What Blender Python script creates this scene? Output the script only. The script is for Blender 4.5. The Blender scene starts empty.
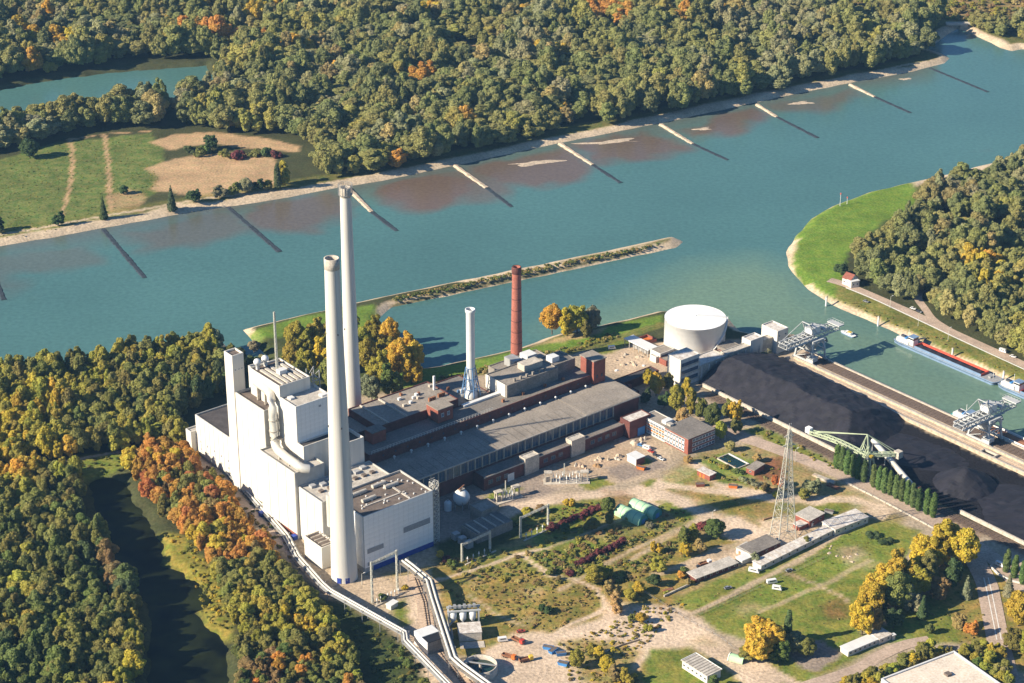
import bpy, bmesh, math, random
import numpy as np
from mathutils import Vector, Matrix
random.seed(7); np.random.seed(7)
scene = bpy.context.scene
C = scene.collection

# ---------------------------------------------------------------- camera, sky, sun, exposure
CAM_H = 600.0; PITCH = math.radians(25.0); FPX = 2050.0
cam = bpy.data.cameras.new('camera'); camo = bpy.data.objects.new('camera', cam); C.objects.link(camo)
camo.location = (0, 0, CAM_H); camo.rotation_euler = (math.radians(90) - PITCH, 0, 0)
cam.sensor_width = 36.0; cam.lens = FPX / 1024 * 36.0
cam.clip_start = 5; cam.clip_end = 60000
scene.camera = camo

SUN_EL = math.radians(28.6); SHADOW_AZ = math.radians(20.3)      # shadows run towards this heading, counted from +X to +Y
world = bpy.data.worlds.new('World'); scene.world = world; world.use_nodes = True
wn = world.node_tree.nodes; wl = world.node_tree.links
sky = wn.new('ShaderNodeTexSky'); sky.sky_type = 'NISHITA'; sky.sun_disc = False
sky.sun_elevation = SUN_EL
sky.sun_rotation = math.radians(90) - (SHADOW_AZ + math.pi)
sky.altitude = 600; sky.air_density = 1.3; sky.dust_density = 0.1; sky.ozone_density = 9.0
bg = wn['Background']; bg.inputs['Strength'].default_value = 0.06
wl.new(sky.outputs[0], bg.inputs[0])
sun = bpy.data.lights.new('sun', 'SUN'); suno = bpy.data.objects.new('sun', sun); C.objects.link(suno)
sun.energy = 5.0; sun.angle = math.radians(0.5); sun.color = (1.0, 0.88, 0.70)
sdir = Vector((math.cos(SHADOW_AZ) * math.cos(SUN_EL), math.sin(SHADOW_AZ) * math.cos(SUN_EL), -math.sin(SUN_EL)))
suno.rotation_euler = sdir.to_track_quat('-Z', 'Y').to_euler(); suno.location = (-400, 500, 900)
scene.view_settings.view_transform = 'Standard'; scene.view_settings.look = 'None'
scene.view_settings.gamma = 1.0; scene.view_settings.exposure = 1.04
scene.cycles.max_bounces = 5; scene.cycles.diffuse_bounces = 3; scene.cycles.glossy_bounces = 2
scene.cycles.transparent_max_bounces = 4; scene.cycles.transmission_bounces = 2
scene.cycles.caustics_reflective = False; scene.cycles.caustics_refractive = False

# ---------------------------------------------------------------- map helpers (survey points on the ground -> metres)
def G(x, y, z=0.0):
    u = (x - 512) / FPX; v = (341.5 - y) / FPX
    dy = math.cos(PITCH) + v * math.sin(PITCH); dz = -math.sin(PITCH) + v * math.cos(PITCH)
    t = (z - CAM_H) / dz
    return Vector((u * t, dy * t, z))
AX = math.radians(39.0); ca, sa = math.cos(AX), math.sin(AX)       # the works' own grid: a runs at 39 degrees, b square to it
O = G(365, 573.7)
def W(a, b, z=0.0):
    return Vector((O.x + a * ca + b * sa, O.y + a * sa - b * ca, z))
def AB(x, y, z=0.0):
    d = G(x, y, z) - O
    return d.x * ca + d.y * sa, d.x * sa - d.y * ca

# ---------------------------------------------------------------- materials
MATS = {}
def nodes_of(name):
    m = bpy.data.materials.new(name); m.use_nodes = True
    nt = m.node_tree; b = nt.nodes['Principled BSDF']
    b.inputs['Specular IOR Level'].default_value = 0.25
    MATS[name] = m
    return m, nt, b
def mat(name, col, rough=0.8, var=0.18, scale=0.35, metal=0.0, col2=None, streak=0.0, fine=0.0, spec=0.25):
    """plain weathered surface: colour with two scales of blotches, optional vertical streaks"""
    m, nt, b = nodes_of(name); N = nt.nodes; L = nt.links
    tc = N.new('ShaderNodeTexCoord')
    n1 = N.new('ShaderNodeTexNoise'); n1.inputs['Scale'].default_value = scale; n1.inputs['Detail'].default_value = 6
    mp = N.new('ShaderNodeMapping')
    if streak: mp.inputs['Scale'].default_value = (1, 1, streak)
    L.new(tc.outputs['Object'], mp.inputs[0]); L.new(mp.outputs[0], n1.inputs['Vector'])
    r = N.new('ShaderNodeValToRGB'); r.color_ramp.elements[0].position = 0.3; r.color_ramp.elements[1].position = 0.7
    c = Vector(col); lo = c * (1 - var); hi = c * (1 + var) if col2 is None else Vector(col2)
    r.color_ramp.elements[0].color = (*lo, 1); r.color_ramp.elements[1].color = (*[min(v, .95) for v in hi], 1)
    L.new(n1.outputs['Fac'], r.inputs[0])
    out = r.outputs[0]
    if fine:
        n2 = N.new('ShaderNodeTexNoise'); n2.inputs['Scale'].default_value = fine; n2.inputs['Detail'].default_value = 3
        L.new(tc.outputs['Object'], n2.inputs['Vector'])
        mx = N.new('ShaderNodeMix'); mx.data_type = 'RGBA'; mx.blend_type = 'OVERLAY'; mx.inputs[0].default_value = 0.55
        L.new(out, mx.inputs[6]); L.new(n2.outputs['Fac'], mx.inputs[7]); out = mx.outputs[2]
    L.new(out, b.inputs['Base Color'])
    b.inputs['Roughness'].default_value = rough; b.inputs['Metallic'].default_value = metal
    b.inputs['Specular IOR Level'].default_value = spec
    return m
def M(n): return MATS[n]
mat('white_cladding', (0.66, 0.625, 0.55), 0.6, 0.10, 0.35, streak=0.06)
mat('white_concrete', (0.60, 0.575, 0.52), 0.75, 0.13, 0.4, streak=0.05)
mat('white_metal', (0.66, 0.66, 0.64), 0.45, 0.06, 0.3)
mat('joint_grey', (0.42, 0.41, 0.38), 0.8, 0.1)
mat('louvre_grey', (0.36, 0.36, 0.36), 0.7, 0.12, 0.8)
mat('panel_pale', (0.84, 0.83, 0.80), 0.65, 0.06, 0.2)  # paler than white_cladding: skylight on the boiler house's shaded front put in the colour
mat('roof_brown', (0.145, 0.115, 0.095), 0.9, 0.25, 0.25, fine=1.2)
mat('roof_dark', (0.075, 0.065, 0.062), 0.9, 0.25, 0.2, fine=1.0)
mat('roof_grey', (0.27, 0.235, 0.195), 0.9, 0.16, 0.10, fine=0.9)
mat('roof_grey_dark', (0.19, 0.17, 0.148), 0.9, 0.18, 0.10, fine=0.9)
mat('roof_light', (0.46, 0.42, 0.36), 0.85, 0.2, 0.25, fine=1.1)
mat('roof_pale', (0.66, 0.57, 0.46), 0.85, 0.12, 0.15, fine=0.8)
mat('roof_rust_white', (0.60, 0.52, 0.44), 0.8, 0.3, 0.35, col2=(0.70, 0.66, 0.60), fine=1.0)
mat('brick_red', (0.25, 0.085, 0.06), 0.9, 0.2, 0.3, fine=2.0)
mat('brick_dark', (0.13, 0.05, 0.042), 0.9, 0.25, 0.25, fine=2.0)
mat('brick_chimney', (0.34, 0.12, 0.085), 0.9, 0.15, 0.15, streak=0.3, fine=1.0)
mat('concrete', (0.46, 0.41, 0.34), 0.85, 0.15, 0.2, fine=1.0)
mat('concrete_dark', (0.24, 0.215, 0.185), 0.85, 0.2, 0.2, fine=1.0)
mat('quay_top', (0.46, 0.37, 0.27), 0.9, 0.16, 0.2, fine=0.9)
mat('ballast', (0.15, 0.11, 0.085), 0.95, 0.25, 0.4, fine=2.0)
mat('rail_steel', (0.16, 0.12, 0.10), 0.55, 0.2, 0.6, metal=0.4)
mat('sleeper', (0.10, 0.075, 0.055), 0.9, 0.2)
mat('glass_blue', (0.05, 0.085, 0.13), 0.15, 0.3, 0.5, spec=0.6)
mat('glass_dark', (0.03, 0.035, 0.045), 0.15, 0.3, 0.5, spec=0.6)
mat('frame_white', (0.72, 0.71, 0.68), 0.6, 0.08)
mat('crane_grey', (0.45, 0.46, 0.45), 0.55, 0.12, 0.4)
mat('crane_dark', (0.14, 0.15, 0.16), 0.6, 0.2, 0.4)
mat('crane_green', (0.40, 0.46, 0.31), 0.55, 0.1, 0.4)
mat('pylon_steel', (0.58, 0.57, 0.49), 0.5, 0.12, 0.4, metal=0.15)
mat('steel_grey', (0.36, 0.36, 0.35), 0.5, 0.15, 0.4, metal=0.2)
mat('steel_blue', (0.10, 0.20, 0.36), 0.5, 0.15, 0.4)
mat('base_blue', (0.03, 0.06, 0.30), 0.6, 0.15, 0.4)
mat('pipe_silver', (0.66, 0.63, 0.56), 0.4, 0.08, 0.4, metal=0.25)
mat('coal', (0.0145, 0.0135, 0.0195), 0.75, 0.35, 0.12, fine=0.8, spec=0.35)
mat('rust', (0.24, 0.11, 0.06), 0.9, 0.3, 0.5)
mat('hull_white', (0.75, 0.74, 0.70), 0.4, 0.05)
mat('hull_blue', (0.17, 0.25, 0.37), 0.4, 0.15, 0.3)
mat('hull_green', (0.09, 0.32, 0.30), 0.45, 0.15, 0.3)
mat('paint_red', (0.55, 0.09, 0.055), 0.5, 0.1, 0.3)
mat('paint_orange', (0.60, 0.17, 0.04), 0.5, 0.1, 0.4)
mat('paint_yellow', (0.62, 0.43, 0.06), 0.5, 0.1, 0.4)
mat('paint_blue', (0.06, 0.22, 0.50), 0.5, 0.1, 0.4)
mat('paint_teal', (0.08, 0.36, 0.36), 0.5, 0.1, 0.4)
mat('paint_green', (0.36, 0.56, 0.34), 0.5, 0.1, 0.25)
mat('paint_teal_dark', (0.05, 0.26, 0.24), 0.5, 0.1, 0.25)
mat('paint_black', (0.02, 0.02, 0.022), 0.5, 0.1)
mat('car_white', (0.72, 0.72, 0.70), 0.3, 0.03, spec=0.5)
mat('car_dark', (0.045, 0.05, 0.06), 0.3, 0.1, spec=0.5)
mat('car_grey', (0.30, 0.31, 0.33), 0.3, 0.05, metal=0.3, spec=0.5)
mat('car_red', (0.42, 0.05, 0.035), 0.3, 0.05, spec=0.5)
mat('tyre', (0.02, 0.02, 0.02), 0.9, 0.1)
mat('tile_red', (0.24, 0.085, 0.06), 0.85, 0.2, 0.6)
mat('timber', (0.30, 0.19, 0.10), 0.9, 0.25, 0.8)
mat('bark', (0.10, 0.075, 0.055), 0.95, 0.25, 1.0)
mat('stone_pale', (0.46, 0.37, 0.27), 0.95, 0.25, 0.3, fine=0.9)
mat('stone_wet', (0.035, 0.045, 0.055), 0.8, 0.3, 0.3, fine=0.9)
mat('asphalt', (0.17, 0.145, 0.125), 0.9, 0.2, 0.12, fine=0.9)
mat('asphalt_pale', (0.42, 0.32, 0.245), 0.92, 0.17, 0.09, fine=0.8)
mat('dirt_road', (0.50, 0.375, 0.27), 0.95, 0.15, 0.10, fine=0.8)
mat('paint_line', (0.70, 0.68, 0.62), 0.8, 0.1, 0.6)
mat('pool_water', (0.012, 0.035, 0.03), 0.08, 0.2, spec=0.5)

def leaf_material():
    m, nt, b = nodes_of('foliage'); N = nt.nodes; L = nt.links
    at = N.new('ShaderNodeAttribute'); at.attribute_type = 'INSTANCER'; at.attribute_name = 'tint'
    lv = N.new('ShaderNodeAttribute'); lv.attribute_type = 'GEOMETRY'; lv.attribute_name = 'leafvar'
    hs = N.new('ShaderNodeHueSaturation')
    mr = N.new('ShaderNodeMapRange'); mr.inputs[3].default_value = 0.72; mr.inputs[4].default_value = 1.32
    mh = N.new('ShaderNodeMapRange'); mh.inputs[3].default_value = 0.517; mh.inputs[4].default_value = 0.485
    L.new(lv.outputs['Fac'], mr.inputs[0]); L.new(lv.outputs['Fac'], mh.inputs[0])
    L.new(at.outputs['Color'], hs.inputs['Color']); L.new(mr.outputs[0], hs.inputs['Value']); L.new(mh.outputs[0], hs.inputs['Hue'])
    L.new(hs.outputs[0], b.inputs['Base Color'])
    b.inputs['Roughness'].default_value = 0.7; b.inputs['Specular IOR Level'].default_value = 0.15
    tr = N.new('ShaderNodeBsdfTranslucent'); L.new(hs.outputs[0], tr.inputs['Color'])
    mx = N.new('ShaderNodeMixShader'); mx.inputs[0].default_value = 0.30
    L.new(b.outputs[0], mx.inputs[1]); L.new(tr.outputs[0], mx.inputs[2])
    L.new(mx.outputs[0], N['Material Output'].inputs['Surface'])
leaf_material()

def ground_material():
    m, nt, b = nodes_of('ground_cover'); N = nt.nodes; L = nt.links
    at = N.new('ShaderNodeAttribute'); at.attribute_name = 'cover'
    tc = N.new('ShaderNodeTexCoord')
    n1 = N.new('ShaderNodeTexNoise'); n1.inputs['Scale'].default_value = 0.045; n1.inputs['Detail'].default_value = 8
    n2 = N.new('ShaderNodeTexNoise'); n2.inputs['Scale'].default_value = 0.55; n2.inputs['Detail'].default_value = 5
    n3 = N.new('ShaderNodeTexNoise'); n3.inputs['Scale'].default_value = 0.16; n3.inputs['Detail'].default_value = 5
    for n in (n1, n2, n3): L.new(tc.outputs['Object'], n.inputs['Vector'])
    # vegetation amount in alpha: greens drift towards straw and back in blotches
    rp = N.new('ShaderNodeValToRGB'); rp.color_ramp.elements[0].position = 0.35; rp.color_ramp.elements[1].position = 0.68
    rp.color_ramp.elements[0].color = (0.72, 0.86, 0.62, 1); rp.color_ramp.elements[1].color = (1.45, 1.12, 1.05, 1)
    L.new(n3.outputs['Fac'], rp.inputs[0])
    mv = N.new('ShaderNodeMix'); mv.data_type = 'RGBA'; mv.blend_type = 'MULTIPLY'
    L.new(at.outputs['Alpha'], mv.inputs[0]); L.new(at.outputs['Color'], mv.inputs[6]); L.new(rp.outputs[0], mv.inputs[7])
    r1 = N.new('ShaderNodeMapRange'); r1.inputs[1].default_value = 0.3; r1.inputs[2].default_value = 0.7; r1.inputs[3].default_value = 0.78; r1.inputs[4].default_value = 1.2
    L.new(n1.outputs['Fac'], r1.inputs[0])
    r2 = N.new('ShaderNodeMapRange'); r2.inputs[1].default_value = 0.3; r2.inputs[2].default_value = 0.7; r2.inputs[3].default_value = 0.72; r2.inputs[4].default_value = 1.25
    L.new(n2.outputs['Fac'], r2.inputs[0])
    mm = N.new('ShaderNodeMath'); mm.operation = 'MULTIPLY'; L.new(r1.outputs[0], mm.inputs[0]); L.new(r2.outputs[0], mm.inputs[1])
    m2 = N.new('ShaderNodeVectorMath'); m2.operation = 'SCALE'
    L.new(mv.outputs[2], m2.inputs[0]); L.new(mm.outputs[0], m2.inputs['Scale'])
    L.new(m2.outputs[0], b.inputs['Base Color']); b.inputs['Roughness'].default_value = 0.95
    b.inputs['Specular IOR Level'].default_value = 0.05
    bp = N.new('ShaderNodeBump'); bp.inputs['Strength'].default_value = 0.6; bp.inputs['Distance'].default_value = 0.7
    L.new(n2.outputs['Fac'], bp.inputs['Height']); L.new(bp.outputs[0], b.inputs['Normal'])
ground_material()

def water_material(name):
    m, nt, b = nodes_of(name); N = nt.nodes; L = nt.links
    at = N.new('ShaderNodeAttribute'); at.attribute_name = 'body'
    tc = N.new('ShaderNodeTexCoord')
    n1 = N.new('ShaderNodeTexNoise'); n1.inputs['Scale'].default_value = 0.30; n1.inputs['Detail'].default_value = 5
    n2 = N.new('ShaderNodeTexNoise'); n2.inputs['Scale'].default_value = 0.006; n2.inputs['Detail'].default_value = 5
    L.new(tc.outputs['Object'], n1.inputs['Vector']); L.new(tc.outputs['Object'], n2.inputs['Vector'])
    r = N.new('ShaderNodeMapRange'); r.inputs[1].default_value = .3; r.inputs[2].default_value = .72; r.inputs[3].default_value = .9; r.inputs[4].default_value = 1.1
    L.new(n2.outputs['Fac'], r.inputs[0])
    r3 = N.new('ShaderNodeMapRange'); r3.inputs[1].default_value = .3; r3.inputs[2].default_value = .7; r3.inputs[3].default_value = .88; r3.inputs[4].default_value = 1.12
    L.new(n1.outputs['Fac'], r3.inputs[0]); mm = N.new('ShaderNodeMath'); mm.operation = 'MULTIPLY'; L.new(r.outputs[0], mm.inputs[0]); L.new(r3.outputs[0], mm.inputs[1])
    sc = N.new('ShaderNodeVectorMath'); sc.operation = 'SCALE'; L.new(at.outputs['Color'], sc.inputs[0]); L.new(mm.outputs[0], sc.inputs['Scale'])
    L.new(sc.outputs[0], b.inputs['Base Color'])
    b.inputs['Roughness'].default_value = 0.22; b.inputs['Specular IOR Level'].default_value = 0.5; b.inputs['IOR'].default_value = 1.33
    bp = N.new('ShaderNodeBump'); bp.inputs['Strength'].default_value = 0.4; bp.inputs['Distance'].default_value = 0.35
    L.new(n1.outputs['Fac'], bp.inputs['Height']); L.new(bp.outputs[0], b.inputs['Normal'])
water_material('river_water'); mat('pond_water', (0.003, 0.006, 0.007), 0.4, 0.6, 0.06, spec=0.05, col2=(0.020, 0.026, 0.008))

# ---------------------------------------------------------------- object helpers
def tag(o, label, cat, group=None, kind=None):
    if label: o['label'] = label
    if cat: o['category'] = cat
    if group: o['group'] = group
    if kind: o['kind'] = kind
    return o
def link(name, me, parent=None):
    o = bpy.data.objects.new(name, me); C.objects.link(o)
    if parent is not None: o.parent = parent
    return o
class MB:
    """collects boxes, bars, cylinders; build() links them as one mesh object"""
    def __init__(s): s.v = []; s.f = []; s.sm = []
    def add(s, vs, fs, smooth=False):
        n = len(s.v); s.v += [tuple(v) for v in vs]; s.f += [tuple(i + n for i in f) for f in fs]; s.sm += [smooth] * len(fs); return s
    def box(s, x0, x1, y0, y1, z0, z1):
        vs = [(x0, y0, z0), (x1, y0, z0), (x1, y1, z0), (x0, y1, z0), (x0, y0, z1), (x1, y0, z1), (x1, y1, z1), (x0, y1, z1)]
        return s.add(vs, [(3, 2, 1, 0), (4, 5, 6, 7), (0, 1, 5, 4), (1, 2, 6, 5), (2, 3, 7, 6), (3, 0, 4, 7)])
    def hexa(s, b, t):
        return s.add(list(b) + list(t), [(3, 2, 1, 0), (4, 5, 6, 7), (0, 1, 5, 4), (1, 2, 6, 5), (2, 3, 7, 6), (3, 0, 4, 7)])
    def bar(s, p, q, w, h=None):
        p = Vector(p); q = Vector(q); d = (q - p)
        if d.length < 1e-6: return s
        d.normalize(); up = Vector((0, 0, 1)) if abs(d.z) < 0.95 else Vector((1, 0, 0))
        sx = d.cross(up).normalized() * (w / 2); sy = sx.cross(d).normalized() * ((h or w) / 2)
        vs = [p - sx - sy, p + sx - sy, p + sx + sy, p - sx + sy, q - sx - sy, q + sx - sy, q + sx + sy, q - sx + sy]
        return s.add(vs, [(3, 2, 1, 0), (4, 5, 6, 7), (0, 1, 5, 4), (1, 2, 6, 5), (2, 3, 7, 6), (3, 0, 4, 7)])
    def tube(s, pts, r, n=8, caps=True):
        pts = [Vector(p) for p in pts]; rings = []
        rr = r if isinstance(r, (list, tuple)) else [r] * len(pts)
        vs = []; fs = []
        for i, p in enumerate(pts):
            d = (pts[min(i + 1, len(pts) - 1)] - pts[max(i - 1, 0)]).normalized()
            up = Vector((0, 0, 1)) if abs(d.z) < 0.9 else Vector((1, 0, 0))
            x = d.cross(up).normalized(); y = x.cross(d).normalized()
            vs += [p + (x * math.cos(2 * math.pi * k / n) + y * math.sin(2 * math.pi * k / n)) * rr[i] for k in range(n)]
        for i in range(len(pts) - 1):
            for k in range(n):
                k2 = (k + 1) % n
                fs.append((i * n + k, i * n + k2, (i + 1) * n + k2, (i + 1) * n + k))
        s.add(vs, fs, True)
        if caps:
            s.add(vs[:n][::-1], [tuple(range(n))]); s.add(vs[-n:], [tuple(range(n))])
        return s
    def lathe(s, prof, n=32, c=(0, 0), smooth=True):
        vs = []; fs = []
        for (r, z) in prof:
            vs += [(c[0] + r * math.cos(2 * math.pi * k / n), c[1] + r * math.sin(2 * math.pi * k / n), z) for k in range(n)]
        for i in range(len(prof) - 1):
            for k in range(n):
                k2 = (k + 1) % n
                fs.append((i * n + k, i * n + k2, (i + 1) * n + k2, (i + 1) * n + k))
        return s.add(vs, fs, smooth)
    def disc(s, r, z, n=32, c=(0, 0)):
        return s.add([(c[0] + r * math.cos(2 * math.pi * k / n), c[1] + r * math.sin(2 * math.pi * k / n), z) for k in range(n)], [tuple(range(n))])
    def mesh(s, name, m):
        me = bpy.data.meshes.new(name); me.from_pydata([tuple(v) for v in s.v], [], s.f)
        me.polygons.foreach_set('use_smooth', s.sm); me.materials.append(M(m) if isinstance(m, str) else m); me.update()
        return me
    def build(s, name, m, parent=None):
        return link(name, s.mesh(name, m), parent)
class Thing:
    """an Empty at the thing's base; parts are given in the works grid (a, b, z) or in the thing's own metres"""
    def __init__(s, name, label, cat, a=None, b=None, loc=None, rot=None, group=None):
        s.r = bpy.data.objects.new(name, None); C.objects.link(s.r); s.r.empty_display_size = 2
        if loc is None:
            s.a, s.b = a, b; s.r.location = W(a, b, 0); s.r.rotation_euler.z = AX
        else:
            s.a = s.b = 0; s.r.location = loc; s.r.rotation_euler.z = rot or 0
        tag(s.r, label, cat, group)
    def p(s, a, b, z): return (a - s.a, -(b - s.b), z)
    def box(s, name, m, a0, a1, b0, b1, z0, z1, parent=None):
        return MB().box(a0 - s.a, a1 - s.a, -(b1 - s.b), -(b0 - s.b), z0, z1).build(name, m, parent or s.r)
    def part(s, name, m, mb, parent=None): return mb.build(name, m, parent or s.r)
    def block(s, a0, a1, b0, b1, z0, z1, wall='white_cladding', roof='roof_brown', par=0.9, t=0.5, wname='wall', rname='roof'):
        """a flat roofed block: wall shell with a parapet, roof deck sunk behind it"""
        x0, x1, y0, y1 = a0 - s.a, a1 - s.a, -(b1 - s.b), -(b0 - s.b)
        m = MB(); o = [(x0, y0), (x1, y0), (x1, y1), (x0, y1)]; i = [(x0 + t, y0 + t), (x1 - t, y0 + t), (x1 - t, y1 - t), (x0 + t, y1 - t)]
        vs = [(*q, z0) for q in o] + [(*q, z1) for q in o] + [(*q, z1) for q in i] + [(*q, z1 - par) for q in i]
        fs = []
        for k in range(4):
            j = (k + 1) % 4; fs += [(k, j, 4 + j, 4 + k), (4 + k, 4 + j, 8 + j, 8 + k), (8 + k, 8 + j, 12 + j, 12 + k)]
        m.add(vs, fs); w = m.build(wname, wall, s.r)
        r = MB().box(x0 + t - .1, x1 - t + .1, y0 + t - .1, y1 - t + .1, z1 - par - .3, z1 - par).build(rname, roof, s.r)
        return w, r
def copy_tree(o, parent=None):
    c = o.copy(); C.objects.link(c); c.parent = parent
    for ch in o.children: copy_tree(ch, c)
    return c
def copy_child(o, loc=None, rot=None, parent=None):
    c = o.copy(); C.objects.link(c); c.parent = parent or o.parent
    if loc is not None: c.location = loc
    if rot is not None: c.rotation_euler.z = rot
    return c

# ---------------------------------------------------------------- numpy geometry on the map
def poly(pts, z=0.0): return np.array([G(x, y, z)[:2] for x, y in pts])
def inside(P, X, Y):
    r = np.zeros(X.shape, bool); n = len(P)
    for i in range(n):
        x0, y0 = P[i]; x1, y1 = P[(i + 1) % n]
        if y0 == y1: continue
        c = ((y0 > Y) != (y1 > Y)) & (X < (x1 - x0) * (Y - y0) / (y1 - y0) + x0)
        r ^= c
    return r
def segdist(P, X, Y, closed=True):
    d = np.full(X.shape, 1e9); n = len(P)
    for i in range(n if closed else n - 1):
        x0, y0 = P[i]; x1, y1 = P[(i + 1) % n]; dx, dy = x1 - x0, y1 - y0; l2 = dx * dx + dy * dy + 1e-9
        t = np.clip(((X - x0) * dx + (Y - y0) * dy) / l2, 0, 1)
        d = np.minimum(d, (X - x0 - t * dx) ** 2 + (Y - y0 - t * dy) ** 2)
    return np.sqrt(d)
def sdf(P, X, Y):
    """signed distance, positive outside"""
    d = segdist(P, X, Y); return np.where(inside(P, X, Y), -d, d)
VT = {}
def vnoise(X, Y, s, seed):
    """smooth value noise in -1..1"""
    if seed not in VT: VT[seed] = np.random.RandomState(seed).rand(256, 256) * 2 - 1
    T = VT[seed]
    x = X / s; y = Y / s; xi = np.floor(x).astype(int); yi = np.floor(y).astype(int); fx = x - xi; fy = y - yi
    fx = fx * fx * (3 - 2 * fx); fy = fy * fy * (3 - 2 * fy)
    g = lambda i, j: T[i % 256, j % 256]
    return (g(xi, yi) * (1 - fx) + g(xi + 1, yi) * fx) * (1 - fy) + (g(xi, yi + 1) * (1 - fx) + g(xi + 1, yi + 1) * fx) * fy
def pt(a, b): w = W(a, b); return (w.x, w.y)
# ================================================================ THE SETTING: ground, water, roads
WATER_Z = -3.0
RIVER = poly([(-420, 330), (-200, 286), (-100, 266), (0, 246), (60, 236), (120, 225), (180, 214), (240, 205), (290, 197), (330, 189), (380, 181), (430, 171),
    (500, 156), (560, 143), (620, 131), (680, 119), (740, 106), (800, 93), (860, 81), (915, 71), (945, 63), (949, 58), (940, 53), (925, 48),
    (938, 42), (948, 34), (957, 29), (968, 32), (980, 38), (992, 43), (1000, 48), (1012, 51), (1022, 49), (1040, 52), (1100, 45), (1300, 20), (1500, 0),
    (1500, 40), (1300, 90), (1100, 130), (1024, 155), (985, 165), (950, 174), (905, 184), (870, 192), (835, 205), (812, 219), (796, 235), (787, 252), (788, 266),
    (792, 272), (809, 290), (832, 305), (879, 325), (932, 350), (1023, 389), (1200, 472), (1400, 566),
    (1400, 632), (1200, 534), (1024, 450), (956, 418.5), (879, 383.5), (829, 362.5), (815, 353), (803, 343), (793, 334), (775, 334), (755, 335), (740, 331), (729, 320), (715, 311), (660, 311), (640, 316), (600, 326), (560, 334),
    (520, 348), (480, 357), (440, 366), (400, 372), (384, 366), (380, 340), (378, 318), (392, 307), (450, 295.5), (560, 272.5), (676, 247.5), (683, 241.5), (672, 237),
    (560, 260.5), (450, 283), (365, 300.5), (330, 309), (280, 320), (243, 330), (255, 343), (268, 358), (262, 366), (245, 362), (232, 352), (222, 343),
    (205, 338), (180, 340), (140, 349), (100, 357), (60, 363), (0, 374), (-100, 392), (-420, 455)], WATER_Z)
OXBOW = poly([(-400, 175), (-200, 130), (-80, 108), (0, 90), (60, 79), (120, 72), (160, 69), (206, 66), (214, 78), (208, 94), (150, 104), (100, 110), (40, 122), (0, 132), (-80, 150), (-200, 180), (-400, 225)], WATER_Z)
POND = poly([(88, 484), (110, 477), (124, 482), (133, 502), (152, 524), (164, 548), (160, 564), (182, 574), (202, 588), (212, 604), (196, 614), (204, 626), (226, 642), (228, 720), (146, 720), (150, 660), (148, 605), (118, 566), (98, 520)], WATER_Z)

def axis(*segs):
    return np.unique(np.concatenate([np.arange(a, b, s) for a, b, s in segs]))
gx = np.concatenate([-np.geomspace(8000, 700, 10), np.arange(-660, 660, 2.6), np.geomspace(700, 8000, 10)])
gy = np.concatenate([np.linspace(-1500, 780, 8), np.arange(812, 1460, 2.1), np.arange(1460, 2340, 4.0), np.geomspace(2380, 9000, 10)])
X, Y = np.meshgrid(gx, gy)
wx = X + 1.6 * vnoise(X, Y, 7, 1) + 1.0 * vnoise(X, Y, 3.5, 2); wy = Y + 1.6 * vnoise(X, Y, 7, 3) + 1.0 * vnoise(X, Y, 3.5, 4)
dR = sdf(RIVER, X + .8 * vnoise(X, Y, 12, 5), Y + .8 * vnoise(X, Y, 12, 6)); dO = sdf(OXBOW, wx, wy); dP = sdf(POND, wx, wy)
Z = np.minimum(np.minimum(np.clip(-3 + dR * 0.42, -7, 0), np.clip(-3 + dO * 0.42, -7, 0)), np.clip(-3 + dP * 0.5, -6, 0))
Z = Z + np.where(np.minimum(dR, dO) > 12, 0.12 * vnoise(X, Y, 9, 11), 0)

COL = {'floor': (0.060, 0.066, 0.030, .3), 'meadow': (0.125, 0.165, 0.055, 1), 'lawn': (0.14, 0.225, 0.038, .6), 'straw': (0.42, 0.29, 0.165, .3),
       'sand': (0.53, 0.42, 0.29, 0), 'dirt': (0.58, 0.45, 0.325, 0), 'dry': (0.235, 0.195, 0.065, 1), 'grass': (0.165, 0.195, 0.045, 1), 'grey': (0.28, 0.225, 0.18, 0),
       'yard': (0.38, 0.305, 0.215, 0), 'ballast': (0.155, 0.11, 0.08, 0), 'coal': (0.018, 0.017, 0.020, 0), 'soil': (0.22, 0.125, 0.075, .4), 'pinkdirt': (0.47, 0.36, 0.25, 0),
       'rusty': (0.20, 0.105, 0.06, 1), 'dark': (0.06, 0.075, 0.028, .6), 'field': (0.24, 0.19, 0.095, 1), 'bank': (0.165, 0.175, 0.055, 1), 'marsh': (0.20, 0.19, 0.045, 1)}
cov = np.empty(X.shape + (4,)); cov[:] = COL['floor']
def paint(c, w):
    cov[:] = cov * (1 - w[..., None]) + np.array(COL[c]) * w[..., None]
def area(c, pts, soft=1.5, world=False, k=1.0):
    P = np.array(pts) if world else poly(pts)
    lo = P.min(0) - 12; hi = P.max(0) + 12
    i0, i1 = np.searchsorted(gx, (lo[0], hi[0])); j0, j1 = np.searchsorted(gy, (lo[1], hi[1])); sl = (slice(max(j0 - 1, 0), j1 + 1), slice(max(i0 - 1, 0), i1 + 1))
    d = sdf(P, wx[sl], wy[sl]); w = np.clip(0.5 - d / (2 * soft), 0, 1) * k
    cov[sl] = cov[sl] * (1 - w[..., None]) + np.array(COL[c]) * w[..., None]
TRAILS = []
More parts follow.
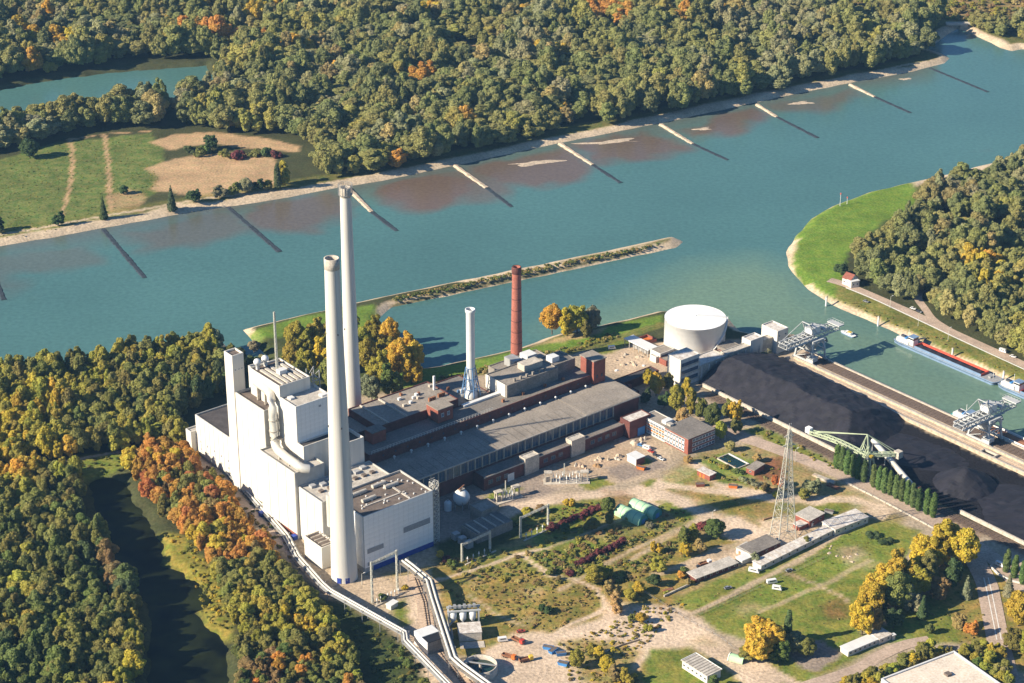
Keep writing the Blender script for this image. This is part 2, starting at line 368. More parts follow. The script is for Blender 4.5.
def trail(c, pts, width, soft=0.6, world=False, k=1.0):
    if c in ('dirt', 'pinkdirt'): TRAILS.append((np.array(pts) if world else poly(pts), width))
    P = np.array(pts) if world else poly(pts)
    lo = P.min(0) - 12; hi = P.max(0) + 12
    i0, i1 = np.searchsorted(gx, (lo[0], hi[0])); j0, j1 = np.searchsorted(gy, (lo[1], hi[1])); sl = (slice(max(j0 - 1, 0), j1 + 1), slice(max(i0 - 1, 0), i1 + 1))
    d = segdist(P, .5 * X[sl] + .5 * wx[sl], .5 * Y[sl] + .5 * wy[sl], False) - width / 2; w = np.clip(0.5 - d / (2 * soft), 0, 1) * k
    cov[sl] = cov[sl] * (1 - w[..., None]) + np.array(COL[c]) * w[..., None]
def abl(*ps): return [pt(a, b) for a, b in ps]
# beyond the river
area('meadow', [(-200, 190), (0, 160), (55, 143), (150, 133), (165, 148), (160, 190), (110, 222), (60, 232), (0, 243), (-200, 285)])
area('straw', [(146, 168), (175, 158), (230, 152), (275, 158), (282, 178), (270, 192), (200, 197), (150, 190), (158, 176)])
area('straw', [(150, 142), (175, 134), (215, 132), (262, 138), (302, 146), (298, 152), (262, 150), (210, 143), (170, 150)])
area('straw', [(108, 196), (130, 188), (146, 196), (140, 212), (112, 215)], k=.7)
trail('straw', [(70, 139), (73, 158), (71, 180), (66, 203), (60, 218)], 3.2)
trail('straw', [(104, 134), (108, 160), (109, 185), (110, 214)], 3.6)
trail('straw', [(69, 140), (104, 134), (150, 131)], 2.5)
area('field', [(690, -20), (700, 4), (735, 12), (800, 8), (880, 2), (905, 14), (955, 22), (975, 12), (1040, 18), (1300, 0), (1300, -60), (690, -60)], 6)
area('field', [(455, 45), (490, 42), (510, 50), (480, 60), (450, 58)], 4)
area('straw', [(735, 14), (770, 20), (800, 24), (795, 28), (760, 24)], 4)
far = (Y > 1390) & (dR > -3)
paint('bank', np.where(far, np.clip((30 - dR) / 6, 0, 1) * .6, 0)); paint('sand', np.where(far & (X < 900), np.clip((13 + 5 * vnoise(X, Y, 30, 21) - dR) / 3, 0, 1), 0))
trail('sand', [(-100, 245), (0, 235), (100, 217), (200, 199), (300, 188), (360, 177), (430, 165), (520, 147), (600, 130), (700, 110), (800, 88), (900, 66), (935, 60)], 3.5)
# peninsula by the harbour mouth
area('lawn', [(912, 180), (870, 189), (832, 203), (806, 219), (791, 238), (784, 255), (790, 272), (806, 288), (838, 300), (842, 282), (846, 255), (880, 225), (918, 202)], 2)
area('bank', [(834, 284), (870, 296), (920, 318), (960, 337), (1024, 366), (1220, 455), (1220, 495), (1024, 398), (960, 366), (900, 340), (838, 310)], 2)
near_sh = (Y <= 1390)
paint('sand', np.where(near_sh & (dR > -4), np.clip((6.0 + 2 * vnoise(X, Y, 25, 22) - dR) / 2, 0, 1), 0))
area('sand', [(783, 250), (792, 236), (800, 237), (793, 252), (793, 266), (802, 282), (830, 301), (822, 306), (790, 280)], 1.5)
trail('pinkdirt', [(812, 296), (850, 310), (900, 330), (960, 357), (1024, 387), (1150, 445)], 2.5, k=.8)
# left bank, mole root
area('lawn', [(60, 366), (100, 360), (150, 351), (205, 341), (212, 352), (140, 366), (70, 380)], 2)
area('lawn', [(248, 332), (285, 321), (335, 310), (375, 304), (378, 340), (300, 362), (270, 356)], 2, k=.9)
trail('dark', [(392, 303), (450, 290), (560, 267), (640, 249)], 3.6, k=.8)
area('grass', [(60, 460), (118, 450), (126, 466), (85, 480), (62, 478)], 2)
trail('dirt', [(20, 471), (62, 462), (110, 453), (140, 449)], 3)
area('marsh', [(160, 530), (185, 538), (205, 560), (222, 582), (236, 640), (205, 632), (200, 605), (185, 575), (165, 560)], 2)
area('marsh', [(196, 600), (222, 596), (232, 628), (212, 630)], 2)
# the works: yard, lawns along the bank
area('yard', abl((-26, -200), (110, -200), (150, -178), (230, -165), (300, -138), (352, -112), (398, -75), (404, -40), (345, -50), (310, -55), (306, 230), (180, 330), (40, 330), (-20, 120), (-24, 20)), 2, world=True)
area('dry', [(560, 502), (640, 492), (700, 452), (760, 442), (850, 488), (905, 520), (870, 560), (760, 600), (690, 605), (560, 595), (440, 605), (436, 560), (520, 530)], 3, k=.72)
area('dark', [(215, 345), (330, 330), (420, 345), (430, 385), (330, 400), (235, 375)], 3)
area('lawn', [(380, 372), (440, 367), (480, 359), (520, 350), (560, 337), (640, 319), (664, 314), (662, 322), (620, 336), (560, 352), (500, 366), (430, 384), (385, 390)], 2)
trail('bank', [(430, 384), (500, 368), (560, 354), (620, 337), (660, 325)], 9, k=.8)
area('straw', [(528, 347), (560, 337), (605, 327), (600, 334), (560, 343)], 2, k=.8)
area('grass', [(596, 349), (625, 340), (632, 345), (600, 358)], 1.5)
area('pinkdirt', [(600, 366), (600, 356), (640, 342), (668, 342), (672, 362), (660, 378), (620, 376)], 2)
area('grey', abl((40, -45), (240, -45), (240, -20), (140, -5), (120, 20), (60, 20), (48, 4)), 2, world=True)
area('grass', [(482, 497), (508, 484), (520, 487), (498, 508)], 1)
area('grass', [(500, 520), (540, 507), (620, 497), (600, 520), (540, 545)], 2)
area('dry', [(380, 575), (470, 560), (540, 552), (580, 545), (700, 535), (760, 540), (740, 560), (660, 600), (640, 640), (560, 660), (440, 655), (415, 600)], 2)
area('dry', [(610, 600), (650, 590), (700, 600), (690, 660), (640, 690), (580, 690), (600, 640)], 2)
area('soil', [(565, 445), (610, 438), (640, 452), (625, 475), (575, 478), (556, 470)], 2)
area('pinkdirt', [(545, 470), (580, 455), (620, 440), (655, 442), (672, 462), (655, 478), (600, 486), (548, 486)], 2, k=.8)
area('grey', [(605, 468), (650, 458), (668, 466), (620, 482)], 1.5)
area('grass', [(580, 481), (602, 478), (615, 485), (588, 490)], 1)
area('grass', [(634, 459), (648, 458), (650, 464), (638, 467)], 1)
area('dirt', [(480, 520), (515, 502), (560, 494), (625, 489), (660, 478), (700, 460), (708, 466), (672, 486), (640, 494), (560, 502), (520, 512), (500, 524)], 1.5)
area('grass', [(662, 478), (690, 465), (706, 474), (690, 482), (668, 486)], 1.5, k=.7)
area('grass', [(642, 482), (656, 479), (660, 483), (648, 487)], 1)
area('lawn', [(700, 462), (724, 452), (752, 460), (760, 474), (742, 480), (712, 470)], 1.5, k=.75)
area('grass', [(716, 472), (750, 482), (745, 490), (712, 480)], 1.5)
area('rusty', [(748, 466), (782, 456), (785, 478), (760, 482)], 2)
area('dry', [(690, 488), (760, 496), (776, 504), (770, 515), (728, 515), (700, 500)], 2)
area('grass', [(700, 492), (725, 496), (745, 508), (730, 512), (710, 504)], 2)
area('soil', [(600, 490), (650, 490), (690, 505), (700, 520), (650, 520), (610, 505)], 1.5, k=.5)
area('dirt', [(625, 492), (660, 488), (712, 506), (760, 528), (790, 540), (775, 548), (735, 540), (690, 520), (650, 504)], 1.5)
area('grass', [(652, 500), (672, 500), (698, 518), (690, 524), (665, 512)], 1.5)
area('dirt', [(708, 480), (740, 486), (790, 494), (860, 497), (900, 512), (880, 520), (830, 506), (780, 503), (720, 494)], 1.5, k=.9)
area('grass', [(812, 506), (848, 497), (852, 510), (826, 518)], 1.5)
area('dirt', [(760, 520), (800, 512), (830, 520), (790, 545), (760, 545)], 2, k=.8)
area('rusty', [(610, 540), (650, 530), (668, 540), (640, 556), (606, 566)], 2)
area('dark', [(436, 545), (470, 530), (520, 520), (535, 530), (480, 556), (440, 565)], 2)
area('grass', [(540, 545), (590, 535), (610, 545), (560, 575), (525, 560)], 2)
area('grass', [(430, 560), (520, 545), (600, 520), (640, 515), (700, 525), (690, 545), (640, 565), (600, 585), (540, 572), (470, 575)], 3, k=.55)
area('dry', [(690, 484), (720, 492), (745, 505), (720, 520), (690, 510)], 3, k=.6)
area('grass', [(770, 505), (800, 500), (812, 512), (790, 520)], 3, k=.6)
area('grass', [(846, 500), (868, 505), (862, 518), (846, 512)], 3, k=.5)
trail('dirt', [(548, 548), (620, 520), (668, 500)], 2.2, k=.7)
trail('dirt', [(640, 488), (668, 497), (700, 512), (735, 530), (770, 545)], 8, k=.9)
trail('dirt', [(660, 484), (720, 492), (790, 500), (850, 500), (880, 508)], 6.5, k=.85)
trail('dirt', [(700, 505), (722, 520), (745, 540)], 1.6, k=.6)
trail('pinkdirt', [(560, 590), (620, 556), (680, 528), (705, 515)], 3.4, k=.7)
trail('pinkdirt', [(690, 566), (712, 556), (742, 552)], 10, k=.9)
area('dirt', [(696, 568), (738, 548), (748, 556), (735, 566), (700, 580)], 1.5, k=.9)
# meadows at the lower edge
area('grass', [(676, 600), (720, 580), (775, 560), (850, 530), (880, 520), (920, 530), (905, 560), (870, 600), (860, 640), (800, 650), (770, 640), (740, 640), (700, 620)], 1.5)
area('lawn', [(742, 582), (800, 560), (860, 528), (890, 532), (880, 560), (820, 590), (760, 610)], 2, k=.25)
area('rusty', [(820, 606), (850, 596), (850, 616), (826, 622)], 3, k=.6)
area('dirt', [(612, 600), (640, 604), (680, 606), (712, 632), (732, 656), (770, 672), (800, 690), (740, 690), (700, 655), (660, 652), (640, 668), (590, 690), (470, 690), (486, 648), (515, 633), (560, 632), (600, 618)], 2)
area('dry', [(560, 640), (610, 640), (640, 652), (630, 680), (590, 690), (572, 660)], 3, k=.85)
area('grass', [(650, 650), (690, 648), (725, 665), (745, 690), (640, 690)], 2)
area('grass', [(770, 660), (820, 640), (850, 636), (870, 650), (830, 672), (790, 690)], 2)
area('lawn', [(855, 640), (880, 625), (930, 625), (925, 640), (880, 645), (868, 652)], 1.5, k=.8)
area('grass', [(900, 600), (960, 590), (985, 600), (985, 640), (930, 645), (890, 630)], 2)
area('grey', [(784, 650), (820, 638), (843, 655), (818, 672), (800, 668)], 1)
area('dry', [(930, 560), (1000, 555), (1060, 600), (1060, 690), (960, 640)], 3)
trail('dirt', [(745, 660), (768, 668), (800, 686)], 6)
trail('dirt', [(520, 553), (548, 575), (575, 580), (596, 588), (606, 602), (600, 612), (570, 625), (550, 636)], 3.2)
trail('dirt', [(548, 548), (520, 553), (490, 565), (455, 575), (430, 582)], 2.6, k=.9)
trail('dirt', [(470, 595), (492, 612), (520, 625)], 2.4, k=.6)
trail('pinkdirt', [(630, 560), (680, 530), (720, 515)], 3.2, k=.8)
trail('pinkdirt', [(655, 575), (690, 562), (720, 548), (760, 540)], 5, k=.8)
trail('pinkdirt', [(685, 618), (740, 590), (800, 560), (860, 520), (880, 512)], 4.0, k=.9)
trail('pinkdirt', [(786, 572), (838, 594), (850, 602)], 1.8, k=.9)
trail('pinkdirt', [(760, 612), (830, 582), (870, 560)], 3.2, k=.6)
area('dirt', [(838, 552), (855, 545), (868, 556), (850, 566)], 3, k=.5)
for i in range(26):
    x = random.uniform(450, 900); y = random.uniform(505, 680); area(random.choice(['pinkdirt', 'grass', 'dry', 'soil']), [(x, y), (x + random.uniform(6, 26), y - random.uniform(3, 9)), (x + random.uniform(10, 30), y + random.uniform(0, 4)), (x + 8, y + random.uniform(4, 9))], 3, k=.35)
# service road strip and the dark grass below the wood
area('yard', [(190, 442), (240, 488), (300, 548), (345, 592), (400, 630), (450, 684), (430, 690), (392, 640), (330, 604), (286, 560), (232, 502), (186, 452)], 2)
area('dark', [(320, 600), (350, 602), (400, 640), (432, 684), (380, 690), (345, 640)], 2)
area('grass', [(388, 604), (410, 596), (416, 620), (400, 628)], 2)
area('dirt', [(400, 575), (430, 570), (440, 590), (446, 640), (470, 690), (432, 690), (412, 640), (405, 600)], 2)
area('pinkdirt', [(330, 590), (380, 575), (410, 575), (400, 600), (360, 602)], 2, k=.8)
# coal yard, quay lane and the tracks beside the poplars
area('coal', abl((310.5, -58), (376, -58), (376, 330), (311, 330)), 1.0, world=True)
area('ballast', abl((300, -40), (309, -40), (309.5, 330), (301, 330)), 1.2, world=True)
area('grass', abl((288, 10), (299, 10), (299, 80), (290, 80)), 1.4, world=True)
area('soil', abl((290, 80), (299, 80), (300, 190), (291, 190)), 1.2, world=True, k=.6)
area('yard', abl((376, -60), (407, -60), (407, 330), (376, 330)), 1.0, world=True)
area('dry', abl((379, -20), (383.5, -20), (383.5, 120), (379, 120)), 1.5, world=True, k=.7)

def grid_mesh(name, X, Y, Z):
    ny, nx = X.shape; me = bpy.data.meshes.new(name)
    co = np.stack([X, Y, Z], -1).reshape(-1, 3).astype(np.float32)
    idx = np.arange(ny * nx).reshape(ny, nx)
    q = np.stack([idx[:-1, :-1], idx[:-1, 1:], idx[1:, 1:], idx[1:, :-1]], -1).reshape(-1, 4)
    me.vertices.add(len(co)); me.vertices.foreach_set('co', co.ravel())
    me.loops.add(q.size); me.loops.foreach_set('vertex_index', q.ravel().astype(np.int32))
    me.polygons.add(len(q)); me.polygons.foreach_set('loop_start', np.arange(0, q.size, 4, dtype=np.int32))
    me.polygons.foreach_set('use_smooth', np.ones(len(q), bool)); me.update(calc_edges=True)
    return me
gm = grid_mesh('ground', X, Y, Z)
at = gm.attributes.new('cover', 'FLOAT_COLOR', 'POINT'); at.data.foreach_set('color', cov.reshape(-1, 4).astype(np.float32).ravel())
gm.materials.append(M('ground_cover')); ground = link('ground', gm); ground['kind'] = 'structure'

# river sheet: shoals between the groynes show through brown
wxs = np.concatenate([-np.geomspace(6000, 820, 8), np.arange(-800, 820, 5.0), np.geomspace(840, 6000, 8)]); wys = np.concatenate([np.arange(1000, 1420, 10.0), np.arange(1420, 2100, 4.0), np.linspace(2110, 2700, 12)])
RX, RY = np.meshgrid(wxs, wys); sh = np.zeros(RX.shape)
rwx = RX + 14 * vnoise(RX, RY, 40, 31) + 6 * vnoise(RX, RY, 15, 32); rwy = RY + 14 * vnoise(RX, RY, 40, 33) + 6 * vnoise(RX, RY, 15, 34)
def shoal(pts, k, soft=9):
    d = sdf(poly(pts, WATER_Z), rwx, rwy); sh[:] = np.maximum(sh, np.clip(0.5 - d / (2 * soft) + .22 * vnoise(RX, RY, 22, 35) + .16 * vnoise(RX * .5 + RY, RY * .5 - RX, 11, 36), 0, 1) * k)
shoal([(375, 183), (440, 172), (480, 185), (470, 198), (430, 207), (385, 203)], 1.0)
shoal([(380, 182), (470, 167), (520, 180), (500, 195), (440, 202), (390, 200)], .8)
shoal([(470, 166), (560, 147), (600, 165), (590, 180), (540, 188), (490, 186)], .95)
shoal([(570, 146), (660, 127), (690, 145), (650, 160), (600, 164)], .95)
shoal([(675, 124), (750, 108), (768, 116), (740, 130), (700, 138)], .95)
shoal([(762, 106), (850, 86), (865, 98), (820, 112), (785, 112)], .7)
shoal([(240, 210), (340, 190), (355, 205), (320, 228), (260, 232)], .85)
shoal([(120, 228), (230, 210), (260, 230), (200, 247), (140, 248)], .65)
shoal([(0, 255), (90, 240), (100, 262), (50, 275), (0, 275)], .45)
shoal([(-200, 292), (0, 252), (20, 290), (-180, 320)], .4)
shoal([(600, 135), (700, 115), (700, 130), (620, 150)], .4)
wm = grid_mesh('river', RX, RY, np.full(RX.shape, WATER_Z))
rim = -sdf(RIVER, RX, RY); sh[:] = np.maximum(sh, np.where((RY > 1400) & (rim > -8) & (RX < 420) & ((RX < 150) | (RY > 1680)) & (RY > 1420 + .3 * (RX + 400)), np.clip((38 + 14 * vnoise(RX, RY, 60, 37) - rim) / 45, 0, 1) * .62, 0))
deep = np.array([0.070, 0.160, 0.148]); harb = np.array([0.135, 0.215, 0.145]); brown = np.array([0.132, 0.094, 0.070])
HB = poly([(560, 330), (640, 300), (700, 270), (760, 262), (800, 275), (860, 318), (1024, 380), (1400, 560), (1400, 660), (1000, 460), (800, 350), (700, 330), (600, 345)], WATER_Z)
hw = np.clip(.5 - sdf(HB, rwx, rwy) / 60, 0, 1)
body = deep + (harb - deep) * hw[..., None]; body = body + (brown - body) * sh[..., None]
at = wm.attributes.new('body', 'FLOAT_COLOR', 'POINT'); at.data.foreach_set('color', np.concatenate([body, np.ones(body.shape[:2] + (1,))], -1).astype(np.float32).ravel())
wm.materials.append(M('river_water')); tag(link('river', wm), None, None, kind='structure')
def sheet(name, pts, z, m):
    me = bpy.data.meshes.new(name); me.from_pydata([(*p, z) for p in pts], [], [tuple(range(len(pts)))]); me.materials.append(M(m))
    o = link(name, me); o['kind'] = 'structure'; return o
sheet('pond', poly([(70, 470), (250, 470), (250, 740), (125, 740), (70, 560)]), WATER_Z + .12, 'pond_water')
def ribbon(name, pts, width, m, z=0.2, world=False, kind='structure'):
    P = [Vector((*p, 0)) for p in pts] if world else [G(*p) for p in pts]
    # resample with a smooth curve
    Q = []
    for i in range(len(P) - 1):
        p0, p1, p2, p3 = P[max(i - 1, 0)], P[i], P[i + 1], P[min(i + 2, len(P) - 1)]
        for k in range(6):
            t = k / 6; Q.append(0.5 * ((2 * p1) + (p2 - p0) * t + (2 * p0 - 5 * p1 + 4 * p2 - p3) * t * t + (3 * p1 - p0 - 3 * p2 + p3) * t ** 3))
    Q.append(P[-1]); vs = []; fs = []
    for i, q in enumerate(Q):
        d = (Q[min(i + 1, len(Q) - 1)] - Q[max(i - 1, 0)]).normalized(); n = Vector((-d.y, d.x, 0)) * width / 2
        vs += [(q.x + n.x, q.y + n.y, z), (q.x - n.x, q.y - n.y, z)]
        if i: fs.append((2 * i - 2, 2 * i - 1, 2 * i + 1, 2 * i))
    me = bpy.data.meshes.new(name); me.from_pydata(vs, [], fs); me.materials.append(M(m)); o = link(name, me)
    if kind: o['kind'] = kind
    return o, Q
ribbon('harbour_road', [(829, 280), (846, 285), (875, 297), (920, 317), (960, 336), (1024, 365), (1200, 446)], 8.5, 'asphalt_pale')
ribbon('harbour_road_edge_line', [(846, 288), (875, 300), (920, 321), (960, 340), (1024, 369.5), (1200, 450)], 1.3, 'paint_line', .24)
ribbon('harbour_side_road', [(960, 336), (935, 321), (925, 309), (918, 296), (930, 280)], 6, 'asphalt_pale', .21)
ribbon('forest_path', [(905, 264), (940, 254), (985, 242), (1030, 226), (1150, 190)], 3.5, 'dirt_road')
ribbon('works_road', [(715, 425), (742, 437), (781, 451), (830, 470), (870, 488), (920, 513), (975, 545), (1010, 575), (1050, 630)], 11, 'asphalt_pale')
ribbon('gate_road', [(958, 530), (968, 548), (985, 580), (990, 600), (998, 640), (1010, 690)], 12, 'asphalt_pale', .23)
for off in (-2.2, 2.2):
    a, Q = ribbon('lane_marking', [(986 + off, 578), (991 + off, 600), (999 + off, 640)], .5, 'paint_line', .27)
ribbon('lower_road', [(700, 720), (760, 700), (850, 672), (880, 656), (905, 645), (930, 640)], 7.5, 'asphalt_pale', .22)
ribbon('service_road', [(186, 447), (232, 492), (290, 552), (325, 590), (360, 604)], 5, 'asphalt_pale')
ribbon('siding_road', [(412, 576), (424, 600), (428, 625), (440, 650), (470, 690)], 9, 'dirt_road', .18)
# ================================================================ VEGETATION
def clump_mesh(name, clumps, nleaf, size, seed, low=-0.5, jitter=.27):
    """foliage: leaf-cluster faces spread over the surface of many overlapping clumps; clumps = [(x,y,z,r)]"""
    rs = np.random.RandomState(seed); cl = np.array(clumps); wts = cl[:, 3] ** 2; wts /= wts.sum()
    P = []; Nn = []
    want = nleaf
    for _ in range(12):
        n = want * 2; k = rs.choice(len(cl), n, p=wts); d = rs.normal(size=(n, 3)); d /= np.linalg.norm(d, axis=1)[:, None]
        d = d[(d[:, 2] > low)]; k = k[:len(d)]
        p = cl[k, :3] + d * (cl[k, 3] * rs.uniform(0.82, 1.08, len(d)))[:, None]
        dist = np.linalg.norm(p[:, None, :] - cl[None, :, :3], axis=2) / cl[None, :, 3]
        ok = (dist < 0.72).sum(1) == 0
        P.append(p[ok]); Nn.append(d[ok])
        if sum(len(q) for q in P) >= nleaf: break
    P = np.concatenate(P)[:nleaf]; Nn = np.concatenate(Nn)[:nleaf]; n = len(P)
    Nn = Nn + rs.normal(size=(n, 3)) * jitter + np.array([0, 0, 0.15]); Nn /= np.linalg.norm(Nn, axis=1)[:, None]
    up = np.where(np.abs(Nn[:, 2:3]) < 0.9, np.array([[0, 0, 1.0]]), np.array([[1.0, 0, 0]]))
    T = np.cross(Nn, up); T /= np.linalg.norm(T, axis=1)[:, None]; B = np.cross(Nn, T)
    an = rs.uniform(0, 6.28, n)[:, None]; T, B = T * np.cos(an) + B * np.sin(an), B * np.cos(an) - T * np.sin(an)
    s = (size * rs.uniform(0.6, 1.25, n))[:, None]; e = rs.uniform(0.55, 1.0, n)[:, None]
    q = np.stack([P - T * s, P - B * s * e + T * s * .2, P + T * s, P + B * s * e - T * s * .15], 1)
    me = bpy.data.meshes.new(name); me.from_pydata(q.reshape(-1, 3).tolist(), [], np.arange(4 * n).reshape(-1, 4).tolist())
    lv = me.attributes.new('leafvar', 'FLOAT', 'FACE')
    cv = rs.rand(len(cl)); nearest = np.linalg.norm(P[:, None, :] - cl[None, :, :3], axis=2).argmin(1)
    lv.data.foreach_set('value', np.clip(0.62 * rs.rand(n) + 0.38 * cv[nearest], 0, 1).astype(np.float32))
    me.materials.append(M('foliage')); me.update(); return me
def broad_clumps(seed, R, z0, z1, n, tops=1, fine=False):
    """clumps of one crown; tops > 1 gives an uneven crown of several leaders"""
    rs = np.random.RandomState(seed)
    if tops > 1:
        out = []
        for k in range(tops):
            an = k * 6.283 / tops + rs.uniform(-.5, .5); zt = z0 + (z1 - z0) * rs.uniform(.68, 1.0) if k else z1
            out += [(x + math.cos(an) * R * .42, y + math.sin(an) * R * .42, z, r) for x, y, z, r in broad_clumps(seed * 7 + k, R * .62, z0, zt, n // tops, 1, n > 100)]
        return out
    out = [(0, 0, (z0 + z1) / 2, R * 0.62), (0, 0, z0 + (z1 - z0) * .32, R * .6)]
    while len(out) < n:
        d = rs.normal(size=3); d /= np.linalg.norm(d); t = rs.uniform(0.50, 0.86)
        zc = (z0 + z1) / 2; hz = (z1 - z0) / 2; w = 1 - 0.25 * max(d[2], 0) - .1 * max(-d[2], 0)
        out.append((d[0] * R * t * w, d[1] * R * t * w, zc + d[2] * hz * t, R * rs.uniform(0.19, 0.40) * (1.0 if n < 60 else .88)))
    return out
def trunk_mesh(name, h, r, seed, branches=5):
    rs = random.Random(seed); m = MB(); m.tube([(0, 0, -1), (0, 0, h * .3), (rs.uniform(-.4, .4), rs.uniform(-.4, .4), h * .75)], [r, r * .8, r * .35], 7)
    for k in range(branches):
        an = k * 6.28 / branches + rs.uniform(-.4, .4); z = h * rs.uniform(.25, .45); l = h * rs.uniform(.22, .34)
        m.tube([(0, 0, z), (math.cos(an) * l * .5, math.sin(an) * l * .5, z + l * .6), (math.cos(an) * l * .85, math.sin(an) * l * .85, z + l * 1.2)], [r * .45, r * .3, r * .12], 5)
    return m.mesh(name, 'bark')
PROTO = []                                                   # (crown mesh, trunk mesh); all about 20 m tall, 7 m radius
for i, (R, z0, z1, n, nl, tp) in enumerate([(7.0, 2.0, 20, 42, 4600, 1), (6.4, 2.0, 21, 44, 4400, 1), (7.6, 2.0, 19, 56, 4800, 2), (5.8, 1.5, 20.5, 36, 3800, 1), (7.0, 1.5, 19.5, 56, 4600, 2)]):
    PROTO.append((clump_mesh('crown', broad_clumps(100 + i, R, z0, z1, n, tp), nl, 0.66, 200 + i, jitter=.46), trunk_mesh('trunk', 19, .42, i)))
FINE = []                                                    # finer crowns for trees that stand alone
for i, (R, z0, z1, n, nl, tp) in enumerate([(7.2, 1.6, 20.5, 78, 7000, 1), (6.8, 1.4, 20.5, 78, 7000, 2), (7.4, 1.6, 19.5, 84, 7400, 3)]):
    FINE.append(clump_mesh('crown', broad_clumps(140 + i, R, z0, z1, n, tp), nl, 0.56, 240 + i, jitter=.5))
pc = [(random.uniform(-.35, .35), random.uniform(-.35, .35), z, 1.05 + 1.15 * math.sin(math.pi * min(1, (z / 19.5) ** .7)) ** .8) for z in np.linspace(1.6, 19.2, 16)]
pc += [(math.cos(k * 2.4) * 1.25, math.sin(k * 2.4) * 1.25, 2.2 + k * .72, .95) for k in range(20)]
PROTO.append((clump_mesh('crown', pc, 1500, 0.62, 301), trunk_mesh('trunk', 18, .3, 9, 0)))           # 5 poplar
cc = [(0, 0, z, max(.5, 3.4 * (1 - z / 20) + .25)) for z in np.linspace(1.5, 19, 14)] + [(math.cos(k * 2.4) * 2.9 * (1 - k / 26), math.sin(k * 2.4) * 2.9 * (1 - k / 26), 1.5 + k * .7, 1.3 * (1 - k / 34)) for k in range(24)]
PROTO.append((clump_mesh('crown', cc, 1500, 0.66, 302), trunk_mesh('trunk', 18, .3, 10, 0)))          # 6 conifer
for i in range(3):                                                                                     # 7-9 shrubs, about 4 m wide, 3 m tall
    rs = random.Random(40 + i); b = [(rs.uniform(-1.5, 1.5), rs.uniform(-1.5, 1.5), rs.uniform(.5, 2.2), rs.uniform(.6, 1.1)) for _ in range(9)]
    PROTO.append((clump_mesh('foliage', b, 260, 0.5, 310 + i), None))

TINT = {'olive': (0.195, 0.190, 0.048), 'green': (0.130, 0.165, 0.044), 'deep': (0.072, 0.105, 0.040), 'yellowgreen': (0.31, 0.28, 0.045), 'yellow': (0.47, 0.355, 0.042), 'gold': (0.49, 0.345, 0.045),
        'orange': (0.46, 0.245, 0.050), 'red': (0.42, 0.165, 0.055), 'brown': (0.235, 0.165, 0.066), 'grey': (0.235, 0.235, 0.130), 'maroon': (0.15, 0.045, 0.045), 'tan': (0.37, 0.29, 0.105), 'poplar': (0.095, 0.145, 0.040)}
WORD = {'olive': 'olive green', 'green': 'mid green', 'deep': 'dark green', 'yellowgreen': 'yellowish green', 'yellow': 'yellow', 'gold': 'golden yellow', 'orange': 'orange', 'red': 'red orange', 'brown': 'brownish',
        'grey': 'grey green', 'maroon': 'dark red', 'tan': 'pale straw coloured', 'poplar': 'dark green'}
def jit(t, s=.16):
    f = 1 + random.uniform(-s, s); return [max(.005, c * f * (1 + random.uniform(-.1, .1))) for c in TINT[t]]
def tree(x, y, h, w, tint, label, group=None, proto=None, name='broadleaf_tree', cat='tree', z=0.0, fine=False):
    """one standing tree: an Empty with its trunk and crown; h height, w crown width in metres"""
    k = random.randrange(5) if proto is None else proto
    cm, tm = PROTO[k]; r = bpy.data.objects.new(name, None); C.objects.link(r); r.location = (x, y, z)
    base_h, base_w = (20.5, (14.5, 13, 15.5, 12, 14.3, 5.6, 7.4)[k])
    r.rotation_euler.z = random.uniform(0, 6.28); r.scale = (w / base_w, w / base_w, h / base_h)
    tag(r, label, cat, group)
    if proto is None and fine: cm = random.choice(FINE); r.scale = (w / 14.4, w / 14.4, h / 20.5)
    t = link('trunk', tm, r); c = link('crown', cm, r); c['tint'] = [v * 1.12 for v in jit(tint)]; return r
def shrub(x, y, w, h, tint, label, group=None):
    o = link('shrub', PROTO[random.choice((7, 8, 9))][0]); o.location = (x, y, 0); o.rotation_euler.z = random.uniform(0, 6.28); o.scale = (w / 4.4, w / 4.4, h / 3.1)
    o['tint'] = jit(tint); tag(o, label, 'shrub', group); return o

def pts_in(P, s, extra=None, seed=0):
    """jittered triangular lattice of points inside a map polygon"""
    rs = np.random.RandomState(seed); lo = P.min(0); hi = P.max(0)
    xs = np.arange(lo[0], hi[0], s); ys = np.arange(lo[1], hi[1], s * .87); XX, YY = np.meshgrid(xs, ys); XX = XX + (np.arange(len(ys)) % 2)[:, None] * s / 2
    XX = XX + rs.uniform(-.34, .34, XX.shape) * s; YY = YY + rs.uniform(-.34, .34, XX.shape) * s
    k = inside(P, XX, YY); return np.stack([XX[k], YY[k]], 1)
PALETTE = {'far': ('gold', 2, 'brown', 5, 'tan', 7, 'grey', 10, 'deep', 7, 'green', 20, 'olive', 30, 'yellowgreen', 17, 'yellow', 2.5, 'orange', 1.5),
           'river': ('tan', 5, 'grey', 40, 'green', 12, 'olive', 30, 'yellowgreen', 8),
           'right': ('brown', 13, 'grey', 9, 'deep', 14, 'green', 24, 'olive', 28, 'tan', 5, 'yellowgreen', 10, 'gold', 2.5),
           'bank': ('deep', 6, 'green', 22, 'olive', 28, 'yellowgreen', 36, 'yellow', 7),
           'lowleft': ('brown', 6, 'deep', 12, 'green', 24, 'olive', 30, 'yellowgreen', 19, 'yellow', 6, 'gold', 3),
           'belt': ('olive', 12, 'brown', 2, 'red', 5, 'orange', 36, 'yellow', 16, 'yellowgreen', 29),
           'belt2': ('brown', 4, 'orange', 6, 'green', 8, 'olive', 34, 'yellowgreen', 40, 'yellow', 8),
           'hedge': ('green', 12, 'olive', 34, 'tan', 6, 'yellowgreen', 38, 'yellow', 10)}
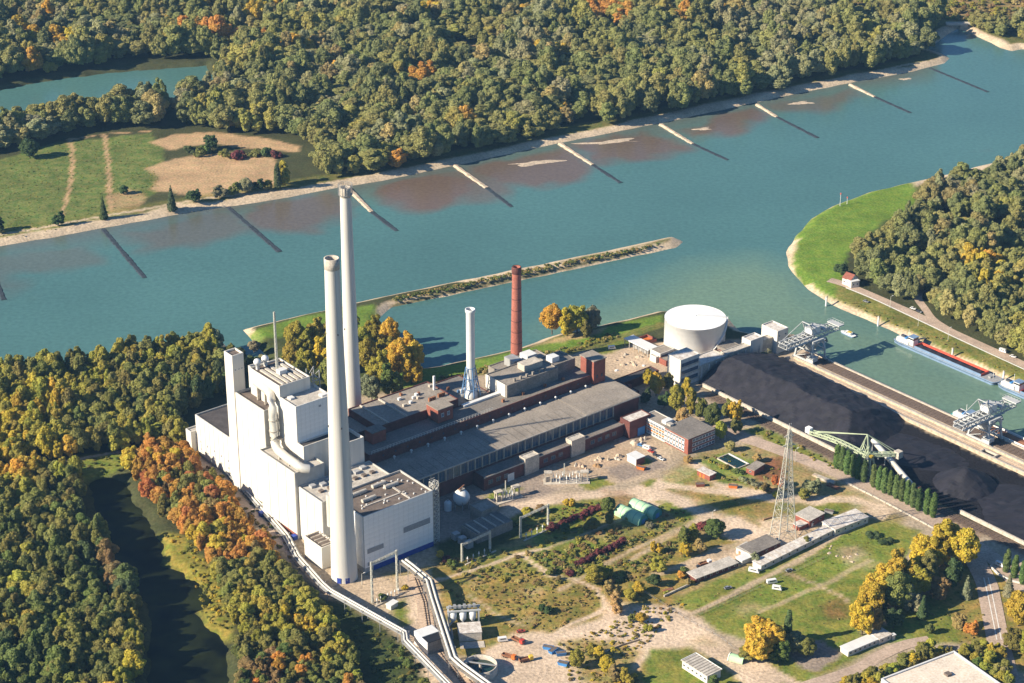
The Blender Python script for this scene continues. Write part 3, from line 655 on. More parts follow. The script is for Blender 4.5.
def pick(pal, x=None, y=None):
    """species by weight; neighbours tend to be of one kind"""
    p = PALETTE[pal]; n, w = p[0::2], np.array(p[1::2], float); w = np.cumsum(w / w.sum())
    if x is None: u = random.random()
    else:
        v = .65 * vnoise(np.array([x]), np.array([y]), 44, 81)[0] + .35 * vnoise(np.array([x]), np.array([y]), 110, 82)[0]
        u = min(.999, max(0, .5 + .72 * v + random.uniform(-.22, .22)))
    return n[int(np.searchsorted(w, u))]
stand = []       # x, y, h, w, tint, wood
def wood(pts, s, h, w, pal, name, seed, world=False, excl=(), hv=.22):
    P = np.array(pts) if world else poly(pts); Q = pts_in(P, s, seed=seed)
    dw = np.minimum(np.minimum(sdf(RIVER, Q[:, 0], Q[:, 1]), sdf(OXBOW, Q[:, 0], Q[:, 1])), sdf(POND, Q[:, 0], Q[:, 1])); keep = dw > (11 if name == 'far' else 5)
    for E in excl: keep &= ~inside(E, Q[:, 0], Q[:, 1])
    for (x, y), d in zip(Q[keep], dw[keep]):
        f = random.uniform(1 - hv, 1 + hv); p = pal
        if name == 'far' and y < 1690 and x < -215: f *= .72
        if callable(p): p = p(x, y)
        f *= 1 + (.34 if name in ('far', 'right') else .2) * vnoise(np.array([x]), np.array([y]), 26, 83)[0]
        if name in ('far', 'right') and vnoise(np.array([x]), np.array([y]), 34, 84)[0] > .62: continue
        stand.append((x, y, h * f, w * random.uniform(.72, 1.28), pick(p, x, y), name))
EX_MEADOW = poly([(-300, 205), (0, 152), (60, 138), (110, 128), (160, 128), (300, 138), (312, 152), (290, 182), (262, 196), (230, 203), (60, 238), (-300, 305)])
EX_FIELD = poly([(690, -100), (700, 6), (735, 14), (800, 12), (890, 6), (925, 22), (955, 26), (962, 34), (1000, 46), (1100, 40), (1400, 30), (1400, -100)])
EX_CLR = poly([(452, 44), (490, 41), (512, 50), (480, 61), (450, 58)])
EX_BANK = poly([(940, 50), (900, 64), (800, 86), (700, 108), (600, 128), (520, 145), (430, 163), (360, 175), (300, 186), (230, 197), (240, 215), (500, 165), (960, 70)])
EX_PEN = poly([(760, 320), (760, 215), (850, 185), (905, 172), (1024, 140), (1300, 70), (1300, 520), (900, 520)])
def far_pal(x, y): return 'river' if (x > 150 and vnoise(np.array([x]), np.array([y]), 90, 51)[0] > -.1 and y > 1750 + .2 * x) else 'far'
wood([(-700, 1500), (-700, 2420), (760, 2420), (760, 1600), (300, 1500)], 14.2, 26, 20.5, far_pal, 'far', 3, True, (EX_MEADOW, EX_FIELD, EX_CLR, EX_BANK, EX_PEN), hv=.22)
wood([(966, 28), (985, 22), (1003, 30), (1000, 44), (985, 42), (972, 36)], 9, 16, 13, 'river', 'far', 4)
wood([(1008, 24), (1200, 0), (1200, 30), (1024, 44)], 10, 16, 13, 'river', 'far', 41)
wood([(928, 193), (1024, 170), (1300, 120), (1300, 480), (1150, 412), (1024, 360), (970, 335), (950, 324), (936, 312), (932, 298), (914, 296), (912, 310), (880, 297), (860, 287), (853, 277), (864, 256), (888, 240), (918, 222)], 10.8, 21, 15.5, 'right', 'right', 5,
     excl=(poly([(900, 262), (940, 251), (985, 239), (1030, 223), (1030, 231), (985, 246), (940, 258), (905, 269)]),))
wood([(-160, 400), (0, 378), (60, 371), (140, 361), (200, 347), (218, 351), (236, 358), (248, 368), (232, 396), (206, 405), (186, 425), (182, 446), (120, 453), (60, 461), (0, 470), (-160, 490)], 8.6, 18, 11.5, 'bank', 'bank', 6)
wood([(-160, 500), (30, 476), (62, 468), (80, 484), (88, 520), (112, 566), (146, 606), (146, 720), (-220, 720)], 8.2, 16, 11, 'lowleft', 'lowleft', 7)
def belt_pal(x, y): return 'belt' if y > 985 + 12 * vnoise(np.array([x]), np.array([y]), 20, 61)[0] else 'belt2'
wood([(124, 466), (150, 452), (184, 450), (200, 468), (240, 514), (280, 562), (316, 606), (340, 640), (378, 720), (236, 720), (234, 636), (226, 600), (212, 576), (190, 545), (165, 522), (140, 496)], 7.0, 12.5, 9.5, belt_pal, 'belt', 8)
wood([(238, 362), (250, 358), (268, 372), (250, 380)], 7.5, 13, 10, 'bank', 'bank', 9)
LBL = {'right': ('in the wood behind the harbour road', 'trees in the wood by the harbour'), 'bank': ('in the riverside wood beside the white boiler house', 'trees in the riverside wood'),
       'lowleft': ('in the wood beyond the dark pond', 'trees in the wood beyond the pond'), 'belt': ('in the belt between dark pond and white works', 'trees in the belt beside the works'), 'far': ('in the far wood', 'far trees')}
near = sorted([t for t in stand if t[5] in ('lowleft', 'belt', 'bank')], key=lambda t: t[1] - (60 if t[5] == 'belt' else 0))
def px_of(x, y):
    f = y * math.cos(PITCH) + CAM_H * math.sin(PITCH); up = y * math.sin(PITCH) - CAM_H * math.cos(PITCH); return 512 + FPX * x / f, 341.5 - FPX * up / f
vis = [t for t in near if -6 < px_of(t[0], t[1])[0] < 1030 and px_of(t[0], t[1])[1] < 705]
single = vis[:122]; sset = set(id(t) for t in single)
def where(t):
    """which stretch of its wood a tree stands in, told by what is beside it"""
    px, py = px_of(t[0], t[1]); size = 'tall' if t[2] > {'belt': 13.5, 'lowleft': 17, 'bank': 19}[t[5]] else ('low' if t[2] < {'belt': 10.8, 'lowleft': 14, 'bank': 15.5}[t[5]] else 'middling')
    if t[5] == 'belt':
        z = 'beside the dark roofed low block' if py < 490 else 'beside the slim stair tower' if py < 530 else 'abreast of the near chimney foot' if py < 585 else 'between lower pond and pipe bridge' if py < 640 else 'at the lower frame edge'
        e = 'on the works side' if px > 168 + (py - 466) * .88 else 'midway' if px > 142 + (py - 466) * .8 else 'on the pond side'
        return size + (' broad' if t[3] > 10.6 else ' slim' if t[3] < 8.2 else ''), f'{z}, {e}'
    if t[5] == 'lowleft':
        z = 'above the pond head' if py < 500 else 'opposite the upper pond' if py < 560 else 'opposite the pond bend' if py < 610 else 'opposite the lower pond'
        e = 'at the water side' if px > 88 + (py - 500) * .25 else 'inside the wood' if px > 45 else 'by the frame edge'
        return size + (' broad' if t[3] > 12.2 else ' slim' if t[3] < 9.6 else ''), f'{z}, {e}'
    return size, 'in the riverside wood beside the white boiler house'
for t in single:
    sz, wh = where(t); w = WORD[t[4]]
    tree(t[0], t[1], t[2], t[3], t[4], f'{sz} {w} tree {wh}', f'{sz} {w} trees {wh}')
rest = [t for t in stand if id(t) not in sset]
def scatter(name, label, cat, items, protos):
    """one mass of vegetation: points carrying scale, turn, kind and tint; items = [(x,y,z,sx,sz,proto index,tint)]"""
    n = len(items); me = bpy.data.meshes.new(name); me.vertices.add(n)
    me.vertices.foreach_set('co', np.array([i[:3] for i in items], np.float32).ravel())
    def attr(nm, ty, key, arr): a = me.attributes.new(nm, ty, 'POINT'); a.data.foreach_set(key, arr)
    attr('scl', 'FLOAT_VECTOR', 'vector', np.array([(i[3], i[3], i[4]) for i in items], np.float32).ravel())
    attr('turn', 'FLOAT', 'value', np.random.uniform(0, 6.28, n).astype(np.float32))
    attr('sort', 'INT', 'value', np.array([i[5] for i in items], np.int32))
    attr('tint', 'FLOAT_COLOR', 'color', np.array([list(i[6]) + [1] for i in items], np.float32).ravel())
    o = link(name, me); tag(o, label, cat, kind='stuff')
    ng = bpy.data.node_groups.new(name, 'GeometryNodeTree'); N = ng.nodes; L = ng.links
    ng.interface.new_socket('Geometry', in_out='INPUT', socket_type='NodeSocketGeometry'); ng.interface.new_socket('Geometry', in_out='OUTPUT', socket_type='NodeSocketGeometry')
    gi = N.new('NodeGroupInput'); go = N.new('NodeGroupOutput'); jn = N.new('GeometryNodeJoinGeometry')
    def named(nm, ty): a = N.new('GeometryNodeInputNamedAttribute'); a.data_type = ty; a.inputs[0].default_value = nm; return a.outputs[0]
    sc, tu, so = named('scl', 'FLOAT_VECTOR'), named('turn', 'FLOAT'), named('sort', 'INT')
    cx = N.new('ShaderNodeCombineXYZ'); L.new(tu, cx.inputs[2]); er = N.new('FunctionNodeEulerToRotation'); L.new(cx.outputs[0], er.inputs[0])
    for k, ob in enumerate(protos):
        oi = N.new('GeometryNodeObjectInfo'); oi.inputs['Object'].default_value = ob; oi.transform_space = 'ORIGINAL'; oi.inputs['As Instance'].default_value = True
        cmp = N.new('FunctionNodeCompare'); cmp.data_type = 'INT'; cmp.operation = 'EQUAL'; L.new(so, cmp.inputs[2]); cmp.inputs[3].default_value = k
        ip = N.new('GeometryNodeInstanceOnPoints'); L.new(gi.outputs[0], ip.inputs['Points']); L.new(cmp.outputs[0], ip.inputs['Selection'])
        L.new(oi.outputs['Geometry'], ip.inputs['Instance']); L.new(er.outputs[0], ip.inputs['Rotation']); L.new(sc, ip.inputs['Scale'])
        L.new(ip.outputs[0], jn.inputs[0])
    L.new(jn.outputs[0], go.inputs[0]); md = o.modifiers.new('scatter', 'NODES'); md.node_group = ng
    return o
SRC = {}
for o in list(C.objects):
    if o.name.startswith('crown'):
        for k in range(5):
            if o.data == PROTO[k][0] and k not in SRC: SRC[k] = o
BW = (14.5, 13, 15.5, 12, 14.3)
items = []
for t in rest:
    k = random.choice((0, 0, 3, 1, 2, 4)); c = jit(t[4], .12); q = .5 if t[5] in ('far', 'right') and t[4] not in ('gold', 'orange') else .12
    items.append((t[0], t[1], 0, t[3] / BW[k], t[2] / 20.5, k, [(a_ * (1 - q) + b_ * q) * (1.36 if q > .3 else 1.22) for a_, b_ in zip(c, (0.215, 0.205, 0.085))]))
scatter('woodland', 'mixed autumn woodland massed along the river banks', 'woodland', items, [SRC[k] for k in range(5)])
print('trees: single', len(single), 'mass', len(items))
# ================================================================ THE WORKS
def panels(T, face, at, lo, hi, z0, z1, nc, nr, m='white_cladding', gap=.42, t=.2, name='cladding_panel'):
    """cladding panels standing proud of a wall; face 'a' looks towards -a, face 'b' looks towards +b"""
    w = (hi - lo) / nc; h = (z1 - z0) / nr; me = None
    for i in range(nc):
        for j in range(nr):
            c = lo + (i + .5) * w; zc = z0 + (j + .5) * h
            if me is None:
                mb = MB()
                if face == 'a': mb.box(-t, .02, -w / 2 + gap / 2, w / 2 - gap / 2, -h / 2 + gap / 2, h / 2 - gap / 2)
                else: mb.box(-w / 2 + gap / 2, w / 2 - gap / 2, -t, .02, -h / 2 + gap / 2, h / 2 - gap / 2)
                me = mb.mesh(name, m)
            o = link(name, me, T.r); o.location = T.p(at, c, zc) if face == 'a' else T.p(c, at, zc)
def openings(T, face, at, cs, zs, w, h, glass='glass_dark', frame='frame_white', name='window', proud=.16):
    """windows: frame as the part, pane as its sub-part"""
    f = MB(); e = .22; g = MB(); p = proud
    def bx(m, u0, u1, v0, v1, d0, d1):
        if face == 'a': m.box(-d1, -d0, u0, u1, v0, v1)
        else: m.box(u0, u1, -d1, -d0, v0, v1)
    bx(f, -w / 2 - e, -w / 2, -h / 2 - e, h / 2 + e, 0, p); bx(f, w / 2, w / 2 + e, -h / 2 - e, h / 2 + e, 0, p); bx(f, -w / 2, w / 2, -h / 2 - e, -h / 2, 0, p); bx(f, -w / 2, w / 2, h / 2, h / 2 + e, 0, p)
    bx(f, -.07, .07, -h / 2, h / 2, .03, p - .02); bx(g, -w / 2, w / 2, -h / 2, h / 2, 0, .06)
    fm = f.mesh(name, frame); gmsh = g.mesh('pane', glass)
    for c in cs:
        for z in zs:
            o = link(name, fm, T.r); o.location = T.p(at, c, z) if face == 'a' else T.p(c, at, z); link('pane', gmsh, o)

# ---- white boiler house with its blocks
T = Thing('boiler_house', 'tall white stepped boiler house with slim stair tower and big silver duct', 'power station', 10, -100)
T.block(1, 24, -180, -131.9, 0, 28, roof='roof_dark', wall='joint_grey')
panels(T, 'a', 1, -180, -132, 1.5, 28, 9, 1)
T.box('roof_hatch', 'white_metal', 12, 15, -140, -136, 27.2, 28.2)
T.block(-3, 8, -186, -180, 0, 17, roof='roof_light')
openings(T, 'a', .86, [-175, -167, -159, -151, -143], (6, 11), 1.1, 1.8)
T.block(-3.9, 3.8, -131.9, -123.05, 0, 90, roof='roof_brown', par=1.2)
openings(T, 'b', -123.05, (-2.2, 0.2, 2.2), (80.5,), .8, .9)
T.block(-3.2, 8, -123, -92, 0, 66.5, roof='roof_brown', par=1.4, wall='joint_grey')
panels(T, 'a', -3.2, -122.9, -92.1, 2.2, 66.5, 5, 2, gap=.3)
T.block(16, 29, -139, -118.1, 0, 72, roof='roof_light', par=1.1, wall='white_concrete'); T.block(4.5, 29, -118, -70.4, 0, 75, roof='roof_light', par=1.1, wall='white_concrete')
panels(T, 'b', -70.4, 4.7, 28.8, 52, 75, 8, 8, 'panel_pale', .1, .08)
T.block(4.3, 25.2, -118.1, -86.3, 74, 82, roof='roof_brown', par=1.0)
for k in range(5): T.box('roof_ridge', 'roof_light', 7.5 + 3.4 * k, 9.2 + 3.4 * k, -112, -88, 81, 81.9)
T.box('roof_box', 'white_metal', 13, 18, -103, -99, 81, 84)
T.box('plant_cabinet', 'white_metal', 24, 28, -76, -72.5, 73.9, 75.2)
T.box('plant_cabinet', 'white_metal', 8, 11, -84.5, -81, 73.9, 75)
T.box('louvre', 'louvre_grey', 20, 21.5, -70.3, -70.1, 70, 71.2)
for (da, db) in ((8, -115), (14, -116)):
    T.part('roof_ventilator', 'white_metal', MB().lathe([(1.1, 81), (1.1, 84), (2.1, 84.6), (2.3, 86), (1.6, 87.2), (.05, 87.6)], 14, T.p(da, db, 0)[:2]))
fr = MB()
for zz in np.arange(40, 82, 6):
    for (u, v) in ((29.2, -96), (34.2, -96), (29.2, -90), (34.2, -90)): fr.bar(T.p(u, v, zz), T.p(u, v, zz + 6), .5)
    for (u, v, u2, v2) in ((29.2, -96, 34.2, -96), (34.2, -96, 34.2, -90), (34.2, -90, 29.2, -90)): fr.bar(T.p(u, v, zz), T.p(u2, v2, zz), .5); fr.bar(T.p(u, v, zz), T.p(u2, v2, zz + 6), .3)
T.part('lift_frame', 'steel_grey', fr)
T.block(4.4, 29.2, -70.3, -64.2, 0, 52, roof='roof_dark', par=.9)
T.block(27.7, 40.4, -72, -55.7, 0, 50, roof='roof_dark', par=2.2, wall='white_concrete')
T.box('roof_box', 'white_metal', 29, 33, -70.5, -66, 47.8, 53)
T.block(-8, 12, -91.9, -55, 0, 43, roof='roof_light', par=1, wall='joint_grey')
panels(T, 'a', -8, -91.8, -55.1, 3, 43, 4, 1)
T.box('plinth', 'brick_red', -8.25, -7.9, -91, -55.2, 0, 2.9)
openings(T, 'a', -8.15, [-79], (18, 21, 24, 27), .7, .9)
for bb in (-90.5, -56.2): T.box('door_canopy', 'base_blue', -11, -8.2, bb - 1.8, bb + 1.2, 0, 2.6)
T.block(-6, 43, -54.9, -31.1, 0, 34, roof='roof_light', par=.9, wall='joint_grey')
panels(T, 'a', -6, -54.8, -31.2, 2, 34, 3, 1)
for k in range(7):
    T.box('roof_unit', 'louvre_grey', -1 + 5.8 * k, 2.2 + 5.8 * k, -52 + (k % 2) * 2, -49 + (k % 2) * 2, 33, 34.6)
    T.box('roof_unit', 'roof_brown', 0 + 5.9 * k, 2.6 + 5.9 * k, -44, -41.5, 33, 34.3)
T.block(0, 48, -31, 0, 0, 36.3, roof='roof_brown', par=1.2, wall='joint_grey')
panels(T, 'b', 0, .2, 47.8, 3.2, 36.3, 14, 11, 'panel_pale', .1, .1)
panels(T, 'a', 0, -30.8, -.2, 3.2, 36.3, 3, 1, 'panel_pale')
T.box('plinth', 'base_blue', 6, 47.8, -.1, .14, 0, 3.1)
for k in range(12): T.box('louvre', 'louvre_grey', 27, 45.5, .12, .3 + .02 * (k % 2), 16.2 + k * .3, 16.42 + k * .3)
for k in range(10): T.box('louvre', 'louvre_grey', 2, 13, .12, .3, 12 + k * .3, 12.22 + k * .3)
for k in range(8): T.box('louvre', 'louvre_grey', 2, 14, .12, .3, 4.2 + k * .3, 4.42 + k * .3)
for (u, v) in ((10, -24), (10, -15), (24, -25), (29, -20)):
    T.part('roof_monitor', 'roof_light', MB().tube([T.p(u, v, 36), T.p(u + 9, v, 36)], 1.3, 10))
T.box('roof_walk', 'roof_light', 33, 34.2, -29, -3, 35.1, 35.5); T.box('roof_walk', 'roof_light', 8, 36, -11, -10, 35.1, 35.5)
for k in range(26): T.box('roof_vent', 'white_metal', *(lambda u, v: (u, u + .7, v, v + .7))(random.uniform(4, 46), random.uniform(-29, -2)), 35.1, 35.9)
T.part('gas_duct', 'pipe_silver', MB().tube([T.p(-3.0, -27, 20), T.p(-3.0, -27, 40)], 2.6, 14).tube([T.p(-3, -27, 39), T.p(3, -27, 39)], 2.2, 14))
T.block(-16, -6.1, -36, -18.5, 0, 14, roof='roof_brown', par=1.2)
fr = MB()
for k in range(5): fr.bar(T.p(-15, -34 + 3.6 * k, 14.6), T.p(-7, -34 + 3.6 * k, 14.6), .5)
T.part('roof_beam', 'concrete', fr)
# silver flue duct down the face
T.part('flue_duct', 'pipe_silver', MB().tube([T.p(*q) for q in ((4.2, -111, 75.5), (3.6, -98, 75.2), (2.4, -93, 74.4), (.9, -90, 72.4), (.1, -88.3, 69), (0, -88, 64), (0, -88, 51), (-.3, -87.3, 48), (-1.2, -85, 46), (-2.6, -80, 45.4), (-3.6, -70, 45.4), (-4, -56.5, 45.4))], 2.5, 18))
T.part('duct_elbow', 'pipe_silver', MB().tube([T.p(-4, -57, 45.4), T.p(-3.2, -54, 45), T.p(0, -52.5, 44)], [2.7, 2.7, 2.6], 16))
for zz in (54, 61): T.part('duct_clamp', 'concrete', MB().tube([T.p(0, -88, zz), T.p(0, -88, zz + .7)], 2.8, 18))
T.box('duct_bracket', 'concrete', -2, 5, -89, -85, 48.5, 49.2)
for b_ in (-108, -100): T.box('duct_stool', 'concrete', 2.4, 5, b_ - .4, b_ + .4, 65.4, 73.4)
for b_ in (-76, -66): T.box('duct_stool', 'concrete', -5, -2, b_ - .4, b_ + .4, 42, 43.6)
mst = MB()
def lattice(m, p, w0, w1, z0, z1, n, t):
    """square lattice column from z0 to z1, half widths w0 to w1"""
    zs = [z0 + (z1 - z0) * (1 - (1 - i / n) ** 1.25) for i in range(n + 1)] if w0 != w1 else [z0 + (z1 - z0) * i / n for i in range(n + 1)]
    f = lambda z: w0 + (w1 - w0) * (z - z0) / (z1 - z0); cs = ((-1, -1), (1, -1), (1, 1), (-1, 1))
    for i in range(n):
        a, b = zs[i], zs[i + 1]; wa, wb = f(a), f(b)
        for k in range(4):
            c, d = cs[k], cs[(k + 1) % 4]; P = lambda q, w, z: (p[0] + q[0] * w, p[1] + q[1] * w, z)
            m.bar(P(c, wa, a), P(c, wb, b), t); m.bar(P(c, wa, a), P(d, wb, b), t * .6); m.bar(P(d, wa, a), P(c, wb, b), t * .6); m.bar(P(c, wb, b), P(d, wb, b), t * .6)
lattice(mst, T.p(15, -105, 0)[:2], .6, .35, 82, 119, 14, .22)
T.part('aerial_mast', 'pylon_steel', mst)

# ---- chimneys
def chimney(label, px, base_y, h, r0, r1, cap, m='white_concrete'):
    g = G(px, base_y); t = Thing('chimney', label, 'chimney', loc=(g.x, g.y + r0, 0), rot=0)
    prof = [(r0 * 1.04, -1), (r0, 0)] + [(r1 + (r0 - r1) * (1 - k / 14) ** 1.25, h * k / 14) for k in range(1, 14)] + [(r1, h - 6)]
    t.part('shaft', m, MB().lathe(prof, 48)); t.part('cap', cap, MB().lathe([(r1 + .02, h - 6), (r1 + .12, h - 5.9), (r1 + .12, h), (r1 - .7, h), (r1 - .8, h - 9)], 48))
    t.part('flue', 'paint_black', MB().disc(r1 - .75, h - 8, 32))
    lad = MB()
    for s in (-.35, .35): lad.bar((s + 2, -r0 - .15, 2), (s + 2 * r1 / r0, -r1 - .25, h - 1), .1)
    t.part('ladder', 'steel_grey', lad); return t
c1 = chimney('tallest near white concrete chimney rising in front of the boiler house', 343.5, 584, 192, 7.4, 3.95, 'concrete')
for an in (-1.25, -1.9): c1.part('door', 'base_blue', MB().box(7.0, 7.5, -1.2, 1.2, 0, 3.4)).rotation_euler.z = an
for k in range(4):
    for z in (95, 150): c1.part('warning_light', 'paint_black', MB().box(-.25, .25, -.3, .3, z, z + .9)).location = (math.cos(.4 + k * 1.57) * 5.6, math.sin(.4 + k * 1.57) * 5.6, 0)
c2 = chimney('slimmer white chimney with railed crown behind the near tall one', 353.5, 436, 165, 5.7, 3.35, 'concrete')
rl = MB()
for k in range(20):
    a0, a1 = k * 2 * math.pi / 20, (k + 1) * 2 * math.pi / 20
    for z in (166.1, 167.1): rl.bar((4.3 * math.cos(a0), 4.3 * math.sin(a0), z), (4.3 * math.cos(a1), 4.3 * math.sin(a1), z), .16)
    rl.bar((4.3 * math.cos(a0), 4.3 * math.sin(a0), 160.5), (4.3 * math.cos(a0), 4.3 * math.sin(a0), 167.1), .18)
    rl.add([(3.4 * math.cos(a0), 3.4 * math.sin(a0), 160.5), (4.4 * math.cos(a0), 4.4 * math.sin(a0), 160.5), (4.4 * math.cos(a1), 4.4 * math.sin(a1), 160.5), (3.4 * math.cos(a1), 3.4 * math.sin(a1), 160.5)], [(0, 1, 2, 3)])
c2.part('crown_gallery', 'steel_grey', rl)
# steel stack on the old works' roof
g3 = AB(471, 393, 25); T = Thing('steel_chimney', 'short white steel chimney with blue support frame on the flat roof', 'chimney', g3[0], g3[1])
T.part('shaft', 'white_metal', MB().lathe([(2.7, 22), (2.7, 80), (3.2, 81.5), (3.2, 83), (2.5, 83), (2.4, 79)], 32)); T.part('flue', 'rust', MB().disc(2.45, 81, 24))
T.part('shaft_foot', 'white_metal', MB().lathe([(4.2, 22), (4.2, 24.5), (2.75, 27.5)], 24))
fr = MB()
for k in range(6):
    an = k * math.pi / 3 + .2; e = lambda r, z, q=an: (r * math.cos(q), r * math.sin(q), z); n2 = an + math.pi / 3
    fr.bar(e(6.2, 24), e(3.0, 43), .5)
    for z, r in ((29, 5.4), (36, 4.2), (43, 3.1)): fr.bar(e(r, z), (r * math.cos(n2), r * math.sin(n2), z), .35)
    fr.bar(e(5.4, 29), (4.2 * math.cos(n2), 4.2 * math.sin(n2), 36), .25)
T.part('support_frame', 'steel_blue', fr)
# brick chimney
g = G(516.5, 366); t = Thing('brick_chimney', 'round red brick chimney with iron bands behind the old works', 'chimney', loc=(g.x, g.y + 4, 0), rot=0)
t.part('shaft', 'brick_chimney', MB().lathe([(4.1, -1)] + [(4.1 - 1.2 * k / 10, 7.1 * k) for k in range(11)] + [(2.2, 71), (2.1, 66)], 32))
t.part('cap', 'brick_dark', MB().lathe([(2.95, 66), (3.35, 67.5), (3.35, 70), (2.95, 71.2)], 32)); t.part('flue', 'paint_black', MB().disc(2.2, 68, 24))
for z in range(8, 64, 8): r = 4.1 - 1.2 * z / 71 + .08; t.part('iron_band', 'brick_dark', MB().lathe([(r, z), (r, z + .5)], 32))

# ---- turbine hall
T = Thing('turbine_hall', 'long grey roofed brick turbine hall with tall window bays', 'factory hall', 55, -42)
x = lambda a: a - 55
T.part('wall', 'brick_dark', MB().hexa([T.p(55, -43, 0), T.p(244, -43, 0), T.p(244, -73, 0), T.p(55, -73, 0)], [T.p(55, -43, 18), T.p(244, -43, 18), T.p(244, -73, 18), T.p(55, -73, 18)]))
rf = MB()
for (a0, a1, dz) in ((54.5, 128, 0), (128.1, 199, .12), (199.1, 244.6, .3)):
    rf.add([T.p(a0, -42.2, 18.0 + dz), T.p(a1, -42.2, 18.0 + dz), T.p(a1, -58, 18.9 + dz), T.p(a0, -58, 18.9 + dz), T.p(a0, -73.2, 18.4 + dz), T.p(a1, -73.2, 18.4 + dz),
            T.p(a0, -42.2, 17.5), T.p(a1, -42.2, 17.5), T.p(a0, -73.2, 17.5), T.p(a1, -73.2, 17.5)], [(0, 1, 2, 3), (3, 2, 5, 4), (6, 7, 1, 0), (4, 5, 9, 8), (0, 3, 4, 8, 6), (1, 7, 9, 5, 2)])
roof = T.part('roof', 'roof_grey', rf)
for k in range(34):
    sm = MB().bar(T.p(57 + 5.55 * k, -42.6, 18.35), T.p(57 + 5.55 * k, -58, 19.25), .18, .12).build('roof_seam', 'roof_grey_dark', roof)
T.box('eaves_gutter', 'roof_light', 54.5, 244.6, -42.2, -41.85, 17.4, 18.1)
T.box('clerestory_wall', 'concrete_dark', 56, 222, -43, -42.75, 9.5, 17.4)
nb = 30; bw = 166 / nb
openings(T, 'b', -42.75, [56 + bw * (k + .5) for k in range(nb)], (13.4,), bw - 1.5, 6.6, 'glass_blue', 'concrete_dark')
pm = MB().box(-.22, .22, -.5, 0, 9.5, 17.4).mesh('pilaster', 'concrete')
for k in range(nb + 1): o = link('pilaster', pm, T.r); o.location = T.p(56 + bw * k, -42.75, 0)
vm = MB().lathe([(.5, 0), (.5, 1.4), (.95, 1.6), (.6, 2.2), (.02, 2.4)], 10).mesh('roof_ventilator', 'white_metal')
for k in range(13): o = link('roof_ventilator', vm, T.r); o.location = T.p(72 + 12.6 * k, -70.5, 18.6)
# lean-to workshop in front of the hall
T = Thing('workshop_range', 'low brick workshop range along the foot of the turbine hall', 'workshop', 100, -36)
T.block(110, 222, -42.7, -32.3, 0, 9, wall='brick_dark', roof='roof_grey_dark', par=.5)
T.box('eaves_strip', 'concrete', 110, 222, -32.3, -32.0, 8.4, 9.15)
T.block(178, 189, -37, -31.2, 0, 11.5, wall='concrete', roof='roof_light', par=.4, wname='penthouse_wall', rname='penthouse_roof')
T.block(141, 152, -37, -31.2, 0, 11.5, wall='concrete', roof='roof_light', par=.4, wname='penthouse_wall', rname='penthouse_roof')
T.block(222.1, 240, -36, -27, 0, 12, wall='brick_dark', roof='roof_rust_white', par=.4)
T.box('gate', 'paint_blue', 229, 235, -26.95, -26.7, 0, 5.5); T.box('gate', 'frame_white', 128, 133, -32.2, -31.9, 0, 5)
openings(T, 'b', -32.25, [115, 121, 127, 158, 164, 170, 196, 202, 208, 214], (4.6,), 3, 2.4, 'glass_blue', 'concrete_dark')
# bunker bay and old boiler houses behind
T = Thing('bunker_bay', 'long brick bunker bay with grey roof behind the turbine hall', 'factory hall', 60, -80)
T.block(56, 231, -92, -73.3, 0, 25, wall='brick_dark', roof='roof_grey_dark', par=.6)
rb = MB()
for k in range(40): rb.bar(T.p(58 + 2.3 * k, -73.8, 24.8), T.p(58 + 2.3 * k, -73.8, 27), .15)
for z in (26, 27): rb.bar(T.p(58, -73.8, z), T.p(150, -73.8, z), .15)
T.part('roof_railing', 'pipe_silver', rb)
for a in (162, 178, 196, 211): T.box('roof_ventilator', 'rust', a, a + 1.6, -80.5, -79, 24.3, 26.4)
T.box('roof_skylight', 'white_metal', 139, 176, -91.6, -88.8, 24.4, 25.7)
openings(T, 'b', -73.3, [66 + 9 * k for k in range(18)], (22,), 1.2, 1.2, 'glass_blue', 'brick_dark')
T = Thing('old_boiler_house', 'broad flat roofed old boiler house beside the slim white chimney', 'factory hall', 80, -110)
T.block(76, 137, -124, -92.1, 0, 30, wall='brick_dark', roof='roof_grey', par=.6)
T.block(137.1, 168, -132, -92.15, 0, 22, wall='brick_dark', roof='roof_grey_dark', par=.5)
T.block(66, 76, -122, -100, 0, 26, wall='brick_dark', roof='roof_grey', par=.5)
T.box('roof_divider', 'concrete', 98, 98.9, -123, -93, 29.4, 30.4); T.box('roof_divider', 'concrete', 84, 84.8, -123, -93, 29.4, 30.3)
for (a, b) in ((121, -102), (129, -103)):
    for q in range(3): T.box('roof_fan', 'rust', a + q * 1.9, a + 1.3 + q * 1.9, b, b + 1.4, 29.4, 31.8)
T.box('pipe_stack', 'white_metal', 133, 134.2, -113, -111.8, 29.4, 39)
T.box('stair_house_wall', 'brick_red', 112.6, 124, -92.3, -80.5, 25.2, 34); T.box('stair_house_roof', 'roof_grey', 112.2, 124.4, -92.6, -80.2, 34, 34.5)
T.box('stair_house_wall', 'brick_red', 66, 76, -92, -84, 24.6, 32); T.box('stair_house_roof', 'roof_grey_dark', 65.7, 76.3, -92.2, -83.7, 32, 32.4)
openings(T, 'b', -80.5, (116, 120.5), (30,), 1.6, 2.2, 'glass_blue', 'frame_white')
for k in range(9): T.box('roof_unit', random.choice(['white_metal', 'rust', 'concrete']), *(lambda u, v: (u, u + random.uniform(1, 3), v, v + random.uniform(1, 2)))(random.uniform(100, 134), random.uniform(-122, -106)), 29.4, 31)
for k in range(10): T.box('roof_unit', random.choice(['white_metal', 'rust', 'steel_blue']), *(lambda u, v: (u, u + random.uniform(1, 3), v, v + random.uniform(1, 2)))(random.uniform(139, 164), random.uniform(-130, -104)), 21.5, 23.5)
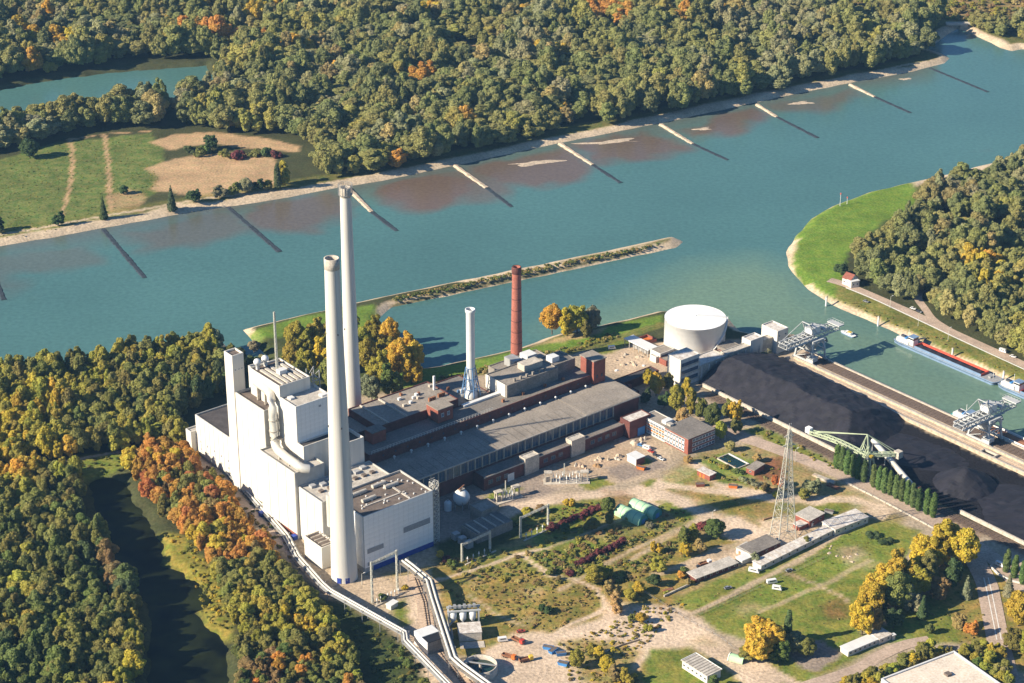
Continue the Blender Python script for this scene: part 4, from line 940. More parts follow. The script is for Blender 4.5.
T = Thing('filter_house', 'grey blue filter house with pale end wall on the old works', 'factory hall', 172, -90)
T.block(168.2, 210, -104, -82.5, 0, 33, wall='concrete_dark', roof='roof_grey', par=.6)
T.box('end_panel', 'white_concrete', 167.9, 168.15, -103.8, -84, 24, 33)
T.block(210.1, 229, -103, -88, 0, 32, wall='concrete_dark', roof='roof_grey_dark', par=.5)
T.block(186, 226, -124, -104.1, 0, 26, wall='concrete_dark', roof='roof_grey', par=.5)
T.box('roof_platform', 'concrete', 190, 204, -99, -91, 32.4, 36.5); T.box('roof_unit', 'white_metal', 213, 219, -98, -92, 31.5, 35); T.box('roof_unit', 'steel_grey', 196, 203, -120, -110, 25.5, 31)
T.box('roof_unit', 'white_metal', 209, 217, -120, -112, 25.5, 30)
for k in range(6): T.box('roof_ventilator', 'concrete_dark', 176 + 5 * k, 177.2 + 5 * k, -86, -84.8, 32.4, 34.6)
T = Thing('brick_tower', 'square red brick tower with flat roof ending the bunker bay', 'tower', 235, -78)
T.block(230.2, 240, -84, -71, 0, 35, wall='brick_red', roof='roof_grey', par=.4); T.box('roof_slab', 'roof_grey', 229.6, 240.6, -84.6, -70.4, 35, 35.6)
openings(T, 'b', -71, (233, 237), (12, 18, 24), 1.2, 1.8, 'glass_blue', 'brick_dark')
T = Thing('brick_annex', 'low brick annex with tarred roof at the foot of the square tower', 'workshop', 250, -80)
T.block(240.2, 262, -82, -62, 0, 8, wall='brick_dark', roof='roof_grey', par=.4); T.block(262.1, 296, -88, -80, 0, 6, wall='brick_dark', roof='roof_dark', par=.4)
T.box('roof_cover', 'paint_blue', 241, 244, -80, -76, 7.7, 9.4); T.box('chimney_pot', 'brick_red', 259, 261, -70, -68, 7.7, 10.5)

# ---- office block
T = Thing('office_block', 'three storey office block with white window bands and red brick end', 'office building', 248, -8)
T.block(236.6, 248, -32, -10.2, 0, 10.3, wall='white_concrete', roof='roof_grey', par=.3)
T.block(236.5, 259, -10.1, 11, 0, 10.6, wall='brick_red', roof='roof_grey_dark', par=.3)
T.box('roof_edge', 'roof_grey_dark', 236.1, 259.4, -10.5, 11.4, 10.6, 10.9)
T.box('stair_cap', 'white_metal', 240, 246, -17, -13, 10, 12); T.box('stair_cap', 'roof_light', 239, 242, -11.5, -8, 10.6, 12.2)
for z in (1.9, 5.2, 8.5): openings(T, 'a', 236.45, [-30 + 2.62 * k for k in range(15)], (z,), 1.9, 1.5, 'glass_blue', 'frame_white')
for z in (3.55, 6.85):
    for k in range(15): T.box('spandrel_panel', 'paint_orange' if k < 8 else 'frame_white', 236.3, 236.5, -30.9 + 2.62 * k, -29.1 + 2.62 * k, z - .5, z + .5)
for z in (1.9, 5.2, 8.5): openings(T, 'b', 11, [241.5 + 2.75 * k for k in range(7)], (z,), 2.2, 1.7, 'glass_blue', 'frame_white')

# ---- oil tank
tc = AB(695.3, 317.3, 21); T = Thing('storage_tank', 'large round white storage tank with spiral stair near the water', 'tank', tc[0], tc[1])
print('tank', tc)
T.part('shell', 'white_metal', MB().lathe([(21, -.5), (21, 20.6), (21.25, 20.7), (21.25, 21.1)], 72)); T.part('roof', 'panel_pale', MB().lathe([(21.2, 20.9), (14, 21.7), (7, 22.2), (.02, 22.4)], 72))
st = MB(); n = 40
for k in range(n):
    an = math.radians(-115 + 75 * k / n); an2 = math.radians(-115 + 75 * (k + 1) / n); z, z2 = 21 * k / n, 21 * (k + 1) / n
    f = lambda q, r, h: (r * math.cos(q), r * math.sin(q), h)
    st.hexa([f(an, 21.05, z), f(an2, 21.05, z2), f(an2, 22.3, z2), f(an, 22.3, z)], [f(an, 21.05, z + .5), f(an2, 21.05, z2 + .5), f(an2, 22.3, z2 + .5), f(an, 22.3, z + .5)])
    st.bar(f(an, 22.3, z + 1.3), f(an2, 22.3, z2 + 1.3), .12)
T.part('spiral_stair', 'white_metal', st)
an = math.radians(-40); T.part('roof_walkway', 'white_metal', MB().bar((21.3 * math.cos(an), 21.3 * math.sin(an), 21.4), (1, -1, 22.7), 1.3, .5)); T.part('roof_hatch', 'white_metal', MB().box(-.7, .7, -.7, .7, 22.3, 22.8))
for k in range(7): T.part('shell_course', 'white_metal', MB().lathe([(21.04, 2.9 * k + 2.6), (21.06, 2.9 * k + 2.7)], 72))
# ---- coal handling gallery
T = Thing('coal_gallery', 'long cream coal gallery with stepped tower at the head of the coal yard', 'gallery', 302, -70)
T.block(297, 314, -73, -60.5, 0, 20, wall='white_concrete', roof='roof_rust_white', par=.5)
for z in (13.5, 8, 2.6): T.box('cornice_band', 'concrete', 296.8, 314.2, -60.45, -60.2, z, z + 1.1); T.box('ribbon_window', 'glass_blue', 298, 313, -60.42, -60.3, z + 1.2, z + 3.6)
T.block(314.1, 340, -74, -60.7, 0, 10.5, wall='concrete', roof='roof_rust_white', par=.5); T.block(312, 322, -82, -74.1, 0, 13, wall='concrete', roof='roof_grey', par=.5)
T.block(340.1, 362, -67, -60.8, 0, 11.5, wall='concrete', roof='roof_light', par=.4); T.block(362.1, 374, -69, -60.6, 0, 15, wall='white_concrete', roof='roof_rust_white', par=.7)
T.block(374.1, 383.9, -66, -60.7, 0, 11.5, wall='concrete', roof='roof_light', par=.4)
for k in range(9): T.box('buttress', 'white_concrete', 316 + 6.8 * k, 317 + 6.8 * k, -60.65, -60.1, 0, 9.5)
T = Thing('transfer_tower', 'cream boxy transfer tower with rust stained roof at the harbour edge', 'tower', 390, -66)
T.block(384, 394.5, -72, -57, 0, 17, wall='white_concrete', roof='roof_rust_white', par=.7); T.box('conveyor_port', 'steel_grey', 386, 390, -57, -56.7, 5, 9)
openings(T, 'b', -57, (386, 392), (13,), 1.3, 1.3, 'glass_dark', 'frame_white')
T = Thing('pump_house', 'small brick pump house with grey roof between tank and gallery', 'shed', 350, -75)
T.block(342, 350, -78, -71, 0, 6, wall='brick_red', roof='roof_grey', par=.3); T.block(350.1, 363, -82, -72, 0, 8, wall='concrete_dark', roof='roof_grey_dark', par=.3)
T.box('door', 'frame_white', 345, 347, -70.98, -70.8, 0, 2.6)
T = Thing('unloading_shed', 'long white open sided shed roof beside the storage tank', 'shed', 320, -118)
sp = AB(638, 332, 5), AB(664, 345, 5)
T.box('roof', 'white_metal', 312, 321, -133, -108, 5, 5.6)
for k in range(6):
    for a in (312.6, 320.4): T.box('post', 'steel_grey', a - .2, a + .2, -132.5 + 4.7 * k, -132 + 4.7 * k, 0, 5)
T.box('pump_unit', 'steel_grey', 315, 318, -128, -112, .1, 2)
T = Thing('weigh_house', 'small grey roofed white office beside the unloading shed', 'office', 318, -100)
T.block(313, 326, -107, -97, 0, 6.5, wall='white_concrete', roof='roof_grey', par=.3); T.block(310, 313, -104, -98, 0, 4.5, wall='white_concrete', roof='roof_light', par=.3); T.box('ribbon_window', 'glass_blue', 314, 325, -96.95, -96.8, 3, 5)
T.block(312, 320, -96.9, -90, 0, 4, wall='brick_red', roof='roof_grey', par=.3)
T = Thing('bund_pit', 'brick red bund pit beside the white storage tank', 'pit', 330, -125)
T.box('floor', 'paint_orange', 322, 334, -133, -124, .05, .3)
for (a0, a1, b0, b1) in ((321.6, 322, -133.4, -123.6), (334, 334.4, -133.4, -123.6), (322, 334, -133.4, -133), (322, 334, -124, -123.6)): T.box('kerb_wall', 'brick_red', a0, a1, b0, b1, 0, 2)
# ================================================================ HARBOUR, COAL YARD
def ab_box(name, m, a0, a1, b0, b1, z0, z1, kind='structure'):
    o = MB().box(0, a1 - a0, -(b1 - b0), 0, z0, z1).build(name, m); o.location = W(a0, b0, 0); o.rotation_euler.z = AX
    if kind: o['kind'] = kind
    return o
ab_box('quay', 'quay_top', 384, 404.3, -50, 330, -9, .35)
ab_box('quay_track_bed', 'ballast', 392.5, 402.4, -46, 330, .3, .5)
ab_box('quay_coping', 'concrete', 403.2, 404.6, -50, 330, -3, .9)
ab_box('quay_lane', 'dirt_road', 379.2, 384.5, -46, 330, -.5, .16)
def rails(a_list, b0, b1, z, name='railway_track'):
    for a in a_list:
        t = Thing(name, TRK.pop(0), 'railway track', a, b0)
        for s in (-.75, .75): t.box('rail', 'rail_steel', a + s - .12, a + s + .12, b0, b1, z + .16, z + .4)
        sl = MB()
        me = MB().box(-1.3, 1.3, -.14, .14, z + .02, z + .18).mesh('sleeper', 'sleeper'); nsl = 0
        st_ = 3.2
        while b0 + st_ * nsl < b1: o = link('sleeper', me, t.r); o.location = t.p(a, b0 + st_ * nsl + .5, 0); nsl += 1
TRK = ['quay railway track nearest the harbour water', 'quay railway track in the middle of the dark bed', 'quay railway track along the pale dividing wall', 'siding rails between coal wall and poplars', 'siding rails nearest the grass strip by the coal wall']
rails((401, 398, 395), -45, 200, .5); rails((306.5, 303.2), -35, 210, .1)
def wall_thing(name, label, m, a0, a1, b0, b1, h, n, buttress=0):
    t = Thing(name, label, 'wall', a0, b0); L_ = (b1 - b0) / n
    me = MB().box(0, a1 - a0, -L_ + .08, 0, 0, h).mesh('wall_section', m)
    for k in range(n): o = link('wall_section', me, t.r); o.location = t.p(a0, b0 + k * L_, 0)
    t.box('coping', 'concrete', a0 - .12, a1 + .12, b0, b1, h, h + .18); return t
wall_thing('retaining_wall', 'pale wall between coal heaps and quay lane', 'quay_top', 376.3, 377.6, -48, 240, 2.2, 30)
wall_thing('retaining_wall', 'long pale wall dividing quay lane from quay railway', 'quay_top', 387.2, 388.6, -44, 240, 1.6, 30)
wall_thing('retaining_wall', 'pale wall at the landward foot of the big coal heap', 'concrete', 309.5, 310.5, -52, 76, 2.2, 16)
wall_thing('retaining_wall', 'pale wall beyond the poplars at the end of coal yard', 'concrete', 310.0, 311, 164, 260, 2.2, 12)
t = Thing('stair_pit', 'dark concrete pit set into the quay lane wall', 'pit', 380, 126)
for (a0, a1, b0, b1) in ((378, 379, 123, 134), (383, 384, 123, 134), (379, 383, 123, 123.8), (379, 383, 133.2, 134)): t.box('kerb_wall', 'concrete', a0, a1, b0, b1, 0, 1.6)
t.box('floor', 'paint_black', 379, 383, 123.8, 133.2, .1, .3)

def heap(name, label, a0, a1, b0, b1, f, n=1.5):
    aa = np.arange(a0, a1 + .1, n); bb = np.arange(b0, b1 + .1, n); AA, BB = np.meshgrid(aa, bb)
    H = f(AA, BB); H = np.maximum(H + .5 * vnoise(AA, BB, 5, 71) * (H > .3) + .36 * vnoise(AA, BB, 2.6, 72) * (H > .3) + .28 * vnoise(AA * .25, BB, 2.2, 73) * (H > 1), -.4)
    me = grid_mesh(name, AA - a0, -(BB - b0), H); me.polygons.foreach_set('use_smooth', np.zeros(len(me.polygons), bool)); me.materials.append(M('coal'))
    me.flip_normals(); o = link(name, me); o.location = W(a0, b0, 0); o.rotation_euler.z = AX; tag(o, label, 'coal heap'); return o
def f1(a, b):
    # steep face towards the works, top sloping gently to the quay wall, conical near end
    face = (a - 311.5) * .62; top = 15 - .19 * np.maximum(a - 335, 0) + .8 * vnoise(a, b, 16, 76); back = (377 - a) * .9 + 1.5
    bc = np.clip(b, -34, 38); d = np.sqrt(((a - 338) * .75) ** 2 + (b - bc) ** 2); cone = 26 - .66 * np.where((b > 38) | (b < -34), d, 0)
    return np.minimum(np.minimum(face, top), np.minimum(back, cone))
heap('coal_heap', 'long black ridge shaped coal heap below the cream gallery', 311, 376, -58, 86, f1)
heap('coal_heap', 'small black conical coal heap beyond the poplar row', 314, 372, 118, 172, lambda a, b: 12.5 - .64 * np.sqrt((a - 340) ** 2 + (b - 144) ** 2) + .5 * vnoise(a, b, 9, 77))
heap('coal_heap', 'low spread of black coal at the far end of the yard', 311, 376, 150, 260, lambda a, b: 4.2 - .15 * np.maximum(0, np.abs(a - 346) - 10) - .13 * np.maximum(0, 190 - b) + .6 * vnoise(a, b, 16, 78), 3.0)
heap('coal_heap', 'shallow coal bed between long ridge and stacker', 311, 376, 70, 130, lambda a, b: 2.6 - .12 * np.abs(a - 350) - .05 * np.abs(b - 100) + .6 * vnoise(a, b, 14, 79), 3.0)

# ---- ship unloaders: portal crane, boom square to the quay
def unloader(label, b0):
    t = Thing('ship_unloader', label, 'crane', 396, b0, group='ship unloaders on the quay'); P = lambda a, b, z: t.p(396 + a, b0 + b, z)
    for a in (-6.5, 6.5):
        for b in (-8, 8):
            m = MB(); m.bar(P(a, b, 1.2), P(a * .8, b * .8, 16), 1.1); t.part('leg', 'crane_grey', m)
            w = MB()
            for k in (-1.6, 0, 1.6): w.box(*sorted((P(a - .4, b + k - .6, 0)[0], P(a + .4, b + k + .6, 0)[0])), *sorted((P(a, b + k - .6, 0)[1], P(a, b + k + .6, 0)[1])), .4, 1.5)
            t.part('wheel_truck', 'crane_dark', w)
    m = MB()
    for a in (-6.5, 6.5): m.bar(P(a, -9, 2), P(a, 9, 2), 1.0); m.bar(P(a * .9, -8, 9), P(a * .9, 8, 9), .7); m.bar(P(a, -8, 2), P(a * .9, 8, 9), .35); m.bar(P(a * .9, -8, 9), P(a * .8, 8, 16), .35)
    for b in (-8, 8): m.bar(P(-6, b * .9, 9), P(6, b * .9, 9), .7); m.bar(P(-6.5, b, 2), P(6, b * .9, 9), .4); m.bar(P(6, b * .9, 9), P(-5.2, b * .8, 16), .4); m.bar(P(-5.5, b * .8, 16), P(5.5, b * .8, 16), 1.2)
    t.part('portal_frame', 'crane_grey', m)
    for b in (-3.6, 3.6):
        m = MB()
        for z in (16.5, 19.5): m.bar(P(-28, b, z), P(24, b, z + .06), .7)
        for k in range(17): m.bar(P(-28 + 3.06 * k, b, 16.5), P(-28 + 3.06 * (k + .5), b, 19.5), .35); m.bar(P(-28 + 3.06 * (k + .5), b, 19.5), P(-28 + 3.06 * (k + 1), b, 16.5), .35)
        m.box(*sorted((P(-27, b, 0)[0], P(12, b, 0)[0])), *sorted((P(0, b - .9, 0)[1], P(0, b + .9, 0)[1])), 15.9, 16.3)
        t.part('boom_girder', 'crane_grey', m)
    m = MB()
    for k in range(13): m.bar(P(-28 + 4.3 * k, -3.6, 19.6), P(-28 + 4.3 * k, 3.6, 19.6), .4); m.bar(P(-28 + 4.3 * k, -3.6, 16.5), P(-28 + 4.3 * k, 3.6, 16.5), .3)
    t.part('cross_beam', 'crane_grey', m)
    t.part('belt', 'crane_dark', MB().box(*sorted((P(-27.5, 0, 0)[0], P(2, 0, 0)[0])), *sorted((P(0, -1.6, 0)[1], P(0, 1.6, 0)[1])), 16.8, 17.4))
    def bx(a0, a1, q0, q1, z0, z1): return MB().box(*sorted((P(a0, 0, 0)[0], P(a1, 0, 0)[0])), *sorted((P(0, q0, 0)[1], P(0, q1, 0)[1])), z0, z1)
    t.part('machine_house', 'white_metal', bx(-3.5, 5, -3.2, 3.2, 20.1, 24)); t.part('machine_house_roof', 'crane_grey', bx(-3.8, 5.3, -3.5, 3.5, 24, 24.4)); t.part('trolley', 'crane_grey', bx(8, 12, -3.8, 3.8, 20, 21.6))
    t.part('tip_platform', 'crane_grey', bx(21, 26, -5.5, 5.5, 19.6, 20.4)); t.part('cabin', 'white_metal', bx(5, 7.6, 4.2, 6.6, 12.5, 15.6))
    t.part('cabin_window', 'glass_dark', bx(5.2, 7.65, 4.15, 6.65, 13.8, 15.0))
    m = MB(); h0 = [P(-5, -5, 13), P(5, -5, 13), P(5, 5, 13), P(-5, 5, 13)]; h1 = [P(-1.2, -1.2, 6), P(1.2, -1.2, 6), P(1.2, 1.2, 6), P(-1.2, 1.2, 6)]; m.hexa(h1, h0); t.part('hopper', 'crane_grey', m)
    m = MB()
    for b in (-3.4, 3.4): m.bar(P(-2, b, 20), P(-6, b, 28.5), .55); m.bar(P(2, b, 20), P(-6, b, 28.5), .5); m.bar(P(-6, b, 28.5), P(-25, b, 19.8), .3); m.bar(P(-6, b, 28.5), P(16, b, 20), .3)
    m.bar(P(-6, -3.4, 28.5), P(-6, 3.4, 28.5), .5); t.part('stay_frame', 'crane_grey', m)
    m = MB()
    for k in range(6): m.bar(P(24 + .4 * k, -5.3 + 2.1 * k, 20.4), P(24 + .4 * k, -5.3 + 2.1 * k, 21.6), .14)
    m.bar(P(21, -5.4, 21.6), P(26, -5.4, 21.6), .14); m.bar(P(21, 5.4, 21.6), P(26, 5.4, 21.6), .14); m.bar(P(26, -5.4, 21.6), P(26, 5.4, 21.6), .14); t.part('railing', 'crane_grey', m)
    m = MB(); m.bar(P(14, 0, 20), P(14, 0, 12), .15); m.add([P(12.4, -1.6, 9), P(15.6, -1.6, 9), P(15.6, 1.6, 9), P(12.4, 1.6, 9), P(13.2, -.8, 12), P(14.8, -.8, 12), P(14.8, .8, 12), P(13.2, .8, 12)], [(3, 2, 1, 0), (4, 5, 6, 7), (0, 1, 5, 4), (1, 2, 6, 5), (2, 3, 7, 6), (3, 0, 4, 7)]); t.part('grab', 'crane_dark', m)
    m = MB(); m.box(*sorted((P(-7, 0, 0)[0], P(-2, 0, 0)[0])), *sorted((P(0, 9, 0)[1], P(0, 3, 0)[1])), 2.5, 5.5); t.part('drive_house', 'crane_grey', m)
    return t
unloader('grey portal ship unloader beside the cream transfer tower', -37); unloader('grey portal ship unloader standing over the green barge', 113)

# ---- stacker on the yard rails, behind the poplars
T = Thing('coal_stacker', 'pale green coal stacker with long arched boom behind the poplars', 'stacker', 304.5, 98)
P = T.p
def truss(m, p, q, dep, wid, n, t, arch=0):
    p = Vector(p); q = Vector(q); d = (q - p).normalized(); s = d.cross(Vector((0, 0, 1))).normalized() * wid / 2
    pos = lambda k: p.lerp(q, k / n) + Vector((0, 0, arch * math.sin(math.pi * k / n)))
    for k in range(n):
        a, b = pos(k), pos(k + 1); up = Vector((0, 0, dep))
        for e in (-1, 1):
            m.bar(a + s * e, b + s * e, t); m.bar(a + s * e + up, b + s * e + up, t); m.bar(a + s * e, (b if k % 2 else a) + s * e + up, t * .6); m.bar(a + s * e + (up if k % 2 else up * 0), b + s * e + (up * 0 if k % 2 else up), t * .7)
        m.bar(a - s, a + s, t * .7); m.bar(a - s + up, b + s + up, t * .5)
m = MB(); truss(m, P(304, 97, 11), P(300, 53, 11.2), 2.0, 2.6, 14, .5, 1.6); T.part('boom', 'crane_green', m)
T.part('boom_belt', 'pipe_silver', MB().bar(P(304, 97, 12.2), P(302, 75, 13.9), 1.6, .3).bar(P(302, 75, 13.9), P(300, 53, 12.4), 1.6, .3))
T.part('boom_head', 'panel_pale', MB().box(*sorted((P(298.4, 0, 0)[0], P(301.6, 0, 0)[0])), *sorted((P(0, 50.5, 0)[1], P(0, 54, 0)[1])), 11.5, 15))
m = MB(); truss(m, P(305, 97, 12), P(319, 106, 11.4), 1.8, 2.6, 6, .5); T.part('counter_jib', 'crane_green', m)
cwp = P(320.5, 107, 0); T.part('counterweight', 'concrete', MB().box(cwp[0] - 2, cwp[0] + 2, cwp[1] - 2, cwp[1] + 2, 9.8, 14.2))
m = MB()
for s in (-1.5, 1.5):
    m.bar(P(304 + s, 99, 12), P(306, 94, 25), .55); m.bar(P(304 + s, 91, 12.4), P(306, 94, 25), .55); m.bar(P(304 + s, 95, 12), P(305 + s * .5, 96.5, 18.5), .4); m.bar(P(304 + s, 99, 12), P(305 + s * .5, 92.6, 18.5), .35)
T.part('mast', 'crane_green', m)
m = MB()
for s in (-1.2, 1.2): m.bar(P(306, 94, 25), P(300.6 + s, 58, 14), .35); m.bar(P(306, 94, 25), P(319 + s, 105, 13.6), .35)
T.part('stay', 'crane_green', m)
m = MB()
for (a, b) in ((-2.6, -3.5), (2.6, -3.5), (2.6, 3.5), (-2.6, 3.5)): m.bar(P(304.8 + a, 98 + b, .6), P(304.8 + a * .5, 98 + b * .5, 11), .8)
m.bar(P(302.2, 94.5, 1), P(302.2, 101.5, 1), .8); m.bar(P(307.4, 94.5, 1), P(307.4, 101.5, 1), .8); T.part('undercarriage', 'crane_green', m)
T.part('cabin', 'white_metal', MB().box(*sorted((P(305.5, 0, 0)[0], P(308, 0, 0)[0])), *sorted((P(0, 88, 0)[1], P(0, 91, 0)[1])), 9.8, 12.4)); T.part('turntable', 'steel_grey', MB().lathe([(2.2, 10.4), (2.2, 11.6), (1.2, 11.7)], 18, P(304.8, 98, 0)[:2]))
T.part('drive_motor', 'paint_yellow', MB().box(*sorted((P(303, 0, 0)[0], P(305, 0, 0)[0])), *sorted((P(0, 98, 0)[1], P(0, 101, 0)[1])), 12.2, 13.6))
T = Thing('yard_conveyor', 'pale covered yard conveyor sloping down behind the poplar row', 'conveyor', 318, 104)
P = T.p; m = MB(); pts = [(326, 82, 9.5), (311.5, 126, 2.5)]
m.tube([P(*p) for p in pts], 1.7, 10); T.part('hood', 'pipe_silver', m)
for k in range(7):
    a, b, z = [326 + (311.5 - 326) * k / 6, 82 + 44 * k / 6, 9.5 - 7 * k / 6]; T.part('trestle', 'steel_grey', MB().bar(P(a, b, 0), P(a, b, max(z - 1, .5)), .6))
for k in range(5): T.part('drive_unit', random.choice(['white_metal', 'steel_grey', 'rust']), MB().box(*(lambda q: (q[0] - 1, q[0] + 1, q[1] - .8, q[1] + .8))(P(311 + random.uniform(-2.5, 2.5), 126 + k * 2.6, 0)), 0, random.uniform(1.2, 2.8)))

# ---- vessels
def hull(L_, Wd, h, bow=.14, stern=.06):
    """plan outline of a barge: x along, bow at +x"""
    o = []
    for k in range(9): s = k / 8; o.append((L_ / 2 - L_ * bow * s ** 1.8 if k else L_ / 2, Wd / 2 * math.sin(s * math.pi / 2)))
    o += [(-L_ / 2 + L_ * stern, Wd / 2), (-L_ / 2, Wd / 2 * .72)]
    return o + [(x, -y) for x, y in o[::-1] if abs(y) > 1e-6]
def prism(m, o, z0, z1, f=1.0):
    n = len(o); m.add([(x * f, y * f, z0) for x, y in o] + [(x, y, z1) for x, y in o], [tuple(range(n))[::-1], tuple(range(n, 2 * n))] + [(k, (k + 1) % n, n + (k + 1) % n, n + k) for k in range(n)]); return m
def barge(label, a, b0, b1, hullm, deckm, coam, stern_house=True, Wd=10.5, cargo='coal', z=WATER_Z, bow=.14):
    L_ = b1 - b0; t = Thing('cargo_barge', label, 'barge', loc=W(a, (b0 + b1) / 2, z), rot=AX - math.pi / 2, group='barges in the harbour')   # bow towards +b
    o = hull(L_, Wd, 2.6, bow); t.part('hull', hullm, prism(MB(), o, -.8, 2.4, .97)); t.part('deck', deckm, prism(MB(), [(x * .99, y * .94) for x, y in o], 2.4, 2.46)); t.part('rubbing_strake', 'paint_black', prism(MB(), [(x * 1.002, y * 1.01) for x, y in o], 1.5, 1.75))
    x0, x1 = -L_ / 2 + 19, L_ / 2 - 13; wy = Wd / 2 - 1.3
    for (n_, q0, q1, m_) in (('coaming', wy, wy + .35, coam[0]), ('coaming', -wy - .35, -wy, coam[1])): t.part(n_, m_, MB().box(x0, x1, q0, q1, 2.46, 4.1))
    for xe in (x0, x1): t.part('coaming', coam[0], MB().box(xe - .3, xe, -wy, wy, 2.46, 4.1))
    m = MB(); nx = 24; vs = []
    for i in range(nx + 1):
        for j in range(5): vs.append((x0 + (x1 - x0 - .4) * i / nx, -wy + 2 * wy * j / 4, 2.55 + (0 if j in (0, 4) else (1.0 if j != 2 else 1.7)) * (.75 + .35 * math.sin(i * 1.7)) * (0 if i in (0, nx) else 1)))
    m.add(vs, [(i * 5 + j, (i + 1) * 5 + j, (i + 1) * 5 + j + 1, i * 5 + j + 1) for i in range(nx) for j in range(4)]); t.part('cargo', cargo, m)
    xs = -L_ / 2
    if stern_house:
        t.part('deckhouse', 'hull_white', MB().box(xs + 2.5, xs + 13, -Wd / 2 + 1.6, Wd / 2 - 1.6, 2.46, 5.0)); w = t.part('wheelhouse', 'hull_white', MB().box(xs + 12, xs + 16.5, -2.6, 2.6, 2.46, 8.0))
        MB().box(xs + 11.9, xs + 16.6, -2.65, 2.65, 6.2, 7.4).build('window_band', 'glass_dark', w); MB().box(xs + 11.6, xs + 16.9, -3, 3, 8.0, 8.25).build('roof', 'hull_blue', w)
        t.part('mast', 'frame_white', MB().bar((xs + 10, 0, 5), (xs + 10, 0, 12), .2)); t.part('car', 'car_dark', MB().box(xs + 4, xs + 7.6, -.9, .9, 5.02, 6.3)); t.part('hatch', 'paint_blue', MB().box(xs + 8, xs + 9.6, -2, 2, 5.0, 5.8))
    t.part('anchor_winch', 'steel_grey', MB().box(L_ / 2 - 9, L_ / 2 - 7, -1.6, 1.6, 2.46, 3.6)); t.part('bow_mast', 'frame_white', MB().bar((L_ / 2 - 6, 0, 2.4), (L_ / 2 - 6, 0, 7), .18)); return t
barge('blue coal barge with white wheelhouse and red coaming moored along the far bank', 470, -24, 66, 'hull_blue', 'steel_grey', ('paint_red', 'hull_blue'), bow=.035)
barge('second coal barge lashed ahead of the one with red coaming', 470.3, 66.6, 160, 'hull_blue', 'steel_grey', ('paint_red', 'hull_blue'))
barge('green decked barge lying alongside the quay below the unloader', 410.6, 76, 190, 'hull_green', 'paint_teal', ('hull_white', 'hull_white'), True, 11, 'rust')
p0 = W(450.4, -52, WATER_Z); t = Thing('motor_boat', 'small white motor boat under way in the harbour basin', 'boat', loc=p0, rot=AX - math.pi / 2 - math.pi)
o = hull(13, 4.2, 1.4, .3, .05); t.part('hull', 'hull_blue', prism(MB(), o, -.4, .9, .9)); t.part('deck', 'hull_white', prism(MB(), [(x * .98, y * .96) for x, y in o], .9, 1.0)); t.part('cabin', 'hull_white', MB().box(-3.4, 2.0, -1.4, 1.4, 1.0, 2.6)); t.part('cabin_roof', 'paint_yellow', MB().box(-3, 0, -1.2, 1.2, 2.6, 2.75)); t.part('window_band', 'glass_dark', MB().box(-2, 2.05, -1.45, 1.45, 1.8, 2.4))
# mooring posts and navigation lights
for i, (px, py, lab) in enumerate([(878, 326, 'white mooring post in the water off the grassy harbour bank'), (952, 358, 'white mooring post beside the red barge coaming'), (1003, 381, 'white mooring post at the frame edge by the barge'), (826, 306, 'white mooring post at the harbour mouth')]):
    g = G(px, py, WATER_Z); t = Thing('mooring_post', lab, 'post', loc=g, rot=0, group='mooring posts'); t.part('pile', 'white_metal', MB().lathe([(.7, -2), (.7, 7)], 12)); t.part('cap', 'concrete', MB().lathe([(.9, 7), (.9, 7.4), (.02, 7.7)], 12))
g = G(868, 322, -2); t = Thing('gangway', 'grey footbridge from the bank to the moored barge', 'gangway', loc=W(483, -10, 0), rot=AX); t.part('deck', 'concrete_dark', MB().bar((0, 0, .3), (-10, 0, 1.4), 1.8, .3))
for s in (-.9, .9): t.part('handrail', 'steel_grey', MB().bar((0, s, 1.4), (-10, s, 2.4), .12))
for k, (px, py) in enumerate([(840, 206), (847, 204)]):
    t = Thing('beacon_mast', ('tall' if k == 0 else 'short') + ' river light mast at the tip of the lawn', 'mast', loc=G(px, py), rot=0); t.part('pole', 'white_metal', MB().lathe([(.25, 0), (.15, 10 - 5 * k)], 8)); t.part('lamp', 'paint_red', MB().lathe([(.5, 10 - 5 * k), (.5, 11 - 5 * k), (.05, 11.4 - 5 * k)], 10))
# ---- groynes of dumped stone
def groyne(pts, label, k):
    P = [G(x, y, WATER_Z) for x, y in pts]; t = Thing('groyne', label, 'groyne', loc=P[0], rot=0, group='stone groynes on the far bank'); rs = random.Random(k)
    for i in range(len(P) - 1):
        dry = (i == 0 and len(P) == 3); a, b = P[i] - P[0], P[i + 1] - P[0]; d = (b - a).normalized(); s = Vector((-d.y, d.x, 0)); n = max(6, int((b - a).length / 3)); vs = []
        for j in range(n + 1):
            c = a.lerp(b, j / n); w = (2.9 if dry else 3.4) + rs.uniform(-.7, .7); h = (1.5 - .9 * j / n if dry else .32) + rs.uniform(-.06, .12)
            vs += [tuple(c - s * w + Vector((0, 0, -.6))), tuple(c - s * w * .4 + Vector((0, 0, h))), tuple(c + s * w * .4 + Vector((0, 0, h * .9))), tuple(c + s * w + Vector((0, 0, -.6)))]
        t.part('dry_crest' if dry else 'wet_crest', 'stone_pale' if dry else 'stone_wet', MB().add(vs, [(j * 4 + q, (j + 1) * 4 + q, (j + 1) * 4 + q + 1, j * 4 + q + 1) for j in range(n) for q in range(3)]))
